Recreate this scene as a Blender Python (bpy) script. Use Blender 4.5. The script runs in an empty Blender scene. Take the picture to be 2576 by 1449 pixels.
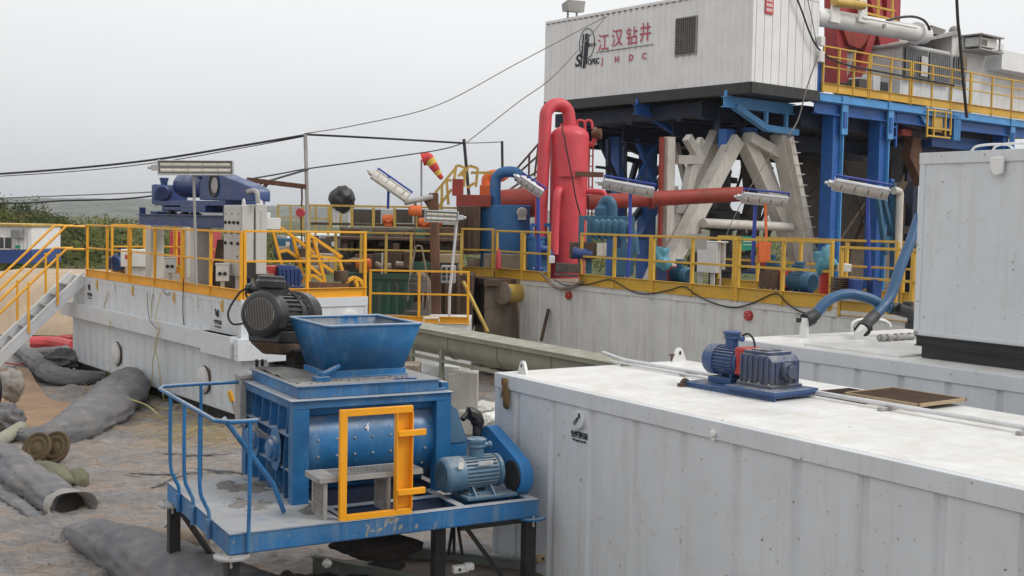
import bpy, math, random
from mathutils import Vector, Matrix, noise as mnoise
R=math.radians; PI=math.pi; cos=math.cos; sin=math.sin
random.seed(7)
SC=bpy.context.scene; COL=SC.collection
# ---------------- camera ----------------
H=3.5; FPX=2947.8; PIT=R(3.3076); ROL=R(1.1155)
_f=Vector((0,cos(PIT),-sin(PIT))); _u=Vector((0,sin(PIT),cos(PIT))); _r=Vector((1,0,0))
RT=_r*cos(ROL)+_u*sin(ROL); UP=-_r*sin(ROL)+_u*cos(ROL); FW=_f
cam=bpy.data.cameras.new('camera'); co=bpy.data.objects.new('camera',cam); COL.objects.link(co); SC.camera=co
m=Matrix((RT,UP,-FW)).transposed().to_4x4(); m.translation=Vector((0,0,H)); co.matrix_world=m
cam.sensor_width=36; cam.lens=FPX/2576*36; cam.clip_end=9000; cam.clip_start=.1
# ---------------- sky, sun, exposure ----------------
SUN_EL=R(48); SUN_AZ=R(104)      # azimuth clockwise from +Y
W=bpy.data.worlds.new('World'); SC.world=W; W.use_nodes=True; nt=W.node_tree; nt.nodes.clear()
def N(t,**k):
    n=nt.nodes.new(t)
    for a,b in k.items(): setattr(n,a,b)
    return n
out=N('ShaderNodeOutputWorld'); bg=N('ShaderNodeBackground'); sky=N('ShaderNodeTexSky',sky_type='NISHITA',sun_disc=False)
sky.sun_elevation=SUN_EL; sky.sun_rotation=SUN_AZ; sky.air_density=1.0; sky.dust_density=4.0
hs=N('ShaderNodeHueSaturation'); hs.inputs['Saturation'].default_value=.12
tc=N('ShaderNodeTexCoord'); sx=N('ShaderNodeSeparateXYZ'); rmp=N('ShaderNodeValToRGB')
e=rmp.color_ramp.elements; e[0].position=0.0; e[0].color=(7.9,8.15,8.4,1); e[1].position=.30; e[1].color=(11.5,11.55,11.6,1)
k=e.new(.10); k.color=(9.6,9.75,9.9,1); k=e.new(.75); k.color=(12,12,11.9,1)
nz=N('ShaderNodeTexNoise'); nz.inputs['Scale'].default_value=1.6; nz.inputs['Detail'].default_value=4
mp=N('ShaderNodeMapping'); mp.inputs['Scale'].default_value=(1,1,3)
nr=N('ShaderNodeMapRange'); nr.inputs['From Min'].default_value=.3; nr.inputs['From Max'].default_value=.7; nr.inputs['To Min'].default_value=.92; nr.inputs['To Max'].default_value=1.06
mx=N('ShaderNodeMixRGB'); mx.inputs['Fac'].default_value=.85
ml=N('ShaderNodeVectorMath',operation='MULTIPLY')
L=nt.links.new
L(tc.outputs['Generated'],sx.inputs[0]); L(sx.outputs['Z'],rmp.inputs[0]); L(tc.outputs['Generated'],mp.inputs[0]); L(mp.outputs[0],nz.inputs['Vector'])
L(nz.outputs['Fac'],nr.inputs['Value']); L(rmp.outputs[0],ml.inputs[0]); L(nr.outputs[0],ml.inputs[1])
L(sky.outputs[0],hs.inputs['Color']); L(hs.outputs[0],mx.inputs[1]); L(ml.outputs[0],mx.inputs[2]); L(mx.outputs[0],bg.inputs[0]); bg.inputs[1].default_value=.085; L(bg.outputs[0],out.inputs[0])
sl=bpy.data.lights.new('sun','SUN'); sl.energy=1.5; sl.angle=R(20); sl.color=(1,.97,.92); so=bpy.data.objects.new('sun',sl); COL.objects.link(so)
sd=Vector((sin(SUN_AZ)*cos(SUN_EL),cos(SUN_AZ)*cos(SUN_EL),sin(SUN_EL))); so.rotation_euler=sd.to_track_quat('Z','Y').to_euler(); so.location=(20,-10,40)
SC.view_settings.view_transform='Standard'; SC.view_settings.look='None'; SC.view_settings.exposure=0.2; SC.view_settings.gamma=1
# ---------------- pixel -> world helpers (photo at 2576 px wide) ----------------
def ray(x,y): return FW+RT*((x-1288)/FPX)+UP*((724.5-y)/FPX)
CP=Vector((0,0,H))
def Zp(x,y,z=0): d=ray(x,y); return CP+d*((z-H)/d.z)
def At(x,y,d): return CP+ray(x,y)*d
class Fr:
    def __init__(s,o,yaw): s.o=Vector((o[0],o[1],0)); s.yaw=R(yaw); s.u=Vector((cos(s.yaw),sin(s.yaw),0)); s.v=Vector((-sin(s.yaw),cos(s.yaw),0))
    def l(s,P): d=P-s.o; return Vector((d.dot(s.u),d.dot(s.v),P.z))
    def w(s,x,y,z=0): return s.o+s.u*x+s.v*y+Vector((0,0,z))
    def z(s,a,b,h): return s.l(Zp(a,b,h))
    def x(s,a,b,v): d=ray(a,b); return s.l(CP+d*(((s.o+s.u*v-CP).dot(s.u))/d.dot(s.u)))
    def y(s,a,b,v): d=ray(a,b); return s.l(CP+d*(((s.o+s.v*v-CP).dot(s.v))/d.dot(s.v)))
FA=Fr((-4.69,20.25),37.77); FB=Fr((-.15,12.17),33.34); FD=Fr((.21,28.41),32.5); FC=Fr((2.9,15.42),33.34); FM=Fr((-2.3,9.56),29.71); FR=Fr((6.24,31.37),39.44)
# ---------------- materials ----------------
def mat(name,col,rough=.5,metal=0,dirt=.0,dcol=(.16,.11,.07),streak=.0,scol=(.22,.15,.10),chip=0,ccol=(.12,.05,.025),dust=0,ducol=(.36,.34,.31),bump=.0,bs=30,var=.08,ns=1.0,emit=0):
    M=bpy.data.materials.new(name); M.use_nodes=True; t=M.node_tree; n=t.nodes; b=n['Principled BSDF']; b.inputs['Roughness'].default_value=rough; b.inputs['Metallic'].default_value=metal
    l=t.links.new; tc=n.new('ShaderNodeTexCoord'); O=tc.outputs['Object']
    def nz(scale,detail=4,vec=None,ro=.6):
        q=n.new('ShaderNodeTexNoise'); q.inputs['Scale'].default_value=scale*ns; q.inputs['Detail'].default_value=detail; q.inputs['Roughness'].default_value=ro; l(vec or O,q.inputs['Vector']); return q.outputs['Fac']
    def rg(v,a,c,x=0,y=1):
        q=n.new('ShaderNodeMapRange'); q.inputs['From Min'].default_value=a; q.inputs['From Max'].default_value=c; q.inputs['To Min'].default_value=x; q.inputs['To Max'].default_value=y; l(v,q.inputs['Value']); return q.outputs[0]
    def mix(f,a,c,blend='MIX'):
        q=n.new('ShaderNodeMixRGB'); q.blend_type=blend
        for i,v in ((0,f),(1,a),(2,c)):
            if isinstance(v,(int,float)): q.inputs[i].default_value=v
            elif isinstance(v,tuple): q.inputs[i].default_value=(*v,1)
            else: l(v,q.inputs[i])
        return q.outputs[0]
    dk=tuple(c*(1-var*2.2) for c in col); lt=tuple(min(1,c*(1+var)) for c in col)
    cur=mix(rg(nz(1.7,5),.3,.7),dk,lt)
    if dirt: cur=mix(rg(nz(3.1,8,ro=.7),.62-dirt*.35,.80-dirt*.15,0,min(1,.45+dirt*.5)),cur,dcol)
    if streak:
        mp=n.new('ShaderNodeMapping'); mp.inputs['Scale'].default_value=(9,9,.45); l(O,mp.inputs[0])
        cur=mix(rg(nz(1.0,5,mp.outputs[0],.75),.60-streak*.2,.82-streak*.1,0,min(.9,.25+streak)),cur,scol)
    if chip: cur=mix(rg(nz(11,9,ro=.75),.70-chip*.18,.73-chip*.18),cur,ccol)
    if dust:
        g=n.new('ShaderNodeNewGeometry'); s=n.new('ShaderNodeSeparateXYZ'); l(g.outputs['Normal'],s.inputs[0])
        f=n.new('ShaderNodeMath'); f.operation='MULTIPLY'; l(rg(s.outputs['Z'],.45,.85),f.inputs[0]); l(rg(nz(4.5,8,ro=.7),.62-dust*.45,.75-dust*.35,0,min(1,.5+dust*.5)),f.inputs[1]); cur=mix(f.outputs[0],cur,ducol)
    l(cur,b.inputs['Base Color'])
    rr=rg(nz(5,4),.3,.7,max(0,rough-.1),min(1,rough+.12)); l(rr,b.inputs['Roughness'])
    if bump:
        bp=n.new('ShaderNodeBump'); bp.inputs['Strength'].default_value=bump; bp.inputs['Distance'].default_value=.02; l(nz(bs,6,ro=.65),bp.inputs['Height']); l(bp.outputs[0],b.inputs['Normal'])
    if emit: b.inputs['Emission Color'].default_value=(*col,1); b.inputs['Emission Strength'].default_value=emit
    return M
MT={}
def mm(k,*a,**kw): MT[k]=mat(k,*a,**kw)
mm('white_paint',(.60,.625,.65),.42,dirt=.2,dcol=(.49,.485,.46),streak=.38,scol=(.47,.45,.41),chip=.40,ccol=(.12,.09,.07),bump=.06,bs=9,var=.03)
mm('white_top',(.70,.705,.70),.42,dirt=.5,dcol=(.56,.49,.41),streak=.0,chip=.34,ccol=(.3,.2,.12),bump=.25,bs=70,var=.03)
mm('white_dirty',(.64,.645,.63),.5,dirt=.12,dcol=(.42,.36,.28),streak=.4,scol=(.36,.28,.19),chip=.08,bump=.1,bs=8,var=.05)
mm('white_box',(.72,.73,.73),.45,streak=.22,scol=(.55,.5,.42),chip=.12,ccol=(.25,.17,.12),bump=.08,bs=8,var=.04)
mm('cream_steel',(.55,.53,.48),.5,streak=.45,scol=(.25,.19,.13),dirt=.2,dcol=(.3,.24,.18),chip=.15,bump=.1,bs=15)
mm('frayed',(.30,.28,.26),.9,dirt=.4,dcol=(.18,.15,.12),bump=.6)
mm('rust_olive',(.11,.075,.035),.85,dirt=.5,dcol=(.06,.035,.02),bump=.5,bs=40)
mm('plain_white',(.72,.72,.70),.4,dirt=.1,dcol=(.5,.46,.4),chip=.05,bump=.05)
mm('yellow',(.78,.37,.012),.42,dirt=.12,dcol=(.45,.22,.05),chip=.10,ccol=(.25,.10,.03),bump=.08,bs=20,var=.07)
mm('yellow_faded',(.60,.36,.04),.5,dirt=.3,dcol=(.36,.24,.09),chip=.2,bump=.08,bs=20,var=.1)
mm('yellow_old',(.52,.35,.07),.55,dirt=.4,dcol=(.22,.13,.06),chip=.3,bump=.1,bs=20)
mm('orange',(.72,.15,.03),.5,dirt=.3,dcol=(.35,.12,.05),chip=.15,bump=.1)
mm('orange_gate',(.85,.36,.01),.42,dirt=.12,dcol=(.45,.2,.04),chip=.16,ccol=(.2,.1,.05),bump=.06,var=.05)
mm('blue_mixer',(.014,.140,.35),.38,dirt=.42,dcol=(.05,.16,.30),streak=.4,scol=(.13,.25,.36),chip=.30,ccol=(.25,.24,.22),dust=.55,bump=.1,bs=14,var=.18)
mm('blue_mixer_worn',(.02,.145,.36),.45,dirt=.5,dcol=(.10,.18,.27),streak=.45,scol=(.2,.25,.3),chip=.45,ccol=(.27,.25,.22),dust=.85,ducol=(.42,.42,.42),bump=.15,bs=14,var=.2)
mm('blue_deck',(.05,.16,.33),.6,dirt=.8,dcol=(.33,.33,.33),dust=.75,ducol=(.34,.335,.33),chip=.1,ccol=(.16,.13,.11),bump=.5,bs=22)
mm('blue_pale',(.075,.165,.26),.42,dirt=.25,dcol=(.2,.26,.3),chip=.12,ccol=(.3,.3,.28),dust=.5,bump=.1,bs=25)
mm('blue_royal',(.018,.06,.24),.38,dirt=.2,dcol=(.03,.06,.15),chip=.08,ccol=(.15,.15,.16),dust=.35,bump=.08)
mm('blue_motor',(.03,.075,.20),.42,dirt=.35,dcol=(.05,.07,.12),chip=.2,ccol=(.2,.2,.2),dust=.4,bump=.1)
mm('blue_grime',(.035,.065,.15),.5,dirt=.75,dcol=(.10,.095,.09),streak=.4,scol=(.14,.12,.10),chip=.25,ccol=(.2,.17,.13),dust=.5,bump=.15)
mm('blue_unit',(.018,.048,.17),.4,dirt=.3,dcol=(.08,.07,.08),chip=.1,ccol=(.2,.17,.13),dust=.3,ducol=(.2,.2,.2),bump=.1)
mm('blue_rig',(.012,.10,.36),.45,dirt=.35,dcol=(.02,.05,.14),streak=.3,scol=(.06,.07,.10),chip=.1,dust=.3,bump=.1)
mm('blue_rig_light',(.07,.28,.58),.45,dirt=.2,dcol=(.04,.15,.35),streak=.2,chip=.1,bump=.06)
mm('blue_rig_shade',(.004,.016,.06),.6,dirt=.8,dcol=(.008,.009,.014),streak=.4,scol=(.02,.02,.02),bump=.15)  # rig blue taken near-black, the shade under the floor put into the colour
mm('blue_tank',(.02,.13,.33),.5,dirt=.3,dcol=(.07,.15,.25),streak=.4,scol=(.16,.17,.18),chip=.22,ccol=(.25,.2,.14),bump=.12)
mm('blue_teal',(.022,.105,.19),.48,dirt=.35,dcol=(.04,.09,.13),streak=.2,chip=.15,dust=.2,bump=.12)
mm('blue_stand',(.02,.05,.33),.42,dirt=.1,dcol=(.03,.05,.15),chip=.1)
mm('blue_bright',(.02,.17,.42),.42,dirt=.15,dcol=(.03,.15,.35),streak=.1)
mm('red_vessel',(.60,.055,.075),.5,dirt=.4,dcol=(.42,.06,.06),streak=.3,scol=(.45,.12,.1),chip=.06,ccol=(.3,.12,.08),bump=.06,var=.08)
mm('red_rust',(.30,.035,.022),.6,dirt=.5,dcol=(.14,.035,.02),streak=.3,scol=(.12,.04,.02),bump=.12)
mm('red_mast',(.34,.03,.03),.5,dirt=.4,dcol=(.14,.02,.02),streak=.3,scol=(.1,.03,.03),chip=.15,bump=.1)
mm('red_guard',(.42,.035,.03),.4,dirt=.2,dcol=(.25,.04,.03),dust=.2)
mm('rust',(.12,.055,.033),.8,dirt=.5,dcol=(.10,.04,.02),streak=.5,scol=(.25,.12,.05),chip=.2,ccol=(.3,.2,.12),bump=.4,bs=40,var=.15)
mm('rust_brown',(.10,.06,.038),.8,dirt=.6,dcol=(.05,.03,.022),streak=.5,scol=(.20,.13,.08),chip=.2,ccol=(.26,.2,.14),bump=.35,bs=25,var=.15)
mm('mud_wall',(.27,.22,.165),.7,dirt=.5,dcol=(.14,.10,.07),streak=.6,scol=(.14,.09,.06),chip=.2,bump=.2,bs=12,var=.15)
mm('green_tank',(.02,.13,.085),.6,dirt=.75,dcol=(.075,.065,.045),streak=.6,scol=(.10,.08,.055),chip=.3,bump=.2,bs=20,var=.15)
mm('dark_mesh',(.07,.06,.055),.8,dirt=.6,dcol=(.12,.10,.085),streak=.4,scol=(.16,.13,.10),bump=.6,bs=90)
mm('black_steel',(.018,.018,.019),.5,dirt=.4,dcol=(.05,.042,.035),streak=.2,scol=(.06,.05,.04),bump=.15)
mm('black_rubber',(.012,.012,.013),.45,dirt=.3,dcol=(.04,.037,.035),bump=.1)
mm('motor_black',(.022,.023,.026),.33,dirt=.35,dcol=(.05,.045,.04),chip=.1,ccol=(.12,.10,.08),dust=.35,ducol=(.14,.13,.12),bump=.15,bs=20)
mm('motor_grey',(.52,.48,.43),.8,dirt=.4,dcol=(.2,.16,.13))
mm('grey_conveyor',(.25,.25,.19),.5,dirt=.35,dcol=(.18,.17,.13),streak=.3,scol=(.15,.14,.10),chip=.06,dust=.3,ducol=(.42,.41,.36),bump=.08)
mm('galv',(.6,.6,.61),.38,.3,dirt=.2,dcol=(.3,.3,.29),bump=.05)
mm('galv_dull',(.36,.35,.34),.6,.2,dirt=.4,dcol=(.22,.20,.17),bump=.15,chip=.1)
mm('cabinet',(.50,.50,.48),.4,dirt=.1,dcol=(.4,.37,.32),streak=.1,chip=.04)
mm('cream_post',(.56,.54,.49),.5,dirt=.25,dcol=(.38,.32,.24),streak=.4,scol=(.4,.33,.25))
mm('glass_dark',(.05,.06,.065),.12)
mm('window_grey',(.22,.23,.23),.3,dirt=.3)
mm('tube_glass',(.72,.70,.60),.18,var=.02)
mm('lamp_lens',(.55,.55,.50),.25,dirt=.2,dcol=(.35,.33,.28))
mm('fabric_grey',(.135,.138,.15),.85,dirt=.45,dcol=(.20,.17,.145),dust=.25,ducol=(.27,.25,.23),bump=.25,bs=45,var=.10)
mm('sandbag',(.30,.30,.235),.9,dirt=.3,dcol=(.25,.20,.14),bump=.5,bs=60)
MT_=0
mm('sack_green',(.14,.14,.095),.9,dirt=.4,dcol=(.2,.16,.11),bump=.6,bs=50)
mm('white_plastic',(.55,.54,.52),.5,dirt=.35,dcol=(.35,.28,.2),bump=.4,bs=10)
mm('black_wrap',(.02,.021,.024),.4,dirt=.2,dcol=(.05,.05,.05),bump=.6,bs=12)
mm('wood',(.38,.29,.18),.8,dirt=.3,dcol=(.22,.16,.10),bump=.3)
mm('straw',(.42,.33,.14),.8)
mm('yellow_wire',(.45,.38,.13),.6)
mm('cable_black',(.012,.012,.014),.5)
mm('cable_grey',(.16,.15,.14),.6)
mm('hose_blue',(.03,.10,.21),.42,dirt=.25,dcol=(.06,.11,.18),bump=.25,bs=25)
mm('hose_dark',(.035,.035,.037),.6,dirt=.4,dcol=(.10,.10,.10),bump=.4)
mm('sheet_cyan',(.07,.25,.33),.5,dirt=.15,dcol=(.1,.25,.3),bump=.4,bs=8)
mm('text_black',(.015,.016,.03),.6,var=.02); mm('text_red',(.45,.09,.13),.6,dirt=.2,dcol=(.62,.4,.4),var=.05); mm('text_white',(.75,.77,.8),.6,var=.02)
mm('sock_red',(.62,.05,.05),.7,bump=.2,bs=5); mm('sock_yellow',(.72,.48,.06),.7,bump=.2,bs=5)
mm('green_sign',(.02,.30,.17),.5); mm('red_cover',(.50,.05,.06),.5,dirt=.3,dcol=(.4,.1,.08))
mm('dried_mud',(.22,.21,.20),.95,dirt=.4,dcol=(.13,.12,.11),bump=1,bs=30,var=.2)
mm('mud_shade_dark',(.028,.023,.019),.9,dirt=.4,dcol=(.02,.017,.015),bump=1,bs=20,var=.3)  # near-black mud colour that also stands for shade under the platform and in openings
mm('sandy',(.30,.195,.12),.85,dirt=.25,dcol=(.24,.13,.075),bump=.35,bs=7,var=.12)
mm('sandy_bank',(.44,.34,.24),.85,dirt=.3,dcol=(.34,.23,.15),bump=.4,bs=5,var=.1)
mm('mud_brown',(.145,.105,.08),.6,dirt=.4,dcol=(.10,.07,.055),bump=.4,bs=12,var=.15)
mm('green_gray',(.16,.19,.17),.6,dirt=.5,dcol=(.12,.09,.06),chip=.3,ccol=(.4,.4,.38),bump=.2)
mm('trunk',(.06,.045,.03),.9,bump=.4)
# ---------------- mesh builder ----------------
class MB:
    def __init__(s): s.v=[]; s.f=[]
    def add(s,vs,fs):
        o=len(s.v); s.v+= [tuple(v) for v in vs]; s.f+=[tuple(i+o for i in f) for f in fs]; return s
    def box(s,x0,y0,z0,x1,y1,z1):
        return s.add([(x,y,z) for z in(z0,z1) for y in(y0,y1) for x in(x0,x1)],[(0,2,3,1),(4,5,7,6),(0,1,5,4),(2,6,7,3),(0,4,6,2),(1,3,7,5)])
    def bar(s,p,q,w,h=None,up=(0,0,1)):
        p=Vector(p); q=Vector(q); h=h or w; d=(q-p).normalized(); u=Vector(up)
        if abs(d.dot(u))>.98: u=Vector((1,0,0)) if abs(d.x)<.9 else Vector((0,1,0))
        a=d.cross(u).normalized()*w/2; b=a.cross(d).normalized()*h/2
        vs=[c+sa*a+sb*b for c in(p,q) for sa,sb in((-1,-1),(1,-1),(1,1),(-1,1))]
        return s.add(vs,[(0,1,2,3),(7,6,5,4),(0,4,5,1),(1,5,6,2),(2,6,7,3),(3,7,4,0)])
    def ibeam(s,p,q,w,h,t=.03,up=(0,0,1)):
        p=Vector(p); q=Vector(q); d=(q-p).normalized(); u=Vector(up)
        if abs(d.dot(u))>.98: u=Vector((1,0,0)) if abs(d.x)<.9 else Vector((0,1,0))
        a=d.cross(u).normalized(); b=a.cross(d).normalized()
        s.bar(p+b*(h/2-t/2),q+b*(h/2-t/2),w,t,up); s.bar(p-b*(h/2-t/2),q-b*(h/2-t/2),w,t,up); s.bar(p,q,t,h-2*t,up); return s
    def tube(s,pts,r,n=10,cap=True,sm=False):
        P=[Vector(p) for p in pts]
        if sm: P=smooth(P)
        rr=r if isinstance(r,(list,tuple)) else [r]*len(P)
        if len(rr)!=len(P): rr=[rr[min(len(rr)-1,int(i*len(rr)/len(P)))] for i in range(len(P))]
        d0=(P[1]-P[0]).normalized(); a=d0.orthogonal().normalized(); vs=[]; 
        for i,p in enumerate(P):
            d=(P[min(i+1,len(P)-1)]-P[max(i-1,0)]).normalized(); a=(a-d*a.dot(d)).normalized(); b=d.cross(a)
            for k in range(n): t=2*PI*k/n; vs.append(p+(a*cos(t)+b*sin(t))*rr[i])
        fs=[(i*n+k,i*n+(k+1)%n,(i+1)*n+(k+1)%n,(i+1)*n+k) for i in range(len(P)-1) for k in range(n)]
        if cap: fs+= [tuple(range(n-1,-1,-1)),tuple(range((len(P)-1)*n,len(P)*n))]
        return s.add(vs,fs)
    def cyl(s,p,q,r0,r1=None,n=20): return s.tube([p,q],[r0,r0 if r1 is None else r1],n)
    def lathe(s,p,q,prof,n=24):
        p=Vector(p); d=(Vector(q)-p).normalized(); L=(Vector(q)-p).length; return s.tube([p+d*(t*L) for t,_ in prof],[max(r,1e-4) for _,r in prof],n,cap=True)
    def lathe2(s,p,d,prof,n=24):   # exact frames, prof (offset along d, radius)
        p=Vector(p); d=Vector(d).normalized(); a=d.orthogonal().normalized(); b=d.cross(a); vs=[]
        for t,r in prof:
            for k in range(n): g=2*PI*k/n; vs.append(p+d*t+(a*cos(g)+b*sin(g))*max(r,1e-4))
        m_=len(prof); fs=[(i*n+k,i*n+(k+1)%n,(i+1)*n+(k+1)%n,(i+1)*n+k) for i in range(m_-1) for k in range(n)]
        fs+=[tuple(range(n-1,-1,-1)),tuple(range((m_-1)*n,m_*n))]
        return s.add(vs,fs)
    def prism(s,pts,vec):
        vec=Vector(vec); n=len(pts); P=[Vector(p) for p in pts]
        return s.add(P+[p+vec for p in P],[tuple(range(n-1,-1,-1)),tuple(range(n,2*n))]+[(i,(i+1)%n,n+(i+1)%n,n+i) for i in range(n)])
    def sph(s,c,r,n=10,sq=(1,1,1)):
        c=Vector(c); vs=[];
        for i in range(n+1):
            a=PI*i/n
            for k in range(n*2): b=PI*k/n; vs.append(c+Vector((sin(a)*cos(b)*sq[0],sin(a)*sin(b)*sq[1],cos(a)*sq[2]))*r)
        w=n*2; return s.add(vs,[(i*w+k,i*w+(k+1)%w,(i+1)*w+(k+1)%w,(i+1)*w+k) for i in range(n) for k in range(w)])
    def mesh(s,name,sharp=35):
        me=bpy.data.meshes.new(name); me.from_pydata(s.v,[],s.f)
        import bmesh
        bm=bmesh.new(); bm.from_mesh(me); bmesh.ops.remove_doubles(bm,verts=bm.verts,dist=1e-5) if False else None
        bmesh.ops.recalc_face_normals(bm,faces=bm.faces); bm.to_mesh(me); bm.free()
        me.shade_smooth(); me.set_sharp_from_angle(angle=R(sharp)); return me
    def done(s,name,mk,parent=None,bevel=0,loc=None,rot=None,sharp=35):
        me=s.mesh(name,sharp); me.materials.append(MT[mk]); o=bpy.data.objects.new(name,me); COL.objects.link(o)
        if parent: o.parent=parent
        if loc is not None: o.location=loc
        if rot is not None: o.rotation_euler=rot
        if bevel:
            b=o.modifiers.new('bevel','BEVEL'); b.width=bevel; b.segments=2; b.limit_method='ANGLE'; b.angle_limit=R(40); b.harden_normals=False
        return o
def smooth(P,k=5):
    o=[]
    for i in range(len(P)-1):
        a,b,c,d=P[max(i-1,0)],P[i],P[i+1],P[min(i+2,len(P)-1)]
        for j in range(k):
            t=j/k; o.append(.5*((2*b)+(c-a)*t+(2*a-5*b+4*c-d)*t*t+(3*b-a-3*c+d)*t**3))
    o.append(P[-1]); return o
def B1(*a): return MB().box(*a)
def thing(name,label,cat,loc=(0,0,0),rz=0,group=None,rot=None):
    o=bpy.data.objects.new(name,None); COL.objects.link(o); o.location=loc; o.rotation_euler=rot if rot else (0,0,rz); o.empty_display_size=.2
    o['label']=label; o['category']=cat
    if group: o['group']=group
    return o
def frt(fr,name,label,cat,group=None,x=0,y=0,z=0,dr=0): return thing(name,label,cat,fr.w(x,y,z),fr.yaw+dr,group)
def tag(o,label,cat,group=None):
    o['label']=label; o['category']=cat
    if group: o['group']=group
    return o
def kind(o,k='structure',label=None): o['kind']=k; return o
def dupt(root,loc=None,rz=None,label=None):
    r=root.copy(); COL.objects.link(r)
    if loc is not None: r.location=loc
    if rz is not None: r.rotation_euler=(0,0,rz)
    if label: r['label']=label
    for ch in list(root.children):
        c=ch.copy(); COL.objects.link(c); c.parent=r
        for g in list(ch.children):
            d=g.copy(); COL.objects.link(d); d.parent=c
    return r
def text(body,size,mk,parent,loc,face='-x',name='lettering',sx=1,bold=.0,ext=.002,shear=0):
    c=bpy.data.curves.new('t','FONT'); c.body=body; c.size=size; c.extrude=ext; c.offset=bold; c.align_x='CENTER'; c.align_y='CENTER'; c.shear=shear
    o=bpy.data.objects.new('t',c); COL.objects.link(o); dg=bpy.context.evaluated_depsgraph_get(); me=bpy.data.meshes.new_from_object(o.evaluated_get(dg)); bpy.data.objects.remove(o)
    me.materials.clear(); me.materials.append(MT[mk]); me.name=name
    o=bpy.data.objects.new(name,me); COL.objects.link(o); o.parent=parent; o.location=loc; o.rotation_euler={'-x':(PI/2,0,-PI/2),'-y':(PI/2,0,0)}[face]; o.scale=(sx,1,1); return o
def corr(M,x,y0,y1,z0,z1,pitch,gw,dep,axis='x',off=0,flat=1,slope=.35):
    """corrugated sheet standing on plane axis=x, running y0..y1; ribs of width gw, depth dep outwards(-) """
    prof=[]; y=min(y0,y1); e=max(y0,y1); prof.append((y,0)); k=y+off
    while k+gw<e:
        if k>y+.01: prof+=[(k,0),(k+gw*slope,dep),(k+gw*(1-slope),dep),(k+gw,0)]
        k+=pitch
    prof.append((e,0)); vs=[]
    for z in(z0,z1):
        for a,d in prof: vs.append((x+d,a,z) if axis=='x' else (a,x+d,z))
    n=len(prof); M.add(vs,[(i,i+1,n+i+1,n+i) for i in range(n-1)]); return M
def fbm(x,y,s=1,o=4): return mnoise.fractal(Vector((x*s,y*s,3.1)),.9,2.1,o)
# ---------------- railings ----------------
def railing(fr,pts,z0,h,mk,label,group,npost=3,toe=.2,mid=True,w=.05,extra_mid=False,cat='railing',name='guard_railing',zf=None):
    """one rigid railing section set from pts[0] to pts[1] (local of fr)"""
    a=Vector((pts[0][0],pts[0][1],0)); b=Vector((pts[1][0],pts[1][1],0)); d=b-a; Ln=d.length; ang=math.atan2(d.y,d.x)
    t=thing(name,label,cat,fr.w(a.x,a.y,z0),fr.yaw+ang,group); dz=(zf or 0); rj=random.Random(int(a.x*97+a.y*31+z0)); t.rotation_euler[0]=rj.uniform(-.008,.008); t.rotation_euler[2]+=rj.uniform(-.004,.004)
    def P(x,z): return (x,0,z+dz*x/Ln)
    for i in range(npost):
        x=w/2+(Ln-w)*i/max(1,npost-1); MB().bar(P(x,-.03),P(x+rj.uniform(-.012,.012),h-w*.8),w,w).done('post',mk,t,.004)
    MB().bar(P(0,h-w*.35),P(Ln,h-w*.35),w*1.05,w*.75).done('top_rail',mk,t,.005)
    if mid: MB().bar(P(w,h*.55),P(Ln-w,h*.55),w*.7,w*.7).done('mid_rail',mk,t,.003)
    if extra_mid: MB().bar(P(w,h*.78),P(Ln-w,h*.78),w*.7,w*.7).done('mid_rail',mk,t,.003)
    if toe:
        m_=MB().bar(P(0,toe/2+.0),P(Ln,toe/2+.0),.012,toe); m_.bar((0,-.025,toe+dz*0),(Ln,-.025,toe+dz),.05,.012); m_.bar((0,-.025,.004),(Ln,-.025,.004+dz),.05,.012)
        m_.done('toe_board',mk,t,.002)
    return t
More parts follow.
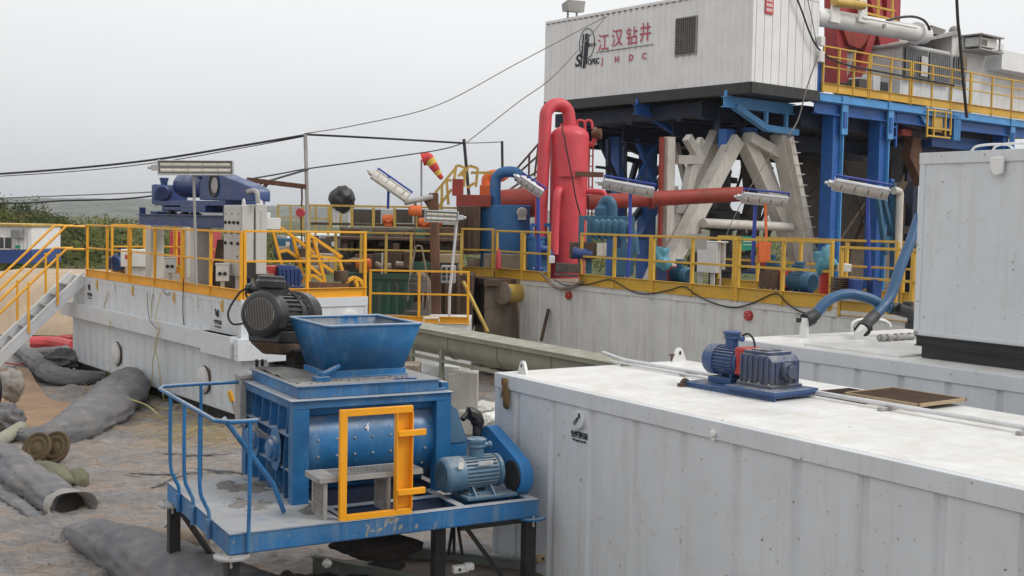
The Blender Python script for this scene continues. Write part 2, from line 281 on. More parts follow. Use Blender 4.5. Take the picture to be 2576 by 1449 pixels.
# ---------------- electric motors ----------------
def emotor(par,x,y,z,r,ln,axis=0,mk='blue_royal',mk2=None,box=True,mkb=None,feet=True,fan=True):
    """finned motor part under par, axis along local angle 'axis' (rad) from fan end (x,y,z)"""
    mk2=mk2 or mk; mkb=mkb or mk; bd=MB(); n=28
    bd.lathe2((0,0,0),(1,0,0),[(ln*.28,r*.84),(ln*.93,r*.84),(ln*.94,r*.94),(ln,r*.94),(ln*1.005,r*.4),(ln*1.12,r*.12)],n)
    for k in range(26):
        a=2*PI*k/26
        if abs(math.sin(a)+1)<.12: continue
        c,s_=cos(a),sin(a); bd.bar((ln*.30,c*r*.88,s_*r*.88),(ln*.90,c*r*.88,s_*r*.88),.10*r,.045*r if abs(c)<.0 else .16*r,up=(0,c,s_))
    if feet: bd.box(ln*.36,-r*.85,-r*1.12,ln*.86,r*.85,-r*1.02); bd.box(ln*.42,-r*.5,-r*1.05,ln*.5,r*.5,-r*.6); bd.box(ln*.72,-r*.5,-r*1.05,ln*.8,r*.5,-r*.6)
    o=bd.done('motor',mk,par,.002,loc=(x,y,z),rot=(0,0,axis))
    if fan:
        MB().lathe2((0,0,0),(1,0,0),[(.0,r*.72),(.0,r*.80),(ln*.03,r*.93),(ln*.07,r),(ln*.33,r*1.0),(ln*.33,r*.9),(ln*.1,r*.85)],n).done('fan_cover',mk2,o,.003)
        g=MB(); q=r*.70; nn=9
        for i in range(-nn,nn+1):
            u=i/nn*q; e_=math.sqrt(max(0,q*q-u*u))
            if e_>.01: g.bar((-.006,u,-e_),(-.006,u,e_),.0065*r/.2,.003); g.bar((-.009,-e_,u),(-.009,e_,u),.0065*r/.2,.003)
        g.done('fan_grille',mk2,o); MB().lathe2((-.002,0,0),(1,0,0),[(0,r*.70),(.002,r*.70)],n).done('fan_disc','motor_grey' if mk=='motor_black' else 'black_steel',o)
    if box:
        b_=MB(); b_.lathe2((ln*.62,0,r*.8),(0,0,1),[(0,r*.42),(r*.62,r*.42),(r*.64,r*.52),(r*.74,r*.52),(r*.76,r*.5),(r*.92,r*.5),(r*.94,r*.58),(r*1.1,r*.58),(r*1.16,r*.4)],20)
        b_.cyl((ln*.62,0,r*1.5),(ln*.62+r*.9,0,r*1.5),r*.14,n=12); b_.cyl((ln*.62+r*.75,0,r*1.5),(ln*.62+r*.95,0,r*1.5),r*.19,n=8); b_.done('terminal_box',mkb,o,.003)
    return o
# ================= GROUND =================
GZ=-.24
def gmat(name,grey,tan,bal):
    M=bpy.data.materials.new(name); M.use_nodes=True; t=M.node_tree; n=t.nodes; l=t.links.new; b=n['Principled BSDF']; b.inputs['Roughness'].default_value=.8
    tc=n.new('ShaderNodeTexCoord'); O=tc.outputs['Object']
    def nz(s,d=6,sc=(1,1,1),rz=0,ro=.6,dist=0):
        mp=n.new('ShaderNodeMapping'); mp.inputs['Scale'].default_value=sc; mp.inputs['Rotation'].default_value=(0,0,rz); l(O,mp.inputs[0])
        q=n.new('ShaderNodeTexNoise'); q.inputs['Scale'].default_value=s; q.inputs['Detail'].default_value=d; q.inputs['Roughness'].default_value=ro; q.inputs['Distortion'].default_value=dist; l(mp.outputs[0],q.inputs['Vector']); return q.outputs['Fac']
    def rg(v,a,c,x=0,y=1):
        q=n.new('ShaderNodeMapRange'); q.inputs['From Min'].default_value=a; q.inputs['From Max'].default_value=c; q.inputs['To Min'].default_value=x; q.inputs['To Max'].default_value=y; l(v,q.inputs['Value']); return q.outputs[0]
    def mix(f,a,c):
        q=n.new('ShaderNodeMixRGB')
        for i,v in ((0,f),(1,a),(2,c)):
            if isinstance(v,float): q.inputs[i].default_value=v
            elif isinstance(v,tuple): q.inputs[i].default_value=(*v,1)
            else: l(v,q.inputs[i])
        return q.outputs[0]
    c=mix(rg(nz(1.4,9,ro=.72),.38,.62),tuple(x*.8 for x in grey),tuple(x*1.15 for x in grey))
    c=mix(rg(nz(.9,10,(1,1.8,1),R(35),.74,.8),.56-bal*.2,.68-bal*.1,0,.85),c,tan)
    w=nz(3.6,9,(1,2.8,1),R(35),.68,1.6)
    c=mix(rg(w,.60,.70,0,.75),c,tuple(x*.75 for x in tan))
    c=mix(rg(nz(11,9,(1,3,1),R(35),.72,1.4),.585,.66,0,.75),c,(.11,.07,.05))  # dark streaks paint rust strokes and the shadows of liner wrinkles
    c=mix(rg(nz(2.6,8,ro=.75),.62,.78,0,.6),c,tuple(min(1,x*1.45) for x in grey))
    l(c,b.inputs['Base Color'])
    bp=n.new('ShaderNodeBump'); bp.inputs['Strength'].default_value=1; bp.inputs['Distance'].default_value=.09; l(w,bp.inputs['Height'])
    b2=n.new('ShaderNodeBump'); b2.inputs['Strength'].default_value=.5; b2.inputs['Distance'].default_value=.02; l(nz(14,8,ro=.7),b2.inputs['Height']); l(bp.outputs[0],b2.inputs['Normal']); l(b2.outputs[0],b.inputs['Normal']); return M
MT['membrane']=gmat('membrane',(.285,.275,.272),(.385,.285,.215),.55)
MT['earth']=gmat('earth',(.22,.18,.145),(.36,.235,.15),.8)
MT['dirt_near']=gmat('dirt_near',(.27,.25,.235),(.34,.27,.21),.5)
def grid(x0,x1,y0,y1,s,hf,name,mk):
    nx=int((x1-x0)/s)+1; ny=int((y1-y0)/s)+1; vs=[]; 
    for j in range(ny):
        for i in range(nx): x=x0+i*s; y=y0+j*s; vs.append((x,y,hf(x,y)))
    fs=[(j*nx+i,j*nx+i+1,(j+1)*nx+i+1,(j+1)*nx+i) for j in range(ny-1) for i in range(nx-1)]
    M=MB(); M.add(vs,fs); return M.done(name,mk,sharp=80)
kind(MB().add([(-4500,-60,GZ-.06),(4500,-60,GZ-.06),(4500,6000,GZ-.06),(-4500,6000,GZ-.06)],[(0,1,2,3)]).done('ground','earth'))
def hmem(x,y):
    r=abs(fbm(x,y,1.1,5)); u=x*.82-y*.57; v=x*.57+y*.82; q=1-abs(fbm(u*.55+5,v*1.5,1.5,4))*2.2; q2=1-abs(fbm(u*1.3+9,v*.8,1.2,4))*2.4; return GZ+.03*r+.05*max(0,q)**3+.04*max(0,q2)**4
g=grid(-9.5,3.5,8,25,.065,hmem,'membrane_floor','membrane'); kind(g); g=grid(-16,8,4,40,.4,lambda x,y:hmem(x,y)-.07,'muddy_yard','membrane'); kind(g)
g=grid(-7.2,-1.8,4,9.4,.1,lambda x,y:GZ+.02+.07*max(0,min(1,(-2.3-x)*1.2))*max(0,min(1,(9.6-y)))+.03*abs(fbm(x,y,2.2,5)),'foreground_soil','dirt_near'); kind(g)
# sand pool at left
def polysheet(px,z,name,mk,n=6):
    P=[Zp(a,b,z) for a,b in px]; P=smooth(P+[P[0]],n)[:-1]; M=MB(); M.add(P,[tuple(range(len(P)))]); return M.done(name,mk)
kind(polysheet([(-60,935),(60,925),(90,960),(130,1005),(210,1010),(300,985),(330,1000),(260,1035),(210,1075),(120,1100),(10,1100),(-60,1080)],GZ+.075,'sand_patch','sandy'))
# far scrub land and hills
def smat(name,a,b_,c_,s):
    M=bpy.data.materials.new(name); M.use_nodes=True; t=M.node_tree; n=t.nodes; l=t.links.new; b=n['Principled BSDF']; b.inputs['Roughness'].default_value=1; b.inputs['Specular IOR Level'].default_value=.1
    g=n.new('ShaderNodeNewGeometry'); q=n.new('ShaderNodeTexNoise'); q.inputs['Scale'].default_value=s; q.inputs['Detail'].default_value=9; q.inputs['Roughness'].default_value=.72; l(g.outputs['Position'],q.inputs['Vector'])
    r=n.new('ShaderNodeValToRGB'); e=r.color_ramp.elements; e[0].position=.38; e[0].color=(*a,1); e[1].position=.66; e[1].color=(*c_,1); k=e.new(.5); k.color=(*b_,1); l(q.outputs['Fac'],r.inputs[0]); l(r.outputs[0],b.inputs['Base Color']); return M
MT['scrub_land']=smat('scrub_land',(.04,.05,.02),(.085,.095,.04),(.18,.14,.08),.22)
MT['hill_near']=smat('hill_near',(.045,.055,.045),(.115,.125,.105),(.20,.195,.16),.075)  # hill greens greyed, with some haze put into the colour
MT['hill_far']=smat('hill_far',(.12,.135,.135),(.19,.20,.19),(.24,.24,.22),.04)  # paler grey mix paints distance haze onto the far hills
MT['leaf_a']=smat('leaf_a',(.045,.06,.015),(.095,.11,.03),(.16,.15,.055),.9)
MT['leaf_b']=smat('leaf_b',(.03,.045,.02),(.06,.075,.03),(.11,.10,.05),.6)
kind(MB().add([(-700,62,GZ-.03),(700,62,GZ-.03),(900,1200,GZ+.6),(-900,1200,GZ+.6)],[(0,1,2,3)]).done('scrub_land','scrub_land'))
def hill(d,hf,name,mk,x0,x1,s):
    vs=[]; n=int((x1-x0)/s)+1
    for j in range(9):
        t=j/8
        for i in range(n):
            x=x0+i*s; h=hf(x)*math.sin(t*PI/2)**.8; vs.append((x*(1+.25*t),d+t*d*.45,GZ+h*(1+.06*fbm(x*.01,t*4))+(.8*random.random() if j>1 else 0)))
    M=MB(); M.add(vs,[(j*n+i,j*n+i+1,(j+1)*n+i+1,(j+1)*n+i) for j in range(8) for i in range(n-1)]); return kind(M.done(name,mk,sharp=80))
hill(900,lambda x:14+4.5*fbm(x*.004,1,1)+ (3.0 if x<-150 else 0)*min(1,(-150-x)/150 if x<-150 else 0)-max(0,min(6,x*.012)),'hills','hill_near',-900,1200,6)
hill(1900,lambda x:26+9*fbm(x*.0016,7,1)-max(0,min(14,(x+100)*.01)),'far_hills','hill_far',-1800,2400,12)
# foliage
def leaves(M,c,r,n,ls,seed=0,low=.0):
    rd=random.Random(seed)
    for _ in range(n):
        while True:
            p=Vector((rd.uniform(-1,1),rd.uniform(-1,1),rd.uniform(-1,1)))
            if .25<p.length<1: break
        k=1+.45*mnoise.noise(Vector(c)*.7+p*1.9); p=Vector((p.x*r[0],p.y*r[1],p.z*r[2]))*k
        a=Vector((rd.gauss(0,1),rd.gauss(0,1),rd.gauss(0,1))).normalized(); b=a.orthogonal().normalized(); q=ls*rd.uniform(.5,1.3); o=Vector(c)+p
        M.add([o-a*q,o+b*q*.5,o+a*q,o-b*q*.5],[(0,1,2,3)])
def tree(x,y,h,w,lab,seed,mk='leaf_a'):
    h*=.80; w*=1.15
    t=thing('tree',lab,'tree',(x,y,GZ),0,'trees behind the cabin'); rd=random.Random(seed)
    M=MB(); M.tube([(0,0,0),(.1,.05,h*.35),(0,.1,h*.7),(.1,0,h*.95)],[.12,.09,.06,.02],8)
    for k in range(6):
        a=rd.uniform(0,6.28); z=h*rd.uniform(.25,.65); M.tube([(0,0,z),(cos(a)*w*.4,sin(a)*w*.4,z+h*.15),(cos(a)*w*.7,sin(a)*w*.7,z+h*.22)],[.05,.03,.012],6)
    M.done('trunk','trunk',t); F=MB()
    for k in range(16):
        a=rd.uniform(0,6.28); q=rd.random()**.6; z=h*rd.uniform(.22,.92); rr=w*(1.05-z/h*.75)*q
        s=h*rd.uniform(.10,.19); leaves(F,(cos(a)*rr,sin(a)*rr,z),(s*1.5,s*1.5,s*1.15),330,.085,seed*50+k)
    F.done('crown',mk,t)
for i,(px,py,d,h,w,lab) in enumerate([(-20,0,66,5.6,2.2,'leftmost dark green tree behind the white and blue cabin roof'),(18,0,60,4.6,2.0,'green tree rising behind the middle of the cabin roof'),(62,0,72,5.2,2.3,'tallest green tree, behind the right end of the cabin'),(112,0,78,4.8,2.3,'bushy green tree to the right of the tallest one'),(165,0,84,3.9,1.9,'low round green tree above the stair handrail'),(225,0,90,3.4,2.0,'low green tree behind the left end of the yellow railing')]):
    P=At(px,600,d); tree(P.x,P.y,h,w,lab,i+3,'leaf_a' if i%2 else 'leaf_b')
F=MB(); rd=random.Random(5)
for k in range(330):
    px=rd.uniform(-60,1150); d=rd.uniform(75,190); P=At(px,600,d); s=rd.uniform(.9,2.0)*(1.55 if px<330 else 1.15 if px<450 else .75); leaves(F,(P.x,P.y,GZ+s*.45),(s*1.5,s,s*.75),52,.26,k)
for k in range(120):
    px=rd.uniform(1450,2450); d=rd.uniform(85,200); P=At(px,600,d); s=rd.uniform(.9,1.7); leaves(F,(P.x,P.y,GZ+s*.45),(s*1.6,s,s*.75),45,.28,k+900)
o=F.done('shrubs','leaf_a'); o['kind']='stuff'; tag(o,'band of green and olive scrub between the yard and the hills','shrubs')
# ================= TANK A (left, with centrifuge) =================
tA=frt(FA,'mud_tank','long grey-white mud tank at left under the blue centrifuge, two round hatches on its side','tank')
M=MB().prism([(.035,0,.02),(.035,9.24,.02),(.035,9.24,1.98),(.035,0,1.98)],(2.46,0,0)); M.box(0.0,0,1.93,2.53,9.24,2.03); M.box(0,0,0,2.53,9.24,.06); corr(M,.0,0,9.24,.06,1.93,.42,.16,.03); 
for x in(0,2.47): M.box(x,-.012,.0,x+.06,.0,2.03)
M.box(0,-.02,1.86,2.53,0,2.03); M.done('body','white_paint',tA,.004)
M=MB().box(-.15,.1,1.06,0,9.72,1.39); M.box(-.17,.06,1.0,0,1.35,1.39); M.box(-.13,-.16,.98,.42,0,1.36); M.box(.42,-.16,.94,.62,0,1.30); M.done('side_channel','white_paint',tA,.006)
M=MB().ibeam((.08,9.3,-.12),(.08,-.02,-.12),.16,.24,.015); M.ibeam((2.4,9.3,-.12),(2.4,-.02,-.12),.16,.24,.015); M.box(.1,.0,-.24,2.4,.1,-.005); M.done('skid','black_steel',tA)
for y in(6.2,1.54):
    MB().lathe2((-.004,y-.02,.46),(-1,0,0),[(0,.262),(.025,.26),(.03,.24)],36).done('rust_shadow_ring','rust_brown',tA)  # off-centre brown ring paints both rust and the rim shadow of the hatch
    MB().lathe2((-.005,y,.46),(-1,0,0),[(0,.25),(.035,.25),(.035,.22),(.06,.22),(.07,.20)],36).done('hatch','white_dirty',tA,.003)
for k in range(8): 
    y=8.6-k*1.12; M=MB().bar((-.012,y,1.985),(-.012,y,1.80),.05,.02); M.bar((-.02,y-.05,1.78),(-.02,y+.04,1.9),.025,.02); M.done('railing_socket','yellow_faded' if k%2 else 'white_dirty',tA)
MB().lathe2((2.14,-.004,1.62),(0,-1,0),[(0,.19),(.03,.19),(.03,.16),(.045,.16)],32).done('round_cover','plain_white',tA)
M=MB(); M.lathe2((-.008,1.45,1.72),(-1,0,0),[(0,.001),(.001,.001)],4)
for y,z in((.98,1.72),(8.02,1.78)):
    M=MB(); M.bar((-.006,y+.09,z+.08),(-.006,y+.02,z-.04),.012,.035); M.bar((-.006,y-.02,z+.07),(-.006,y-.03,z-.06),.012,.03); M.bar((-.006,y+.05,z+.03),(-.006,y+.08,z-.02),.012,.02); M.done('hook_emblem','text_black',tA)
    text('空罐起吊',.085,'text_black',tA,(-.006,y-.02,z-.16),bold=.003); text('Lift empty tank only',.034,'text_black',tA,(-.006,y-.02,z-.235),bold=.001)
# floor plates on top with dried mud
MB().box(.1,.1,2.031,2.45,9.1,2.04).done('deck_plate','mud_wall',tA)
RG='yellow guard railings round the tank decks'
for y0,y1,lb in((8.3,5.56,'yellow railing on the left mud tank, section nearest the stairs'),(5.52,2.72,'yellow railing on the left mud tank, middle section of its long side'),(2.68,.03,'yellow railing on the left mud tank, long-side section ending at the near corner')):
    railing(FA,[(.03,y0),(.03,y1)],2.03,1.19,'yellow',lb,RG,3,.17)
railing(FA,[(.06,.03),(2.52,.03)],2.03,1.21,'yellow','yellow railing across the short end of the left mud tank, facing the blue hopper',RG,3,.17)
railing(FA,[(2.5,9.2),(2.5,5.9)],2.03,1.19,'yellow','yellow railing on the far long side of the left tank, behind the front one',RG,3,.17)
railing(FA,[(.9,9.22),(2.5,9.22)],2.03,1.19,'yellow','short yellow railing across the far end of the left mud tank',RG,3,.17)
# stairs
st=frt(FA,'metal_stairs','steep white steel stairs with double yellow handrails leading onto the left mud tank','stairs',None,0,0,0)
for y in(8.35,9.2):
    MB().bar((-.02,y,2.0),(-2.35,y,-.25),.03,.26,up=(0,0,1)).done('stringer','white_paint',st,.003)
    M=MB(); M.bar((-.02,y,2.14),(-2.35,y,-.11),.07,.02); M.done('stringer_edge','plain_white',st)
for k in range(9):
    z=1.82-k*.235; x=-.18-(2.0-z-.18)*.99; MB().box(x-.13,8.37,z-.015,x+.11,9.18,z+.015).done('tread','galv_dull',st,.003)
for y in(8.33,9.22):
    for hz in(1.12,.60):
        M=MB(); M.tube([(.0,y,2.05+hz),(-.42,y,2.05+hz),(-2.6,y,2.05+hz-2.15)],.028,8); M.done('handrail','yellow',st)
    for x in(-.62,-1.25,-1.9): MB().bar((x,y,1.98+x*.965),(x,y,2.43+hz+.12+x*.99),.05,.045).done('handrail_post','yellow',st)
# push button stations
def btn(fr,x,y,z,h,lab,rz=0):
    t=frt(fr,'push_button_station',lab,'control box','push-button boxes on short posts',x,y,z,rz)
    MB().bar((0,0,0),(0,0,h),.07,.07).done('post','cream_post',t); M=MB().box(-.12,-.07,h-.02,.12,.07,h+.30); M.box(-.135,-.085,h+.28,.135,.085,h+.31); M.done('box','plain_white',t,.01)
    for s in(-.045,.045): MB().lathe2((s,-.07,h+.12),(0,-1,0),[(0,.035),(.02,.035),(.022,.028),(.04,.026)],14).done('button','black_steel',t)
for px,py,lb in((428,716,'push-button box on a short post between the two grey centrifuge legs'),(560,740,'push-button box nearest the corner of the left mud tank'),(320,688,'push-button box farthest left on the tank, near the white cabinet')):
    p=FA.z(px,py,2.04); btn(FA,p.x,p.y,2.04,.26,lb,-R(28))
# centrifuge
def cz(x,y,pl=.7): return FA.x(340.6+x*.2671,371.5+y*.2671,pl)
cf=frt(FA,'decanter_centrifuge','big dark blue decanter centrifuge with round guard opening, raised over the left tank','centrifuge',None,0,0,0)
X0=.70
P=[cz(600,492,X0)]+[cz(*q,X0) for q in((604,400),(612,310),(640,265),(690,238),(740,232),(800,250),(860,280),(950,312),(1030,345),(1075,365),(1105,392),(1112,420),(1112,505))]
M=MB().prism(P,(.34,0,0)); M.done('belt_guard','blue_unit',cf,.02)
c=cz(742,355,X0); MB().lathe2((X0-.01,c.y,c.z),(-1,0,0),[(0,.235),(.012,.235),(.012,.205),(-.10,.20),(-.12,.01)],36).done('guard_opening','black_steel',cf); MB().lathe2((X0-.005,c.y-.07,c.z),(-1,0,0),[(0,.15),(.02,.15),(.02,.01)],28).done('pulley','galv_dull',cf)
a=cz(470,345,1.2); b=cz(640,345,1.2)
M=MB().lathe2((1.15,a.y,a.z-.02),(0,-1,0),[(0,.18),(.03,.24),(.2,.27),(1.5,.27),(1.55,.2)],32); M.done('drum_cover','blue_unit',cf)
M=MB(); q=cz(640,235,1.0); M.box(.85,q.y-.5,q.z-.1,1.3,q.y+.1,q.z+.02); M.done('top_box','blue_unit',cf,.01)
a=cz(330,420,.85); emotor(cf,.62,a.y-.12,a.z-.02,.17,.55,R(62),'blue_unit')
a=cz(225,420,.9); MB().box(.75,a.y-.12,a.z-.26,1.5,a.y+.08,a.z+.17).done('gear_cover','blue_unit',cf,.03)
FX=1.45; M=MB(); a=cz(175,500,.62); b=FA.x(667,510,FX); M.box(.62,b.y,a.z-.10,FX,a.y,a.z+.0)
a2=cz(240,530,.62); b2=cz(430,600,.62); c2=cz(665,610,.62); M.box(.6,c2.y,c2.z+.0,FX,b2.y,a.z-.09); M.box(.64,b2.y,b2.z+.02,FX-.04,a2.y,b2.z+.09); M.box(.64,a2.y-.12,b2.z,FX-.04,a2.y,a.z-.09); M.box(.64,b.y,a.z-.4,FX-.04,b.y+.14,a.z-.1); M.done('upper_frame','blue_unit',cf,.008)
a=cz(60,640,.6); M=MB()
yl=FA.x(672,660,1.35).y
for x in(.6,1.35): M.ibeam((x,a.y+.15,a.z-.08),(x,yl,a.z-.08),.16,.24,.02)
for y in(a.y,4.2,yl+.1): M.ibeam((.6,y,a.z-.08),(1.35,y,a.z-.08),.14,.2,.02)
M.box(.55,a.y-.02,a.z+.0,.68,a.y+.03,a.z+.18); M.box(.75,a.y-.5,a.z+.04,1.2,a.y-.1,a.z+.1); M.done('lower_frame','blue_unit',cf,.004)
for px in(340,470,560): q=cz(px,628,.75); MB().lathe2((.75,q.y,q.z-.03),(0,0,1),[(0,.14),(.04,.14),(.06,.08),(.14,.07)],16).done('vibration_mount','black_rubber',cf)
zf=a.z-.2
for px,py in((389,700),(504,722)):
    q=FA.z(px,py,2.04); MB().bar((q.x,q.y,2.04),(q.x,q.y,zf),.34,.3).done('support_leg','cream_post',cf,.006); MB().bar((q.x+.8,q.y,2.04),(q.x+.8,q.y,zf),.2,.2).done('support_leg','cream_post',cf,.006)
MB().tube([cz(1060,415,.68),cz(1110,405,.68),cz(1140,415,.68),cz(1150,445,.68),cz(1155,520,.68)],.045,10,sm=True).done('elbow_pipe','galv_dull',cf)
q=FA.y(680,548,1.6); M=MB().box(q.x-.2,1.6,q.z-.22,q.x+.22,1.9,q.z); M.cyl((q.x-.08,1.75,q.z),(q.x-.08,1.75,q.z+.1),.14,n=16); M.done('discharge_box','white_dirty',cf,.01)
q=FA.z(560,725,2.04); M=MB().prism([(1.0,3.6,2.05),(1.0,2.2,2.05),(1.0,2.35,3.0),(1.0,3.3,3.0)],(.03,0,0)); M.done('discharge_chute','rust_brown',cf)
q=FA.z(700,725,2.04)
# control cabinets
c=FA.y(610,515,.9); l=FA.x(563,520,c.x); r=FA.y(643,520,.9); r2=FA.y(672,520,.9)
cb=frt(FA,'control_cabinet','tall light grey electrical cabinet with rows of knobs, on the left mud tank','cabinet',None,c.x,.9,0)
M=MB().box(0,0,2.38,r.x-c.x-.03,l.y-.9,3.68); M.done('cabinet_body','cabinet',cb,.012)
MB().box(-.012,.05,2.42,-.0,l.y-.95,3.64).done('door','cabinet',cb,.004)
for row,(zz,n_) in enumerate(((3.52,3),(3.36,4),(3.18,3),(2.98,3))):
    for k in range(n_):
        yy=.12+k*(l.y-.9-.26)/max(1,n_-1)+.02
        if row in(0,): B1(-.018,yy-.02,zz-.01,-.012,yy+.02,zz+.01).done('label_plate','black_steel',cb)
        else: MB().lathe2((-.012,yy,zz),(-1,0,0),[(0,.035),(.02,.033),(.022,.02),(.045,.018)],12).done('knob','black_steel',cb)
B1(-.02,.16,2.72,-.01,.2,2.76).done('door_lock','black_steel',cb)
M=MB(); M.prism([(.05,.02,3.68),(.05,.14,3.68),(.05,.13,3.76),(.05,.08,3.8),(.05,.03,3.76)],(.02,0,0)); M.prism([(.28,.02,3.68),(.42,.02,3.68),(.41,.02,3.76),(.35,.02,3.8),(.29,.02,3.76)],(0,.02,0)); M.done('lifting_eye','plain_white',cb)
M=MB().bar((.05,.3,2.04),(.05,.3,2.38),.06); M.bar((.35,.3,2.04),(.35,.3,2.38),.06); M.done('cabinet_leg','cabinet',cb)
cb2=frt(FA,'slatted_cabinet','narrow light grey cabinet with louvre slots, right beside the cabinet with knobs','cabinet',None,r.x,.9,0)
w=r2.x-r.x; MB().box(.01,0,2.42,w,.45,3.70).done('cabinet_body','cabinet',cb2,.012); M=MB()
for k in range(9): M.box(.09,-.012,3.2+k*.045,w-.1,0,3.215+k*.045)
M.done('louvre','cabinet',cb2,.002); B1(-.16,-.02,2.36,.0,-.005,2.66).done('black_plate','black_steel',cb2)
MB().bar((.3,.3,2.04),(.3,.3,2.42),.3).done('cabinet_leg','mud_wall',cb2)
# agitator gear unit builder (axis +x: motor then gearbox)
def agitator(loc,rz,lab,mkm,mkg,mkb,mkc='red_guard',s=1.0,group=None,cap=True):
    t=thing('agitator_drive',lab,'gear motor',loc,rz,group); t.scale=(s,s,s)
    M=MB().box(-.68,-.30,0,.66,.38,.03); M.box(-.68,-.30,-.03,.66,-.27,.0); M.box(-.02,-.34,.03,.68,.38,.075); M.done('base_plate',mkb,t,.008)
    emotor(t,-.62,.06,.28,.175,.52,0,mkm); MB().box(-.5,-.1,.03,-.15,.22,.10).done('motor_plinth',mkb,t,.006)
    MB().box(-.13,-.08,.15,.12,.2,.46).done('coupling_guard',mkc,t,.02)
    M=MB(); M.box(.02,-.20,.07,.52,.30,.11); M.prism([(.04,-.17,.11),(.50,-.17,.11),(.50,-.17,.36),(.44,-.17,.42),(.06,-.17,.42)],(0,.44,0)); M.box(.06,-.13,.42,.42,.23,.455); M.box(.12,-.08,.455,.34,.16,.47)
    for k in range(6): M.box(.06+k*.075,-.19,.12,.08+k*.075,-.165,.40)
    for k in range(4): M.box(.495,-.12+k*.1,.13,.52,-.10+k*.1,.36)
    M.cyl((.50,.05,.25),(.57,.05,.25),.10,n=22); M.cyl((.57,.05,.25),(.60,.05,.25),.07,n=18)
    for k in range(6): M.cyl((.56,.05+.08*cos(k*PI/3),.25+.08*sin(k*PI/3)),(.585,.05+.08*cos(k*PI/3),.25+.08*sin(k*PI/3)),.012,n=6)
    M.done('gearbox',mkg,t,.006)
    M=MB()
    for k in range(4): 
        for y in(-.18,.28): MB().cyl((.05+k*.14,y,.11),(.05+k*.14,y,.13),.015,n=6).done('bolt','galv_dull',t)
    M.tube([(.3+.02*cos(a*PI/5),0.02*sin(a*PI/5)-.1,.49+.0) for a in range(11)],.006,6); M.done('eye_bolt','galv_dull',t)
    if cap: MB().tube([(-.22,.1,.55),(-.12,.12,.60),(-.06,.15,.54),(-.04,.16,.42)],.012,8,sm=True).done('cable','cable_black',t)
    return t
q=FA.z(628,735,2.04)
agitator(FA.w(q.x+.42,q.y-.05,2.04),FA.yaw+R(-2),'dark blue agitator drive with red guard, behind the short end railing of the left tank','blue_unit','blue_unit','rust_brown',s=1.1)
# small pieces on tank A
q=FA.z(285,688,2.04); t=frt(FA,'pump_motor','round dark blue motor end on the left tank deck, beside the white cabinet','motor',None,q.x,q.y,2.04); emotor(t,0,0,.25,.2,.5,R(35),'blue_unit')
q=FA.z(338,695,2.04); t=frt(FA,'white_control_box','squat white control box on a stand beside the round blue motor, left tank deck','control box',None,q.x,q.y,2.04,R(-20)); MB().box(-.3,-.12,.22,.3,.2,.62).done('box','plain_white',t,.015); MB().box(-.15,-.05,0,.28,.12,.22).done('stand','white_dirty',t,.005); B1(-.2,-.128,.4,-.12,-.12,.5).done('switch','red_guard',t)
# spare folded yellow stair rails lying on the tank end
t=frt(FA,'folded_handrails','loose yellow handrail frames stacked on the far side of the left tank end','handrail')
def yz(x,y,pl=2.4): return FA.y(348+x*.3205,348.3+y*.3205,pl)
def yf(x,y,pl=2.4): return FA.y(678.8+x*.2833,326.6+y*.2833,pl)
def yfr(segs,nm='rail_frame',pl=2.4):
    M=MB()
    for a,b in segs: M.bar(yf(*a,pl),yf(*b,pl),.058)
    M.done(nm,'yellow',t)
yfr([((15,870),(60,850)),((60,850),(105,875)),((20,880),(125,1290)),((105,875),(390,1090)),((205,960),(300,1330)),((85,1085),(150,1068)),((150,1068),(320,1180)),((150,1285),(200,1275)),((200,1275),(300,1350))])
yfr([((345,925),(345,1345)),((345,930),(640,1130)),((390,975),(488,1350)),((345,1115),(620,1145)),((345,1310),(385,1292)),((385,1292),(470,1350)),((440,1180),(655,1320)),((600,1100),(662,1320)),((350,1205),(450,1290))],pl=2.1)
t=frt(FA,'yellow_clamp','yellow cast clamp lying beside a brown beam at the corner of the left tank','clamp'); M=MB()
for a,b in(((1640,1120),(1690,1090)),((1690,1090),(1740,1110)),((1740,1110),(1770,1165)),((1700,1110),(1720,1165)),((1640,1120),(1600,1150))): M.bar(yz(*a,1.0),yz(*b,1.0),.07)
M.done('clamp_body','yellow',t,.01); 
t=frt(FA,'rusty_beam','short rusty channel lying on the deck behind the end railing of the left tank','beam'); MB().bar(yz(1330,1150,.9),yz(1640,1160,.9),.14,.12).done('channel','rust',t,.004); MB().lathe2(yz(1590,1120,1.0),(0,0,1),[(0,.14),(.2,.14)],14).done('pipe_stub','rust_brown',t)
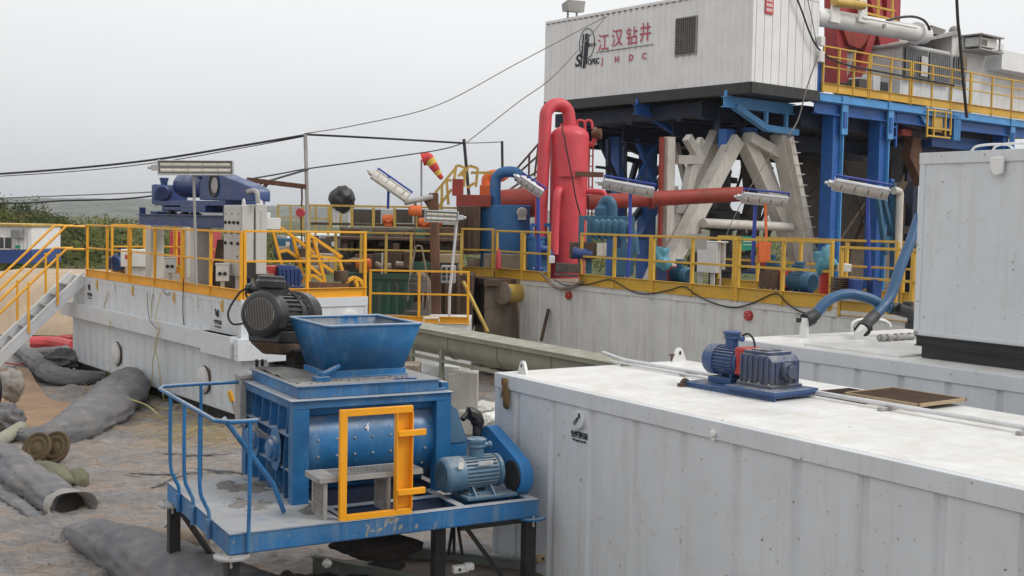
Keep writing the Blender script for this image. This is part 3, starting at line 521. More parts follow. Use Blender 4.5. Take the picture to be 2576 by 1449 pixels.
# lamp on thin pole
def lampfix(loc,rot,lab,L_=1.25,arm=True,back=False,mkb='galv'):
    """twin tube light: long x, open face towards -y"""
    t=thing('tube_light',lab,'flood light',loc,0,'twin-tube work lights on the site',rot=rot)
    M=MB().prism([(-L_/2,.06,-.09),(-L_/2,-.05,-.12),(-L_/2,-.06,-.11),(-L_/2,.03,-.07),(-L_/2,.03,.07),(-L_/2,-.06,.11),(-L_/2,-.05,.12),(-L_/2,.06,.09)],(L_,0,0)); M.box(-L_/2-.012,-.06,-.115,-L_/2,.06,.115); M.box(L_/2,-.06,-.115,L_/2+.012,.06,.115); M.done('housing',mkb,t,.003)
    if back:
        MB().prism([(-L_/2,-.075,-.05),(-L_/2,-.075,.05),(-L_/2,-.03,.115),(-L_/2,.03,.118),(-L_/2,.03,-.118),(-L_/2,-.03,-.115)],(L_,0,0)).done('back_cover',mkb,t,.006)
        for k in range(4):
            x=-L_/2+L_*(k+.5)/4; MB().box(x-.006,-.080,-.05,x+.006,-.074,.06).done('clip','black_steel',t)
    for z in(-.045,.045): MB().cyl((-L_/2+.03,-.015,z),(L_/2-.03,-.015,z),.03,n=14).done('glass_tube','tube_glass',t)
    M=MB().box(-L_/2-.11,-.045,-.05,-L_/2-.01,.045,.05); M.cyl((-L_/2-.17,0,0),(-L_/2-.11,0,0),.03,n=10); M.done('junction_box',mkb,t,.008)
    M=MB()
    for k in range(1,5): M.bar((-L_/2+L_*k/5,-.065,-.11),(-L_/2+L_*k/5,-.065,.11),.008,.008)
    M.done('guard_wire','galv_dull',t)
    if arm:
        M=MB(); M.tube([(-L_/2-.02,.0,.20),(L_/2+.02,.0,.20)],.022,8); M.tube([(-L_/2,0,.1),(-L_/2,0,.22)],.012,6); M.tube([(L_/2,0,.1),(L_/2,0,.22)],.012,6); M.done('bracket','blue_stand',t)
    return t
q=At(493,421,18.2); lampfix(q,(R(8),R(-1.0),R(4)),'twin-tube light with a clear front above the centrifuge, on a thin grey pole',1.13,arm=False)
t=thing('lamp_pole','thin grey pole carrying the light above the centrifuge','pole',FA.w(0,0,0)); 
a=At(494,700,18.3); b=At(487,431,18.25); t.location=a; MB().tube([(0,0,-.1),tuple(Vector(b)-Vector(a))],.022,8).done('pole','galv_dull',t)
# ================= TANKS B, C, D =================
def bigtank(fr,name,lab,y1,w,h,lip,pitch,off,gw,lipd=.012,ends=True,mk='white_paint',dep=.035,topmk='white_top',skid=True):
    t=frt(fr,name,lab,'tank'); M=MB().box(.045,y1,.0,w-.02,-.03,h-.01); corr(M,.008,y1,0,0,h-lip,pitch,gw,dep,off=off,slope=.28)
    corr(M,.008,.0,w,0,h-lip,pitch,gw,-dep,'y',off=.3); M.done('body',mk,t)
    MB().box(-lipd,y1,h-lip,.06,.012,h).done('top_rim',mk,t,.006); M=MB().box(-lipd+.01,-.04,h-lip,w,.012,h-.001); M.done('end_rim',mk,t,.004)
    MB().box(.055,y1,h-.02,w,-.035,h+.003).done('top_plate',topmk,t)
    for x,y in((0,-.0),): MB().box(-.004,-.06,0,.06,.004,h-lip).done('corner_post',mk,t,.004)
    if skid: MB().box(.05,y1,-.26,w,-.05,-.001).done('skid','black_steel',t)
    return t
tB=bigtank(FB,'mud_tank','nearest white steel tank, lower right, carrying the blue agitator drive and brown gratings',-9.5,2.6,1.91,.15,.63,.225,.11)
M=MB().box(.056,-3.345,1.912,1.65,-3.325,1.922); M.done('weld_seam','plain_white',tB)
c=FB.x(1458,1056,0); MB().lathe2((.03,c.y,c.z),(-1,0,0),[(0,.088),(.055,.088),(.06,.082)],32).done('round_plug','white_paint',tB)
M=MB()
for k in range(3):
    a=c.z-.035+k*.022; y=c.y+.035-k*.02
    M.tube([(-.034,y+.014*cos(q*PI/5),a+.014*sin(q*PI/5)) for q in range(11)],.0035,6)
M.prism([(-.033,c.y-.05,c.z+.03),(-.033,c.y-.025,c.z+.02),(-.033,c.y-.02,c.z+.06),(-.033,c.y-.045,c.z+.075)],(-.003,0,0)); M.bar((-.034,c.y-.03,c.z+.03),(-.034,c.y-.01,c.z+.01),.01); M.done('hook_emblem','text_black',tB)
text('空罐起吊',.066,'text_black',tB,(-.0,c.y+.0,c.z-.15),bold=.002); text('Lift empty tank only',.026,'text_black',tB,(-.0,c.y+.0,c.z-.20),bold=.0008)
def lug(x,y,z,par,rz=0,s=1):
    P=[(-.11,0,0),(.11,0,0),(.10,0,.03),(.05,0,.115),(.02,0,.135),(-.02,0,.135),(-.05,0,.115),(-.10,0,.03)]
    M=MB().prism([Vector(p)*s for p in P],(0,.03,0)); M.lathe2((0,-.004,.085*s),(0,1,0),[(0,.036*s),(.038,.036*s)],16); o=M.done('lifting_lug','plain_white',par,.004,loc=(x,y,z),rot=(0,0,rz))
    MB().lathe2((0,-.006,.085*s),(0,1,0),[(0,.02*s),(.042,.02*s)],14).done('eye','black_steel',o); return o
p=FB.z(1319,940,1.912); lug(p.x,p.y,1.91,tB,R(80)); p=FB.z(1718,908,1.912); lug(p.x-.05,p.y,1.91,tB,R(12),1.15)
p=FB.x(1800,1090,0); M=MB().lathe2((-.012,p.y,p.z),(-1,0,0),[(0,.03),(.03,.03),(.034,.018)],14); M.box(-.03,p.y-.012,p.z-.06,-.012,p.y+.02,p.z); M.done('rim_hook','plain_white',tB,.003)
# grating opening + cover
G=[FB.z(*q,1.93) for q in((2135,1000),(2305,1033),(2418,1015),(2255,988))]
t=frt(FB,'grating_cover','brown rusty grating plate lying loose on the white tank top beside the dark opening','grating',None,(G[0].x+G[2].x)/2,(G[0].y+G[2].y)/2,1.95)
cx=(G[0].x+G[2].x)/2; cy=(G[0].y+G[2].y)/2; M=MB(); gx=.36; gy=.40
M.box(-gx,-gy,0,gx,-gy+.02,.03); M.box(-gx,gy-.02,0,gx,gy,.03); M.box(-gx,-gy,0,-gx+.02,gy,.03); M.box(gx-.02,-gy,0,gx,gy,.03); M.done('frame','wood',t)
M=MB()
for k in range(36): M.box(-gx+.02,-gy+.025+k*.021,.002,gx-.02,-gy+.030+k*.021,.027)
for k in range(6): M.box(-gx+.06+k*.125,-gy+.02,.004,-gx+.068+k*.125,gy-.02,.024)
M.box(-gx+.02,-gy+.02,.001,gx-.02,gy-.02,.008); M.done('bars','rust_brown',t); t.rotation_euler[2]+=R(3)
o=FB.z(2105,985,1.92); M=MB().box(1.85,-3.28,1.914,2.42,-2.6,1.918); M.done('opening_shade_plate','mud_shade_dark',tB)  # flat dark plate, the opening's inner shade given as colour
M=MB()
for k in range(22): M.box(1.86+k*.025,-3.27,1.918,1.866+k*.025,-2.61,1.93)
M.box(1.84,-3.29,1.915,1.855,-2.59,1.935); M.box(2.41,-3.29,1.915,2.43,-2.59,1.935); M.box(1.84,-2.6,1.915,2.43,-2.585,1.935); M.done('opening_grating','rust_brown',tB)
# conduits
t=frt(FB,'conduit_pipe','pair of thin grey conduit pipes clipped along the near white tank top','pipe')
MB().tube([(1.60,.25,2.02),(1.64,-.1,1.965),(1.70,-1.4,1.962),(1.74,-3,1.962),(1.80,-5,1.962),(1.85,-8,1.962)],.022,8).done('pipe_run','galv',t)
MB().tube([(1.54,.05,1.95),(1.60,-1.4,1.94),(1.64,-2.6,1.94)],.013,8).done('pipe_run','galv',t)
for y in(-.15,-1.1,-2.7,-3.6,-4.9,-6): MB().box(1.60+(-y)*.025-.05,y-.025,1.915,1.60+(-y)*.025+.16,y+.025,1.945).done('clip','galv_dull',t,.003)
p=FB.z(1690,908,1.92); t=frt(FB,'small_valve','tiny dark valve handle standing on the back edge of the near white tank','valve',None,p.x,p.y,1.915); M=MB().cyl((0,0,0),(0,0,.07),.014,n=8); M.box(-.035,-.012,.07,.035,.012,.085); M.done('valve_body','rust_brown',t)
p=FB.z(1722,970,1.92); t=frt(FB,'steel_scrap','small rusty bracket lying left of the agitator base on the white tank top','scrap',None,p.x,p.y,1.915); M=MB().box(-.07,-.03,0,.05,.03,.03); M.lathe2((.02,0,.02),(0,1,.3),[(0,.05),(.04,.05)],14); M.done('bracket','rust_brown',t,.004)
agitator(FB.w(1.40,-2.24,1.94),FB.yaw-PI/2+R(3),'navy blue agitator drive with red guard and ribbed gearbox on the nearest white tank','blue_motor','blue_grime','blue_motor',s=.86)
# ribbon at corner
t=frt(FB,'brown_ribbon','torn brown strip of cloth hanging from the left corner of the nearest white tank','ribbon'); M=MB()
def rb(px,py,dx=-.03): q=FB.x(px,py,dx); return q
pts=[((1262,950),(1277,952)),((1262,966),(1276,968)),((1268,985),(1280,985)),((1265,1000),(1282,1000)),((1266,1022),(1281,1018)),((1273,1030),(1280,1029))]
L_=[rb(*a,-.035-.012*(i%2)) for i,(a,b) in enumerate(pts)]; R_=[rb(*b,-.02-.02*((i+1)%2)) for i,(a,b) in enumerate(pts)]
n=len(pts); M.add(L_+R_,[(i,i+1,n+i+1,n+i) for i in range(n-1)]); a=[rb(1264,970,-.04),rb(1272,975,-.03),rb(1268,990,-.04),rb(1258,1003,-.03)]; M.add(a,[(0,1,2,3)]); o=M.done('cloth','rust',t); s=o.modifiers.new('s','SOLIDIFY'); s.thickness=.005; MT['ribbon']=mat('ribbon',(.22,.12,.035),.7,dirt=.5,dcol=(.10,.05,.02)); o.data.materials[0]=MT['ribbon']
# tank C
tC=bigtank(FC,'mud_tank','second white tank behind the nearest one, with two blue hoses joined to its top',-10,4.2,2.0,.16,.62,.40,.10)
for px,py,tx,ty in((2022,850,2026,800),(2160,858,2172,825)):
    p=FC.z(px,py,2.0); t=FC.y(tx,ty,p.y); MB().tube([tuple(p),(p.x,p.y,p.z+.10),tuple(t)],.062,14).done('hose_stub','plain_white',tC)
p=FC.z(2190,835,2.0); a=FC.z(2135,845,2.0); b=FC.z(2240,823,2.0); M=MB()
P=[FC.y(x,y,(a.y+b.y)/2) for x,y in((2143,832),(2143,818),(2152,807),(2175,802),(2200,801),(2225,806),(2238,814),(2240,822))]; M.tube(P,.018,8,sm=True); M.done('curved_handle','plain_white',tC)
p=FC.z(2240,858,2.0); t=frt(FC,'pipe_coupling','grey threaded couplings lying on the white tank top beside the black container base','coupling',None,p.x,p.y,2.05); M=MB().cyl((-.25,0,.0),(.45,-.05,.0),.03,n=12)
for x in(-.22,-.1,.08,.2,.36): M.cyl((x,-.01,0),(x+.07,-.01,0),.052,n=10)
M.done('coupling_body','galv_dull',t)
M=MB().box(.25,-2.5,2.004,1.35,-1.05,2.03); M.done('cover_plate','plain_white',tC,.003)
# hoses
def hose(pix,d0,d1,lab,split):
    P=[At(x,y,d0+(d1-d0)*i/(len(pix)-1)) for i,(x,y) in enumerate(pix)]; t=thing('suction_hose',lab,'hose',(0,0,0),0,'blue suction hoses'); P=smooth(P,4); r=.075
    a,b=split; n=len(P); i0=int(a*n); i1=int(b*n)
    M=MB().tube(P[i0:i1+1],.073,16)
    M.done('hose_body','hose_blue',t)
    if i0>0: MB().tube(P[:i0+1],.079,14).done('rubber_sleeve','hose_dark',t)
    if i1<n-1: MB().tube(P[i1:],.085,14).done('rubber_sleeve','hose_dark',t)
    d=(P[1]-P[0]).normalized(); M=MB(); M.cyl(P[0]-d*.02,P[0]+d*.10,.10,n=16); M.bar(P[0]-d*.02+Vector((-.12,0,.0)),P[0]-d*.02+Vector((.12,0,.02)),.04,.06); M.done('clamp','black_steel',t); return t
ds=(FC.w(*FC.z(2022,850,2.0))-CP).dot(FW)
hose([(2029,805),(2048,794),(2070,768),(2094,750),(2134,740),(2187,751),(2223,771),(2253,777),(2282,785)],ds,ds+.5,'blue suction hose arching low to the right from the left white stub pipe',(.16,.80))
hose([(2172,828),(2183,811),(2210,784),(2240,745),(2266,669),(2293,602),(2312,545)],ds-.1,ds+.9,'blue suction hose rising steeply behind the corner of the upper right container',(.30,1))
q=At(2284,790,ds+.3); t=thing('pipe_elbow','dark valve elbow at the end of the low blue hose','elbow',q); M=MB().tube([(-.12,0,.06),(0,0,.05),(.08,0,-.02),(.09,0,-.17)],.09,12,sm=True); M.cyl((.09,0,-.2),(.09,0,-.12),.12,n=14); M.cyl((.0,.0,.1),(0,0,.17),.07,n=12); M.done('elbow_body','hose_dark',t)
# container on C
c=FC.x(2298,842,FC.z(2306,900,2.0).x); cx=c.x; cy=c.y
t=frt(FC,'steel_container','big white steel container with black base at the right edge, above the tanks','container',None,cx,cy,0)
z0=c.z; z1=FC.x(2316,385,cx).z
M=MB().box(.03,-6.2,z0,2.4,-.0,z1-.003); corr(M,.008,-6.2,0,z0,z1-.12,.55,.24,.02,off=.1,slope=.4); M.done('body','white_paint',t); M=MB().box(-.012,-6.2,z1-.13,.05,.006,z1); M.box(-.004,-.07,z0,.05,.003,z1-.02); M.box(-.004,-6.2,z0-.0,.05,.0,z0+.05); M.done('frame','white_paint',t,.005)
MB().box(.05,-6.1,2.005,2.3,-.08,z0-.002).done('base','black_steel',t,.006); MB().ibeam((.02,-.03,z0-.06),(.02,-6.1,z0-.06),.08,.12,.012).done('base_rail','black_steel',t)
p=FC.x(2515,395,cx); q=FC.x(2515,437,cx); M=MB(); M.prism([(-.012,p.y-cy+.08,p.z),(-.012,p.y-cy-.08,p.z),(-.012,p.y-cy-.07,q.z),(-.012,p.y-cy+.02,q.z-.03),(-.012,p.y-cy+.08,p.z-.12)],(-.05,0,0)); M.done('side_lug','plain_white',t,.012)
for px in(2495,2550): p=FC.x(px,376,cx+.2); MB().tube([(.2,p.y-cy+.26,z1),(.2,p.y-cy+.2,z1+.06),(.2,p.y-cy,z1+.075),(.2,p.y-cy-.2,z1+.06),(.2,p.y-cy-.26,z1)],.014,8,sm=True).done('top_handle','plain_white',t)
# tank D
tD=bigtank(FD,'mud_tank','long white mud tank behind, with two red plugs on its side and yellow railing above',-16,2.7,2.08,.13,.82,.30,.14,mk='white_dirty',topmk='mud_wall')
for y in(-2.05,-7.86): 
    o=MB().lathe2((.01,y,1.815),(-1,0,0),[(0,.095),(.07,.095),(.075,.085)],28).done('red_plug','red_guard',tD,.003); M=MB()
    for k in range(4): M.cyl((-.064,y+.06*cos(k*PI/2),1.815+.06*sin(k*PI/2)),(-.073,y+.06*cos(k*PI/2),1.815+.06*sin(k*PI/2)),.01,n=6)
    M.done('bolt','cream_steel',o)
for y0,y1,lb in((-2.45,-4.95,'yellow railing on the rear long tank, section in front of the blue pump manifold'),(-5.0,-7.45,'yellow railing on the rear long tank, section in front of the white switch box'),(-7.5,-9.85,'yellow railing on the rear long tank, section ending left of the blue hoses'),(-10.0,-13.0,'yellow railing on the rear tank, rightmost section seen behind the blue hoses')):
    railing(FD,[(.0,y0),(.0,y1)],2.08 if y0>-9.9 else 2.0,1.17,'yellow_faded',lb,RG,3,.24,w=.06)
railing(FD,[(2.7,-4.0),(2.7,-9.0)],2.08,1.17,'yellow_faded','yellow railing on the far side of the rear long tank, under the white rig legs',RG,5,.2,w=.06)
railing(FD,[(2.7,-9.1),(2.7,-14.0)],2.08,1.17,'yellow_faded','yellow railing on the far side of the rear long tank, near the blue rig columns',RG,5,.2,w=.06)
a=FD.x(1382,700,.0); b=FD.x(1247,700,-.0)
railing(FD,[(b.x,b.y),(0,(a.y+b.y)/2-.02)],2.08,1.17,'yellow_faded','yellow railing right of the corner by the red bottle, under the blue degasser box',RG,2,.22,w=.06)
railing(FD,[(0,(a.y+b.y)/2-.06),(a.x,a.y)],2.08,1.17,'yellow_faded','yellow railing left of the red vessel, in front of the blue lamp post',RG,2,.22,w=.06)
P=FD.w(b.x,b.y); q=At(1160,600,(P-CP).dot(FW)+.0); ql=FD.l(q)
railing(FD,[(ql.x,ql.y),(b.x-.03,b.y+.05)],2.08,1.2,'yellow_faded','yellow railing corner section right of the rusty davit post',RG,2,.22,w=.06)
# dirty end of rear tank system
pw=At(1195,700,29.2); p2=At(1312,702,28.45); p0=At(1240,702,28.3)
t=thing('settling_tank','mud-stained brownish tank end below the yellow walkway corner, with a yellow pipe','tank',(0,0,0)); M=MB()
A_=[(pw.x,pw.y+.3),(pw.x+.35,pw.y-.5),(p0.x-.2,p0.y-.1),(p0.x+.15,p0.y),(p2.x-.1,p2.y+.35),(p2.x+.3,p2.y+3.0),(pw.x+.2,pw.y+3.4)]
M.prism([(x,y,-.1) for x,y in A_],(0,0,2.0)); M.done('shell','mud_wall',t,.02,sharp=50); M=MB().prism([(x,y-.25,1.92) for x,y in A_],(0,0,.14)); M.done('deck_edge','rust_brown',t)
p=At(1265,738,28.1); q=At(1312,738,28.6); o=MB().cyl(tuple(p),tuple(q),.225,n=26).done('outlet_pipe','yellow_old',t); d=(q-p).normalized(); MB().lathe2(tuple(p-d*.03),tuple(d),[(0,.27),(.05,.27),(.06,.22)],28).done('flange','mud_wall',o)
# cable drooping along tank D and white hose
t=frt(FD,'power_cable','black cable drooping in swags along the yellow toe boards of the rear tank','cable'); MB().tube([FD.x(1393+x*.3205,503+y*.3205,-.05) for x,y in((0,625),(100,670),(260,665),(430,625),(520,665),(620,720),(740,738),(900,710),(1020,680),(1110,740),(1230,800),(1400,845),(1560,810),(1740,735),(1830,810),(1932,875),(2050,890),(2170,830))],.014,6,sm=True).done('cable_run','cable_black',t)
t=frt(FD,'slack_hose','pale mud-coloured hose sagging at the gap between the yellow railings','hose'); MB().tube([FD.x(1083.6+x*.267,541.8+y*.267,-.08) for x,y in((1040,545),(1090,590),(1150,660),(1230,690),(1320,680),(1390,645),(1430,620))],.035,8,sm=True).done('hose_run','mud_wall',t)
t=frt(FD,'leaning_bar','rusty steel bar leaning on the left end of the rear white tank','bar'); MB().bar(FD.x(1083.6+1040*.267,541.8+1185*.267,-.25),FD.x(1083.6+1110*.267,541.8+880*.267,-.05),.09,.03).done('bar_body','rust_brown',t)
# ================= BLUE MIXER UNIT =================
mx_=frt(FM,'mud_mixer','blue mixing unit with numbered drum on a dusty platform with dark legs','mixer',None,0,0,0)
zt=.85; X1=2.99; Y1=2.13
M=MB().box(0,0,.68,X1,.012,zt); M.box(0,0,zt-.014,X1,.09,zt+.001); M.box(0,0,.68,X1,.09,.694); M.box(0,.012,.68,.012,Y1,zt+.002); M.box(0,.012,zt-.012,.09,Y1,zt+.003); M.box(X1-.012,.012,.68,X1,Y1,zt-.001); M.box(X1-.09,.09,zt-.013,X1-.001,Y1,zt+.002); M.box(0,Y1,.68,X1,Y1+.012,zt); M.box(0,Y1-.09,zt-.016,X1,Y1,zt)
for x in(1.0,1.05,2.2): M.box(x,.09,.69,x+.014,Y1-.09,zt-.004); M.box(x-.03,.09,zt-.012,x+.05,Y1-.09,zt-.002)
M.box(1.05,.55,.69,X1-.02,.564,zt-.006); M.box(1.05,.5,zt-.01,2.2,.6,zt-.001); M.done('platform_frame','blue_mixer_worn',mx_,.003)
MB().box(.0,.0,zt+.002,1.0,Y1,zt+.010).done('deck_plate','blue_deck',mx_)
M=MB().box(1.06,.1,.70,2.2,.55,.712); M.prism([(1.1,.1,.70),(1.1,.3,.70),(1.1,.5,.83)],(1.1,0,0)); M.done('drip_tray','blue_rig_shade',mx_); MB().box(.95,.85,.70,2.25,2.1,.90).done('under_tray','blue_rig_shade',mx_)  # both trays coloured near-black blue to paint the shade below the drum
for x,y in((.0,.0),(.0,1.98),(X1-.07,.05),(2.0,1.7)):
    MB().lathe2((x+.03,y+.03,.655),(0,0,1),[(0,.15),(.022,.15)],28).done('mounting_disc','galv_dull' if x<1 else 'blue_mixer',mx_,.003)
    for a in(.5,2.2,4.4): MB().cyl((x+.03+.12*cos(a),y+.03+.12*sin(a),.60),(x+.03+.12*cos(a),y+.03+.12*sin(a),.70),.011,n=6).done('mounting_bolt','galv_dull',mx_)
for x,y in((.03,.03),(.03,2.0),(X1-.05,.10),(2.05,.12+1.5),(2.1,.35)): MB().bar((x,y,GZ-.1),(x,y,.655),.11,.11).done('leg','black_steel',mx_,.006)
M=MB().bar((.08,1.98,.62),(.60,1.7,GZ),.07,.04); M.done('leg_brace','black_steel',mx_); MB().bar((X1-.1,.10,GZ+.05),(2.35,.3,.6),.09,.04).done('leg_brace','black_steel',mx_); MB().bar((2.2,.12,.645),(2.95,.12,.645),.08,.06).done('leg_brace','black_steel',mx_); MB().bar((.05,.05,GZ+.25),(.05,2.0,GZ+.25),.10,.06).done('leg_brace','black_steel',mx_)
# body
xa,xb,ya,yb,zb=.79,2.39,.71,2.28,1.81
for x,y,n_ in((xa,ya,1),(xb-.15,ya,1),(xa,yb-.12,0),(xb-.15,yb-.12,0)):
    M=MB().box(x,y,zt-.0,x+.155,y+.012,zb-.001); M.box(x,y+.012,zt,x+.012,y+.13,zb-.001); M.box(x+.143,y+.012,zt,x+.155,y+.13,zb-.001); M.done('column','blue_mixer',mx_,.003)
M=MB().box(xa-.004,ya-.004,zb-.07,xb+.004,ya+.10,zb); M.box(xa-.006,ya+.10,zb-.075,xa+.12,yb,zb+.001); M.box(xb-.1,ya+.1,zb-.07,xb+.005,yb,zb); M.box(xa,yb-.1,zb-.07,xb,yb+.01,zb+.002); M.box(xa-.03,ya-.03,zb+.002,xb+.02,yb+.02,zb+.012); M.done('top_frame','blue_mixer_worn',mx_,.003)
M=MB()
M=MB(); P=[]
for k in range(72):
    a=2*PI*k/72; P.append((1.46-.705*math.sin(a),1.345+.495*cos(a)))
M.prism([(xa+.132,y,z) for y,z in P],(xb-xa-.264,0,0)); M.done('drum_shell','blue_mixer',mx_,sharp=40)
MB().cyl((xa+.13,1.15,.95),(xb-.13,1.15,.95),.085,n=20).done('lower_pipe','blue_mixer',mx_)
MB().prism([(xa+.14,ya+.30,1.60),(xa+.14,ya+.12,1.66),(xa+.14,ya+.10,zb-.07),(xa+.14,ya+.35,zb-.07)],(xb-xa-.28,0,0)).done('upper_panel','blue_mixer',mx_)
M=MB()
def ds_(a): return (1.46-.709*math.sin(a),1.345+.498*cos(a))
for i in range(7):
    for j,a in enumerate((R(80),R(98),R(117))):
        x=xa+.26+i*.182; y,z=ds_(a); M.sph((x,y,z),.0125,4)
M.done('rivets','galv_dull',mx_)
y4,z4=ds_(R(70)); text('4',.105,'text_white',mx_,(1.545,y4-.012,z4),'-y',bold=.003,sx=.8,name='painted_number')
# left end with ribs and two bearing plates
M=MB().box(xa+.11,ya+.13,zt,xa+.122,yb-.1,zb-.07); M.done('end_plate','blue_mixer_worn',mx_)
M=MB()
for y in(.98,1.23,1.48,1.73,1.98): 
    M.prism([(xa+.11,y,zt),(xa+.01,y,zt+.02),(xa+.0,y,1.25),(xa+.05,y,zb-.07),(xa+.11,y,zb-.07)],(0,.012,0))
for z in(1.14,1.46): M.box(xa+.005,ya+.13,z,xa+.11,yb-.1,z+.012)
M.done('end_rib','blue_mixer_worn',mx_)
for y in(1.20,1.85):
    M=MB().prism([(xa-.012,y+.17*cos(a),1.30+.22*sin(a)) for a in [k*PI/4+PI/8 for k in range(8)]],(.012,0,0)); o=M.done('bearing_plate','blue_mixer_worn',mx_,.003); M=MB().lathe2((xa-.01,y,1.30),(-1,0,0),[(0,.12),(.03,.12),(.035,.09),(.07,.085),(.075,.03)],24)
    for k in range(8): M.cyl((xa-.01,y+.105*cos(k*PI/4),1.30+.105*sin(k*PI/4)),(xa-.05,y+.105*cos(k*PI/4),1.30+.105*sin(k*PI/4)),.012,n=6)
    M.done('bearing','blue_mixer_worn',o)
M=MB().box(xa-.06,2.16,1.35,xa+.06,2.34,1.86); M.box(xa-.07,2.14,1.84,xa+.07,2.36,1.88); M.done('wiring_box','galv_dull',mx_,.006)
M=MB()
for k in range(5): M.tube([(xa-.02,2.15-.02*k,1.48),(xa-.06,2.02,1.42-.01*k),(xa-.03,1.8,1.46+.01*k),(xa-.05,1.62,1.44-.02*k),(xa-.02,1.5-.12*k,1.40)],.005,5,sm=True)
M.done('wires','cable_grey',mx_)
# lid
M=MB().box(.86,.78,1.825,2.29,.79,1.93); M.box(.86,.79,1.825,.87,2.2,1.931); M.box(2.28,.79,1.825,2.29,2.2,1.93); M.box(.86,2.19,1.825,2.29,2.2,1.93); M.box(.84,.76,1.93,2.31,2.22,1.942); M.box(2.29,.79,1.825,2.38,.80,1.85); M.done('lid','blue_mixer_worn',mx_,.003)
MT['lid_dust']=mat('lid_dust',(.16,.21,.27),.8,dirt=.9,dcol=(.27,.26,.25),dust=.9,ducol=(.30,.29,.29),chip=.35,ccol=(.05,.13,.26),bump=.7,bs=25,var=.2)
MB().box(.85,.77,1.942,2.30,2.21,1.946).done('lid_plate','lid_dust',mx_)
M=MB().tube([(1.17,1.02,2.0),(1.38,1.10,2.07)],.025,10); M.box(1.10,.95,1.945,1.24,1.08,1.99); M.cyl((1.17,1.02,1.95),(1.17,1.02,2.03),.03,n=10); M.done('latch_handle','blue_mixer',mx_,.003)
M=MB().lathe2((2.03,.86,1.946),(0,0,1),[(0,.055),(.012,.055)],18); M.bar((1.85,.86,1.952),(2.03,.86,1.952),.015,.008); M.done('hand_hole','blue_royal',mx_)
# dried mud crumbs on lid and deck
M=MB(); rd=random.Random(3)
for k in range(620):
    if k<430: x=rd.uniform(.88,1.75); y=rd.uniform(.86,2.15); z=1.947; 
    elif k<500: x=rd.uniform(1.2,2.1); y=rd.gauss(1.0,.03); z=1.947
    else: continue
    if k<430 and rd.random()>math.exp(-((x-1.05)**2)/.12): continue
    s=rd.uniform(.003,.013); M.sph((x,y,z+s*.2),s,3,(1,rd.uniform(.6,1.6),.6))
o=M.done('mud_crumbs','dried_mud',mx_,sharp=80); o['kind']='stuff'; 
M=MB(); vs=[]; n=26
def hl(x,y): return max(0,.05*math.exp(-((x-1.05)**2/.06+(y-1.65)**2/.25))+.018*fbm(x*5,y*5))-.006
for j in range(n):
    for i in range(n): x=.88+.85*i/(n-1); y=.85+1.3*j/(n-1); vs.append((x,y,1.943+hl(x,y)))
M.add(vs,[(j*n+i,j*n+i+1,(j+1)*n+i+1,(j+1)*n+i) for j in range(n-1) for i in range(n-1)]); M.done('mud_layer','dried_mud',mx_,sharp=80)
# hopper
hp=frt(FM,'feed_hopper','blue flared sheet-metal hopper open at the top, on the mixing unit lid','hopper',None,0,0,0)
zb0,zr=1.947,2.475; bx0,bx1,by0,by1=1.28,2.07,1.16,1.72
# rim corners from the photograph on the rim height plane
r1=FM.z(824,822,zr); r2=FM.z(1067,817,zr); rw=r2.x-r1.x; cxh=(r1.x+r2.x)/2
rx0,rx1=r1.x,r2.x; ry0=r1.y; ry1=ry0+1.05
print('hopper rim',rx0,rx1,ry0)
dx=(rx0+rx1)/2-(bx0+bx1)/2
Q0=[(bx0,by0,zb0+.05),(bx1,by0,zb0+.05),(bx1,by1,zb0+.05),(bx0,by1,zb0+.05)]; Q1=[(rx0,ry0,zr),(rx1,ry0,zr),(rx1,ry1,zr),(rx0,ry1,zr)]
M=MB().add(Q0+Q1,[(0,1,5,4),(1,2,6,5),(2,3,7,6),(3,0,4,7)]); o=M.done('walls','blue_mixer',hp,.0,sharp=20); s=o.modifiers.new('s','SOLIDIFY'); s.thickness=.01; s.offset=0
M=MB(); 
for a,b in((0,1),(1,2),(2,3),(3,0)): M.tube([Q1[a],Q1[b]],.016,10); M.sph(Q1[a],.017,6)
M.done('rim','blue_mixer_worn',hp); M=MB().box(bx0-.05,by0-.03,zb0,bx1+.05,by1+.03,zb0+.012); M.box(bx0-.03,by0-.02,zb0,bx1+.03,by1+.02,zb0+.07); M.done('base_flange','blue_mixer',hp,.003)
# gate frame
t=frt(FM,'yellow_gate_frame','orange-yellow steel gate frame with two stub brackets on the mixer platform edge','gate',None,0,0,0)
gx0,gx1,gz0,gz1=.975,1.665,.853,1.83; y=.03
M=MB().box(gx0,y-.02,gz0,gx0+.065,y+.025,gz1); M.done('left_post','orange_gate',t,.003); M=MB().box(gx0+.065,y-.02,gz1-.06,gx1,y+.025,gz1); M.done('top_bar','orange_gate',t,.003); MB().box(gx0+.065,y-.02,gz0,gx1,y+.025,gz0+.05).done('bottom_bar','orange_gate',t,.003)
M=MB().box(gx1-.16,y-.03,gz0+.05,gx1-.15,y+.04,gz1-.06); M.box(gx1-.15,y+.03,gz0+.05,gx1-.01,y+.04,gz1-.06); M.box(gx1-.01,y-.03,gz0+.05,gx1,y+.04,gz1-.06); M.done('wide_post','orange_gate',t,.002)
for z in(1.03,1.56): MB().box(gx1-.15,y-.045,z,gx1+.12,y-.005,z+.055).done('stub_bracket','orange_gate',t,.004)
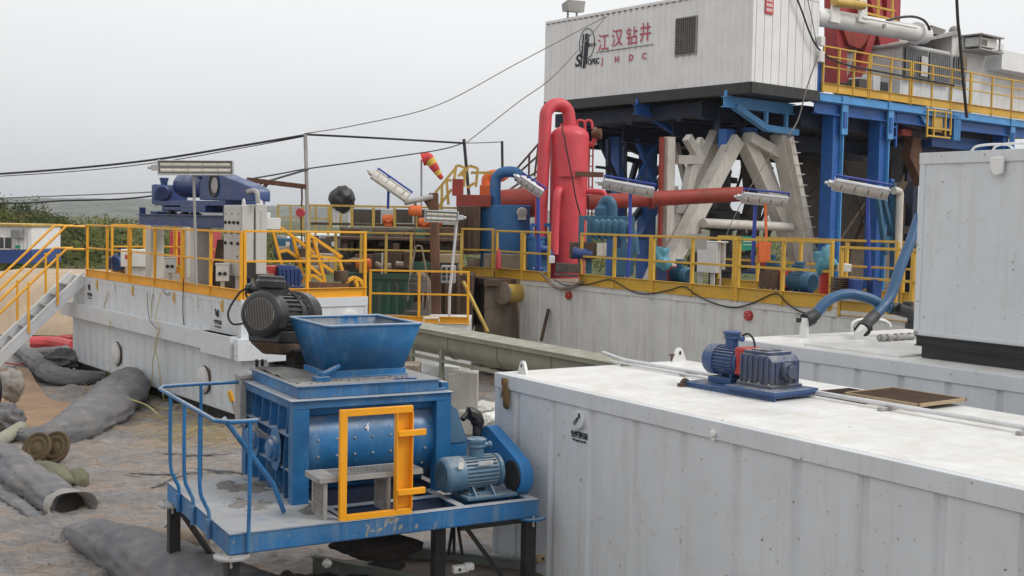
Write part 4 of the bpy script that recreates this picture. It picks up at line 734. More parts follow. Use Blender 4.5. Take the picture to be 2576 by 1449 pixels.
# step bench (grating)
t=frt(FM,'grating_step','grey steel grating step bench beside the orange-yellow gate frame','step',None,0,0,0)
a=FM.z(778,1198,1.235); b=FM.z(1065,1182,1.235); sx0,sx1,sy0,sy1=a.x,b.x,-.0+.03,.44; sy0=FM.z(812,1215,1.235).y+.17; sz=1.235
sx0=.80; sx1=1.80; sy0=.07; sy1=.42
M=MB().box(sx0,sy0,sz-.045,sx1,sy0+.012,sz); M.box(sx0,sy1-.012,sz-.045,sx1,sy1,sz); M.box(sx0,sy0,sz-.045,sx0+.012,sy1,sz); M.box(sx1-.012,sy0,sz-.045,sx1,sy1,sz); M.box(sx0,sy0,sz,sx0+.17,sy1,sz+.004); M.done('tread_frame','galv_dull',t,.002)
M=MB()
for k in range(26): M.box(sx0+.19+k*.031,sy0+.01,sz-.03,sx0+.196+k*.031,sy1-.01,sz-.002)
for y_ in(.13,.2,.28,.35): M.box(sx0,y_,sz-.02,sx1,y_+.005,sz-.004)
M.box(sx0+.02,sy0+.02,sz-.034,sx1-.02,sy1-.02,sz-.03); M.done('tread_bars','galv_dull',t)
for x in(sx0+.06,1.46):
    M=MB().box(x,sy0+.02,zt+.012,x+.03,sy0+.05,sz-.045); M.box(x,sy1-.05,zt+.012,x+.03,sy1-.02,sz-.045); M.box(x,sy0+.05,zt+.012,x+.03,sy1-.05,zt+.04)
    M.box(x,sy0+.05,sz-.08,x+.03,sy1-.05,sz-.05)
    for k in range(14): M.box(x+.004,sy0+.06+k*.018,zt+.04,x+.010,sy0+.063+k*.018,sz-.08)
    for z in(.98,1.1): M.box(x-.006,sy0+.05,z,x+.0,sy1-.05,z+.008)
    M.done('side_grille','galv_dull',t)
# platform railing (blue pipe)
t=frt(FM,'pipe_handrail','blue bent pipe handrail round the left end of the mixer platform','handrail',None,0,0,0)
xl=-.10; 
def rl(x,y,z): return (x,y,z)
e=FM.y(652,1058,-.05); a=FM.x(625,1050,xl); c=FM.x(415,988,xl)
zr_=1.80
p_front=FM.y(640,1058,-.04); zr_=p_front.z
P=[(p_front.x+.03,-.04,zr_),(.10,-.04,zr_),(.0,-.03,zr_),(xl,.08,zr_),(xl,.6,zr_),(xl,Y1-.1,zr_),(xl+.08,Y1+.06,zr_),(.3,Y1+.09,zr_),(.78,Y1+.09,zr_)]
MB().tube(P,.019,12,sm=False).done('top_rail','blue_mixer',t)
def bent(x,y,ox,oy): 
    return MB().tube([(x+ox,y+oy,zr_),(x+ox,y+oy,zt+.32),(x+ox*.5,y+oy*.5,zt+.16),(x,y,zt+.06),(x,y,.70)],.017,10,sm=True)
for y in(.55,1.08,1.6): bent(-.02,y,-.08,0).done('post','blue_mixer',t); MB().tube([(-.02,y,.69),(-.02,y,.86)],.023,10).done('post_socket','blue_mixer_worn',t)
p=FM.y(625,1390,-.02); bent(p.x,-.02,.0,-.02).done('post','blue_mixer',t)
MB().tube([(.35,Y1+.09,zr_),(.35,Y1+.09,.75)],.017,10).done('post','blue_mixer',t)
MB().tube([(-.02,.10,zr_+.01),(.5,.38,1.15),(.62,.45,.88)],.022,10).done('brace','blue_mixer_worn',t)
# drive motor at right, belt guard
t=frt(FM,'drive_motor','grey-blue finned electric motor with round terminal box, right end of the mixer platform','motor',None,0,0,0)
emotor(t,2.14,.40,1.075,.17,.62,R(2),'blue_pale'); MB().box(2.32,.18,.855,2.86,.62,.885).done('motor_base','blue_pale',t,.004)
for x in(2.42,2.62): MB().prism([(x,.2,.885),(x,.6,.885),(x,.5,.97),(x,.3,.97)],(.015,0,0)).done('base_web','blue_pale',t)
B1(2.46,.245,1.17,2.62,.252,1.21).done('name_plate','galv',t,.002); B1(2.24,.225,1.16,2.29,.235,1.22).done('sticker','plain_white',t)
t=frt(FM,'belt_guard','blue teardrop-shaped belt guard behind the drive motor','guard',None,0,0,0)
c0=FM.x(1294,1196,2.90); c1=FM.x(1222,1100,2.90); c1=c0+(c1-c0)*.92; P=[]
print('guard',c0,c1)
d=(c1-c0); an=math.atan2(d.z,d.y)
for k in range(15): a=an-PI/2+PI*k/14; P.append((2.88,c1.y+.15*cos(a),c1.z+.15*sin(a)))
for k in range(15): a=an+PI/2+PI*k/14; P.append((2.88,c0.y+.185*cos(a),c0.z+.185*sin(a)))
MB().prism(P,(.13,0,0)).done('guard_shell','blue_bright',t,.01); MB().lathe2((2.86,c0.y,c0.z),(1,0,0),[(0,.15),(.03,.15)],20).done('pulley_gap','black_steel',t)
t=frt(FM,'reducer_cover','blue boxed gearbox cover with sloping top, right of the mixer body','cover',None,0,0,0)
M=MB().prism([(2.40,.78,.86),(2.62,.78,.86),(2.62,.78,1.30),(2.50,.78,1.62),(2.40,.78,1.70)],(0,1.25,0)); M.done('cover_shell','blue_mixer',t,.006); M=MB().prism([(2.4,.77,1.30),(2.6,.77,1.30),(2.5,.77,1.60),(2.4,.77,1.68)],(0,.008,0)); M.done('front_panel','blue_pale',t)
M=MB().box(2.34,.82,1.70,2.42,1.0,1.9); M.box(2.42,.85,1.78,2.44,.9,1.83); M.done('terminal_bracket','blue_mixer',t,.004)
t=frt(FM,'loose_elbow','curled black rubber flap beside the grey-blue drive motor','rubber'); M=MB().tube([(2.62,.9,1.50),(2.70,.92,1.55),(2.78,.9,1.50),(2.78,.88,1.36),(2.76,.86,1.22)],[.03,.07,.07,.05,.03],10,sm=True); M.done('flap','black_rubber',t)
# black geared motor on the lid
t=frt(FM,'black_gearmotor','large black grease-covered gear motor with round mesh fan grille, tilted above the mixing unit','gear motor',None,0,0,0)
op=FM.z(735,922,1.95); dop=(FM.w(op.x,op.y,1.95)-CP).dot(FW)
fcw=At(653,789,dop-.28); dw=Vector((.30,.95,-.08)).normalized(); dl=Vector((dw.dot(FM.u),dw.dot(FM.v),dw.z)); fc=FM.l(fcw)
zz=Vector((0,0,1)); yy=zz.cross(dl).normalized(); zz=dl.cross(yy).normalized(); q3=Matrix((dl,yy,zz)).transposed()
o=emotor(t,fc.x,fc.y,fc.z,.235,.54,0,'motor_black',feet=False,box=False); o.rotation_euler=q3.to_euler()
def lw(a,b,c): return fc+dl*a+yy*b+zz*c
MB().lathe2(lw(.50,0,0),dl,[(0,.19),(.02,.23),(.09,.235),(.13,.20),(.2,.21),(.22,.25),(.42,.24),(.46,.15)],28).done('gear_housing','motor_black',t,.004)
M=MB(); 
for k in range(22): a=2*PI*k/22; p=lw(.60,.235*cos(a),.235*sin(a)); M.bar(p,p+dl*.05,.02,.03)
M.done('flange_bolts','motor_black',t)
M=MB().lathe2(lw(.20,0,.19),zz,[(0,.12),(.06,.12),(.08,.15),(.14,.155),(.16,.14),(.19,.14),(.20,.12)],24); M.cyl(lw(.20,.10,.25),lw(.20,.27,.25),.04,n=12); M.cyl(lw(.20,.22,.25),lw(.20,.27,.25),.055,n=8); M.done('terminal_box','motor_black',t,.003)
M=MB().cyl(lw(.42,0,.12),lw(.42,0,.30),.075,n=16); M.cyl(lw(.42,0,.28),lw(.42,0,.31),.09,n=16); M.done('oil_filler','motor_black',t)
M=MB(); b0=[lw(.12,.20,-.17),lw(.12,-.2,-.17),lw(.75,-.24,-.17),lw(.75,.24,-.17)]; b1=[lw(.10,.17,-.29),lw(.10,-.17,-.29),lw(.78,-.2,-.30),lw(.78,.2,-.30)]
M.add(b0+b1,[(0,1,2,3),(7,6,5,4),(0,4,5,1),(1,5,6,2),(2,6,7,3),(3,7,4,0)]); M.done('lower_housing','motor_black',t,.015)
M=MB(); b2=[Vector((p.x*.75+op.x*.25+.03,p.y*.75+op.y*.25,max(p.z-.13,2.04))) for p in b1]; M.add(b1+b2,[(0,1,2,3),(7,6,5,4),(0,4,5,1),(1,5,6,2),(2,6,7,3),(3,7,4,0)]); M.done('adapter_cone','rust_brown',t,.02)
M=MB().lathe2((op.x,op.y,1.947),(0,0,1),[(0,.24),(.035,.24),(.035,.2),(.01,.19),(.01,.02)],28); M.box(op.x-.02,op.y-.14,1.95,op.x+.10,op.y+.14,2.12); M.done('opening_shade_collar','mud_shade_dark',t)  # collar and block coloured near-black to paint the shade of the void
M=MB(); P=[lw(.2,.27,.25),lw(.15,.33,.2),lw(.1,.42,.0),lw(.1,.36,-.12),lw(.18,.24,-.1)]; M.tube(P,.011,8,sm=True); P=[lw(.2,.27,.25),lw(.12,.24,.2),lw(.16,.22,.12)]; M.tube(P,.011,8,sm=True); M.tube([lw(.08,.19,-.05),lw(.10,.17,-.2),lw(.16,.02,-.27),lw(.2,-.15,-.22),lw(.22,-.21,0),lw(.22,-.15,.15),lw(.2,0,.21)],.010,8,sm=True); M.tube([lw(.42,0,.28),lw(.5,-.12,.2),lw(.5,-.22,.05),lw(.4,-.25,-.1),lw(.5,-.27,-.2),lw(.6,-.26,-.1),lw(.6,-.22,.1),lw(.45,-.05,.27)],.008,8,sm=True); M.done('cables','cable_black',t)
# black cable down the tank corner behind
t=thing('hanging_cable','pair of black cables hanging beside the dusty lid corner behind the mixer','cable',(0,0,0)); 
for i,dx_ in enumerate((0,14)):
    MB().tube([At(646+dx_,905,14),At(647+dx_,930,14),At(655+dx_,955,13.6),At(668+dx_,975,13.2)],.02,8,sm=True).done('cable_strand','cable_black',t)

# mud patches and smears on the platform
for (x,y,sx_,sy_,h_) in ((.90,.48,.20,.24,.05),(.60,1.65,.38,.42,.03),(.45,.9,.3,.4,.02)):
    M=MB(); vs=[]; n=44
    for j in range(n):
        for i in range(n):
            u=-1+2*i/(n-1); v=-1+2*j/(n-1); r_2=u*u+v*v; px_=min(.995,x+u*sx_); hh=h_*(max(0,1-r_2)*(.55+1.5*mnoise.fractal(Vector((px_*6,(y+v*sy_)*6,x*9)),.8,2.2,5))-.30)-.006*r_2; vs.append((px_,y+v*sy_,zt+.010+max(-.012,hh)))
    M.add(vs,[(j*n+i,j*n+i+1,(j+1)*n+i+1,(j+1)*n+i) for j in range(n-1) for i in range(n-1)]); M.done('mud_patch','dried_mud',mx_,sharp=80)
MT['smear']=mat('smear',(.24,.25,.25),.8,dirt=.4,dcol=(.30,.27,.22),bump=.3)
M=MB(); rs=random.Random(2)
for k in range(13):
    x=rs.gauss(1.38,.22); z=rs.uniform(.71,.84); w_=rs.uniform(.006,.03); h_=rs.uniform(.01,.06); P=[(x+w_*cos(a)*rs.uniform(.6,1.1)+.3*h_*math.sin(a),-.0015,max(.683,min(.847,z+h_*math.sin(a)*rs.uniform(.6,1.1)))) for a in [2*PI*q/9 for q in range(9)]]; M.prism(P,(0,.001,0))
o=M.done('mud_smears','smear',mx_); o['kind']='stuff'
# ================= MIDDLE GROUND =================
def wb(M,x0,y0,x1,y1,d,th):
    """box facing the camera: photo rectangle at distance d, th deep"""
    a=At(x0,y1,d); b=At(x1,y0,d); c=At(x0,y0,d); z1=(b.z+c.z)/2; z0=(a.z+At(x1,y1,d).z)/2; M.box(min(a.x,c.x),d_y(a),z0,b.x,d_y(a)+th,z1); return M
def d_y(p): return p.y
def w3(x,y,d): return tuple(At(x,y,d))
# screw conveyor
def cvv(px,py): return Zp(px,py,1.75)
A0=Zp(1010,812,1.78); B0=Zp(1640,925,1.62); A0=A0+(A0-B0).normalized()*.3
cvy=math.atan2(B0.y-A0.y,B0.x-A0.x); L0=(B0-A0).length
t=thing('screw_conveyor','long grey-green U-trough conveyor running from behind the blue hopper to the white tank','conveyor',A0,cvy); dz=B0.z-A0.z
pr=[(.20,0)]+[(.20*cos(a),-.20-.20*math.sin(a)) for a in [PI*k/14 for k in range(15)]]+[(-.20,0)]
M=MB().add([(x,y,z+dz*x/L0) for x in(0,L0) for y,z in pr],[(k,k+1,len(pr)+k+1,len(pr)+k) for k in range(len(pr)-1)]+[tuple(range(len(pr))),tuple(range(len(pr),2*len(pr)))]); M.done('trough','grey_conveyor',t)
M=MB().bar((0,0,.012),(L0,0,.012+dz),.56,.02); M.bar((0,-.27,-.02),(L0,-.27,-.02+dz),.008,.06); M.done('cover','grey_conveyor',t,.003)
for k in range(5): 
    x=.6+k*L0/5; z=dz*x/L0; MB().add([(x+s,y*1.06,zz*1.05+z) for s in(0,.02) for y,zz in pr],[(j,j+1,len(pr)+j+1,len(pr)+j) for j in range(len(pr)-1)]+[tuple(range(len(pr))),tuple(range(len(pr),2*len(pr)))]).done('flange','grey_conveyor',t)
M=MB().bar((0,-.28,-.42),(L0,-.28,-.42+dz),.05,.05); M.done('support_rail','grey_conveyor',t)
for x in(L0*.17,L0*.30,L0*.8): M=MB().bar((x,-.28,-.25+dz*x/L0),(x,-.28,-.75),.06); [M.bar((x,-.28,-.6),(x+a,-.28+b,GZ-1.75),.035) for a,b in((-.35,-.15),(.35,-.15),(0,.3))]; M.done('trestle_leg','grey_conveyor',t)
# yard things under the conveyor
t=thing('pump_unit','dirty beige pump unit with bolted flange plates under the grey-green conveyor','pump',At(1055,940,17.5)); t.location.z=0
o=t.location; M=MB().box(-.45,-.1,.75,.0,.4,1.32); 
for k in range(8): M.cyl((-.38+.3*(k%2),-.12,.82+.13*(k//2)),(-.38+.3*(k%2),-.09,.82+.13*(k//2)),.02,n=6)
M.sph((-.22,-.12,.98),.12,8); M.done('pump_body','mud_wall',t,.01); MB().box(-.5,-.05,GZ,.1,.4,.75).done('skid','mud_wall',t,.01)
t=thing('white_block','white slotted plastic block stacked behind the thin trestle legs','block',At(1105,925,18.5)); t.location.z=0; M=MB().box(-.27,-.1,.62,.32,.3,1.18); 
for z in(.72,.84,.96,1.08): M.box(-.275,-.11,z,-.15,-.1,z+.05); M.box(.0,-.11,z,.1,-.1,z+.02)
M.done('block_body','white_box',t,.006); MB().box(-.25,-.08,GZ,.28,.3,.62).done('pallet','mud_wall',t,.006)
t=thing('beige_panel_box','plain beige steel box beside the trestle legs of the conveyor','box',At(1150,945,18.0)); t.location.z=0; MB().box(-.12,-.1,.45,.32,.35,1.15).done('box_body','cream_post',t,.008); MB().box(-.1,-.05,GZ,.28,.3,.45).done('stand','mud_wall',t)
t=thing('plastic_bucket','dirty cream bucket standing right of the beige box, under the conveyor','bucket',At(1184,960,17.3)); t.location.z=0; MB().lathe2((0,0,.35),(0,0,1),[(0,.13),(.30,.165),(.30,.18),(.33,.18),(.33,.15)],22).done('bucket_body','cream_post',t); MB().box(-.2,-.15,GZ,.2,.2,.35).done('stand','mud_wall',t)
t=thing('sheet_metal','grey sheet-metal panel standing on edge behind the mixer, with a wooden prop','panel',(0,0,0)); M=MB(); a=Zp(1135,1085,GZ); 
P0=At(1131,960,19.5); P1=At(1168,975,18.5)
M.prism([P0,P1,P1-Vector((0,0,1.15)),P0-Vector((0,0,1.15))],(.05,.08,0)); M.done('panel_sheet','galv_dull',t,.004); MB().bar(w3(1168,1030,18.4),w3(1182,1130,18.8),.04,.03).done('wooden_prop','wood',t)
# white tarp heap
def blob(name,lab,cat,px,py,d,r,mk,seed,amp=.5,grp=None,gz=None,fr_=1.6,n=30,cube=0):
    c=At(px,py,d); t=MB(); t.sph((0,0,0),1,n); v=[]
    for q in t.v:
        q=Vector(q); o_=Vector((seed*7.3,0,0)); k=1+amp*.55*mnoise.noise(q*fr_*.8+o_)-amp*.35*abs(mnoise.noise(q*fr_*2.2+o_))+amp*.08*mnoise.noise(q*fr_*5+o_); p=Vector((q.x*r[0],q.y*r[1],q.z*r[2]))*k
        v.append(p)
    t.v=[tuple(p) for p in v]; o=t.done(name,mk,loc=c,sharp=60); tag(o,lab,cat,grp); return o
b=blob('plastic_sheet','crumpled white plastic sheeting heaped on the ground left of the nearest white tank','plastic sheet',1203,1040,21.2,(.50,.55,.22),'white_plastic',3,.75,fr_=2.6)
b=blob('plastic_bag','white stuffed bag at the right end of the crumpled plastic heap','bag',1226,1052,20.9,(.22,.2,.17),'plain_white',5,.35)
t=thing('wood_scrap','small pieces of brown wood lying in front of the crumpled plastic','wood',Zp(1185,1075,GZ)); MB().bar((-.2,0,.03),(.15,.06,.04),.05,.03).done('wood_piece','wood',t); 
# lower walkway railing on a cream tank
d=24.0
t=thing('low_tank','low cream-white tank under the lower yellow railing, behind the hopper','tank',(0,0,0)); M=MB(); wb(M,1045,812,1178,960,d-.2,2.2); M.done('tank_body','white_dirty',t,.01); M=MB(); wb(M,925,806,1045,960,d+.4,1.6); M.done('dark_recess','mud_wall',t,.01)
a=At(931,808,d); b=At(1181,808,d); fW=Fr((0,0),0)
railing(fW,[(a.x,a.y-.25),(b.x,b.y-.25)],a.z,At(0,676,d).z-At(0,808,d).z,'yellow','low yellow railing behind the blue hopper, between the two long tanks',RG,3,.14)
M=MB(); q=MB().tube([w3(1066,808,d-.6),w3(1066,800,d-.6),w3(1104,800,d-.6),w3(1104,808,d-.6)],.02,6); o=q.done('white_bracket','plain_white'); tag(o,'small white U-shaped bracket lying at the foot of the low yellow railing','bracket')
t=thing('yellow_prop','thin yellow diagonal brace bar leaning behind the low railing to the brown tank','brace',(0,0,0)); MB().bar(w3(1165,708,27),w3(1227,835,26.6),.07,.05).done('brace_bar','yellow_old',t)
# shale shaker tank complex
d=27.5
t=thing('shaker_tank','mud-caked green and brown tank with rows of shaker boxes on top, centre of the yard','tank',(0,0,0))
M=MB(); wb(M,862,702,1040,830,d,3.5)
a=At(862,805,d); b=At(1040,702,d); n=8
for k in range(n): x=a.x+(b.x-a.x)*k/n; M.box(x,a.y-.07,.4,x+.09,a.y,b.z-.1)
M.done('green_side','green_tank',t,.006); M=MB(); wb(M,868,688,1042,703,d-.12,.5); M.done('green_ledge','green_tank',t,.01)
M=MB(); wb(M,1040,690,1190,835,d+.3,3.0)
for px in(1060,1085,1120,1150): wb(M,px,700,px+8,830,d+.2,.1)
M.done('brown_side','rust_brown',t,.01)
for i,(x0,y0,x1,y1,dd,mk) in enumerate([(893,640,938,684,d+.1,'rust_brown'),(940,637,962,684,d+.2,'dark_mesh'),(963,636,1014,678,d+.15,'rust_brown'),(1016,634,1034,676,d,'rust_brown'),(1035,660,1110,684,d+.2,'green_tank'),(1040,616,1092,655,d+1,'rust_brown'),(1104,640,1160,662,d,'wood'),(860,575,930,636,d+1.5,'rust_brown'),(932,578,972,628,d+1.2,'rust_brown'),(974,577,1012,625,d+1.4,'dark_mesh'),(1012,578,1045,612,d+1.6,'rust_brown'),(1046,575,1090,606,d+1.3,'dark_mesh'),(1090,572,1150,620,d+1.1,'rust_brown'),(908,580,935,610,d+1.1,'green_tank'),(1043,578,1068,603,d+1.1,'green_tank'),(860,700,900,720,d-.3,'rust_brown')]):
    M=MB(); wb(M,x0,y0,x1,y1,dd,.9); M.done('shaker_box',mk,t,.012)
for x0,y0,x1,y1 in((960,636,964,690),(1034,634,1037,690),(1064,808,1066,700)):
    M=MB(); wb(M,x0,min(y0,y1),x1,max(y0,y1),d-.15,.05); M.done('white_edge','cream_post',t)
M=MB().tube([w3(1050,692,d-.4),w3(1070,700,d-.5),w3(1082,740,d-.5),w3(1076,790,d-.5)],.09,10,sm=True); M.tube([w3(870,660,d-.3),w3(895,652,d-.4),w3(915,668,d-.3)],.04,8,sm=True); M.done('dirty_hose','mud_wall',t)
M=MB(); wb(M,820,598,1150,604,d+.3,1.4); M.done('mid_walkway','rust_brown',t)
M=MB(); wb(M,856,574,1152,700,d+2.4,.4); M.done('back_wall','dark_mesh',t,.02)
rs=random.Random(8)
for k in range(16): px=862+k*18; y0=rs.choice((606,612,640,655)); M=MB(); wb(M,px,y0,px+rs.uniform(8,20),y0+rs.uniform(14,34),d+rs.uniform(.2,1.4),.5); M.done('small_box',rs.choice(('rust_brown','green_tank','dark_mesh','mud_wall','rust_brown')),t,.012)
for k in range(7): px=866+k*26; M=MB().cyl(w3(px,668+rs.uniform(-6,6),d-.15),w3(px+rs.uniform(8,20),668+rs.uniform(-6,6),d-.15),rs.uniform(.04,.09),n=10); M.done('pipe_stub',rs.choice(('mud_wall','rust_brown')),t)
t2=thing('pump_controller','grey control panel with six round gauges behind the rusty davit post','control box',(0,0,0)); M=MB(); wb(M,1110,668,1146,712,25.6,.25); M.done('panel_box','galv_dull',t2,.01)
for k in range(6): x=1117+14*(k%2); y=677+12*(k//2); MB().lathe2(w3(x,y,25.6),(0,-1,0),[(0,.045),(.03,.045),(.03,.02)],12).done('gauge','black_steel',t2)
# walkway and railings of the shaker complex
du=31
t=thing('shaker_walkway','upper walkway of rusty boards behind an old yellow railing, left of the red-brown box','walkway',(0,0,0)); M=MB(); wb(M,778,563,1160,569,du+.3,1.6); M.done('deck','rust_brown',t)
for x0,x1 in((883,958),(990,1038),(1042,1078)): M=MB(); wb(M,x0,527,x1,561,du+.4,.05); M.done('mesh_panel','dark_mesh',t)
a=At(774,569,du); b=At(1158,573,du)
railing(fW,[(a.x,a.y),(b.x,b.y)],a.z,1.0-.42,'yellow_old','old yellow railing of the upper shaker walkway, below the black wrapped bundle',RG,8,0,mid=False,w=.07)
M=MB(); 
a=At(850,690,d); b=At(1165,700,d+.0)
railing(fW,[(a.x,d-.6),(b.x,d-.6)],At(0,690,d).z+.25,.92,'yellow_old','old rusty yellow railing in front of the brown shaker boxes',RG,6,0,w=.06)
# orange vibrator motors
for i,(px,py,lb) in enumerate([(978,552,'orange vibrator motor between the two left dark boards of the upper walkway'),(1097,562,'orange vibrator motor partly behind the rusty davit post, upper walkway'),(915,664,'orange vibrator motor low at the left, above the green ledge'),(1068,560,'orange vibrator motor just left of the rusty davit post')]):
    dd=du+.1 if py<600 else d-.3; t=thing('vibrator_motor',lb,'vibrator motor',At(px,py,dd),0,'orange vibrator motors'); M=MB().cyl((-.15,0,0),(.15,0,0),.13,n=16); M.box(-.1,-.1,-.2,.1,.1,-.1); M.lathe2((0,-.13,.0),(0,-1,0),[(0,.09),(.03,.09),(.03,.05)],12); M.cyl((-.17,0,0),(-.15,0,0),.1,n=14); M.cyl((.15,0,0),(.17,0,0),.1,n=14); M.done('motor_body','orange',t,.01)
# red-brown box, brown cabin, blue degasser
t=thing('desilter_box','rust-red and brown equipment box left of the tall blue degasser','box',(0,0,0)); M=MB(); wb(M,1148,490,1235,520,30.5,1.5); wb(M,1138,450,1165,492,30.8,.4); M.done('red_frame','red_rust',t,.01); M=MB(); wb(M,1150,519,1208,640,30.2,1.8); M.done('brown_housing','rust_brown',t,.01)
M=MB(); 
for px in(1165,1180,1193): wb(M,px,524,px+3,636,30.1,.05)
M.done('housing_bars','rust_brown',t); M=MB(); wb(M,1175,650,1208,683,30.2,.5); M.done('brown_crate','mud_wall',t,.01); M=MB(); wb(M,1215,640,1330,684,30.0,.5); M.done('stained_base','mud_wall',t,.02)
t=thing('orange_elbow','orange flanged pipe elbow behind the arched blue pipe','pipe',(0,0,0)); M=MB().tube([w3(1222,510,32.4),w3(1222,470,32.4),w3(1224,448,32.4),w3(1240,438,32.4),w3(1262,440,32.4),w3(1272,452,32.4)],.125,14,sm=True); M.done('elbow_pipe','orange',t,.01)
MB().box(*w3(1206,512,32.1),*[a+b for a,b in zip(w3(1250,512,32.1),(0,.5,.5))]).done('housing','orange',t,.01)
t=thing('degasser','blue box degasser with thick arched pipe on top and a pale gauge box','degasser',(0,0,0)); dd=30.6
a=At(1208,640,dd); b=At(1334,519,dd); M=MB(); cxx=(a.x+b.x)/2; hw=(b.x-a.x)/2
P=[(cxx-hw,dd),(cxx-hw+.14,dd-.0)]; P=[]
for k in range(13): u=-1+2*k/12; P.append((cxx+hw*u,dd+.22*u*u*abs(u)))
P+=[(cxx+hw,dd+1.3),(cxx-hw,dd+1.3)]
M.prism([(x,y,At(0,690,dd).z) for x,y in P],(0,0,b.z-At(0,690,dd).z)); M.box(a.x-.03,dd+.2,b.z-.02,b.x+.03,dd+1.34,b.z+.03); M.done('vessel_box','blue_tank',t,.01,sharp=30)
MB().tube([w3(1246,524,dd+.5),w3(1246,470,dd+.5),w3(1249,448,dd+.5),w3(1262,435,dd+.45),w3(1285,432,dd+.4),w3(1302,437,dd+.35),w3(1308,450,dd+.3)],.145,18,sm=True).done('arched_pipe','blue_tank',t)
M=MB().lathe2(w3(1313,535,dd-.05),(0,-1,0),[(-.1,.14),(.06,.14),(.08,.12)],20); wb(M,1303,543,1324,553,dd-.12,.12); M.done('gauge_box','cream_steel',t,.006)
MB().lathe2(w3(1313,537,dd-.13),(0,-1,0),[(0,.12),(.01,.12)],20).done('gauge_face','galv_dull',t)
# blue frame right of it
t=thing('blue_pump_frame','blue pipe frame with small pump between the degasser and the red vessel','pump',(0,0,0)); M=MB(); dd=30.0
M.bar(w3(1335,566,dd),w3(1388,566,dd),.09); M.bar(w3(1386,566,dd),w3(1384,660,dd),.09); M.bar(w3(1337,566,dd),w3(1337,690,dd),.09); M.done('frame','blue_rig',t,.004); M=MB(); M.cyl(w3(1352,690,dd),w3(1352,602,dd),.26,n=22); M.lathe2(w3(1352,600,dd),(0,0,1),[(0,.29),(.05,.29)],22); M.done('small_vessel','blue_tank',t); M=MB().tube([w3(1362,628,dd-.3),w3(1375,628,dd-.3),w3(1382,640,dd-.3),w3(1384,655,dd-.3)],.1,12,sm=True); M.cyl(w3(1340,680,dd-.4),w3(1366,680,dd-.4),.08,n=14); M.cyl(w3(1352,672,dd-.45),w3(1352,690,dd-.45),.06,n=12); M.done('pipework','blue_royal',t)
t=thing('red_bottle','pink-red fire extinguisher hanging on the yellow railing below the degasser','extinguisher',At(1254,655,28.3)); M=MB().lathe2((0,0,-.2),(0,0,1),[(0,.06),(.38,.06),(.44,.02),(.5,.02)],14); M.done('bottle','red_cover',t)
# red separator vessel
dv=30.5; c0=At(1429,650,dv); t=thing('gas_separator','tall red cylindrical separator vessel with gooseneck pipe, in front of the rig','separator vessel',(0,0,0)); x=c0.x; y=c0.y
zt_=At(1428,345,dv).z; rr=(At(1478,500,dv).x-At(1381,500,dv).x)/2; xs=(At(1478,500,dv).x+At(1381,500,dv).x)/2
M=MB().lathe2((xs,y,1.2),(0,0,1),[(0,rr*.35),(.5,rr*.9),(.9,rr*.92),(zt_-1.2-.0,rr)]+[(zt_-1.2+.45*rr*1.3*sin(a),rr*cos(a)) for a in [PI/2*k/8 for k in range(1,9)]],40); M.done('shell','red_vessel',t,sharp=60)
for zz in(2.95,5.15): pass
M=MB().tube([w3(1432,335,dv),w3(1433,305,dv),w3(1428,278,dv),w3(1412,264,dv-.1),w3(1392,265,dv-.2),w3(1376,280,dv-.3),w3(1372,305,dv-.35),w3(1368,400,dv-.4),w3(1362,520,dv-.4),w3(1358,680,dv-.4)],.165,18,sm=True); M.done('gooseneck_pipe','red_vessel',t)
M=MB().lathe2(w3(1432,312,dv),(0,0,-1),[(0,.24),(.10,.24),(.10,.18),(.35,.2)],20); M.done('flange','red_vessel',t)
M=MB().tube([w3(1395,640,dv-.7),w3(1397,560,dv-.7),w3(1402,490,dv-.7),w3(1412,472,dv-.4)],.105,14,sm=True); M.done('side_pipe','red_vessel',t)
M=MB().tube([w3(1470,481,dv-.2),w3(1510,483,dv-.3),w3(1520,489,dv-.3),w3(1521,505,dv-.3)],.075,12,sm=True); M.done('side_pipe','red_vessel',t)
M=MB().tube([w3(1455,330,dv+.3),w3(1452,308,dv+.3),w3(1458,303,dv+.3),w3(1470,308,dv+.3),w3(1472,335,dv+.3)],.035,8,sm=True); M.tube([w3(1472,325,dv+.3),w3(1472,308,dv+.3),w3(1480,303,dv+.3),w3(1488,307,dv+.3),w3(1491,325,dv+.3)],.035,8,sm=True); M.tube([w3(1476,360,dv+.3),w3(1490,363,dv+.3),w3(1497,350,dv+.3)],.07,10,sm=True); M.done('valve_pipe','red_vessel',t)
M=MB().lathe2(w3(1503,337,dv+.2),(1,-.3,0),[(-.15,.09),(-.05,.09),(0,.14),(.1,.14),(.12,.05)],16); M.done('valve_head','rust',t); M=MB().cyl(w3(1496,320,dv+.3),w3(1496,365,dv+.3),.06,n=10); M.cyl(w3(1492,345,dv+.3),w3(1508,345,dv+.3),.05,n=10); M.done('relief_valve','mud_wall',t)
M=MB().bar(w3(1410,436,dv-.62),w3(1518,440,dv-.55),.06,.13); M.done('bracket','rust',t); M=MB().bar(w3(1403,436,dv-.66),w3(1447,437,dv-.66),.05,.15); M.done('bracket_plate','red_vessel',t)
# its ladder
t=thing('vessel_ladder','thin red ladder fixed behind the right side of the separator vessel','ladder',(0,0,0)); M=MB()
M.bar(w3(1483,360,dv+.3),w3(1478,620,dv+.3),.04); M.bar(w3(1492,363,dv+.5),w3(1487,640,dv+.5),.04); M.done('ladder_rail','red_mast',t)
for k in range(9): M=MB().bar(w3(1482-k*.4,392+k*26,dv+.3),w3(1491-k*.4,393+k*26,dv+.5),.03); M.done('rung','red_mast',t)
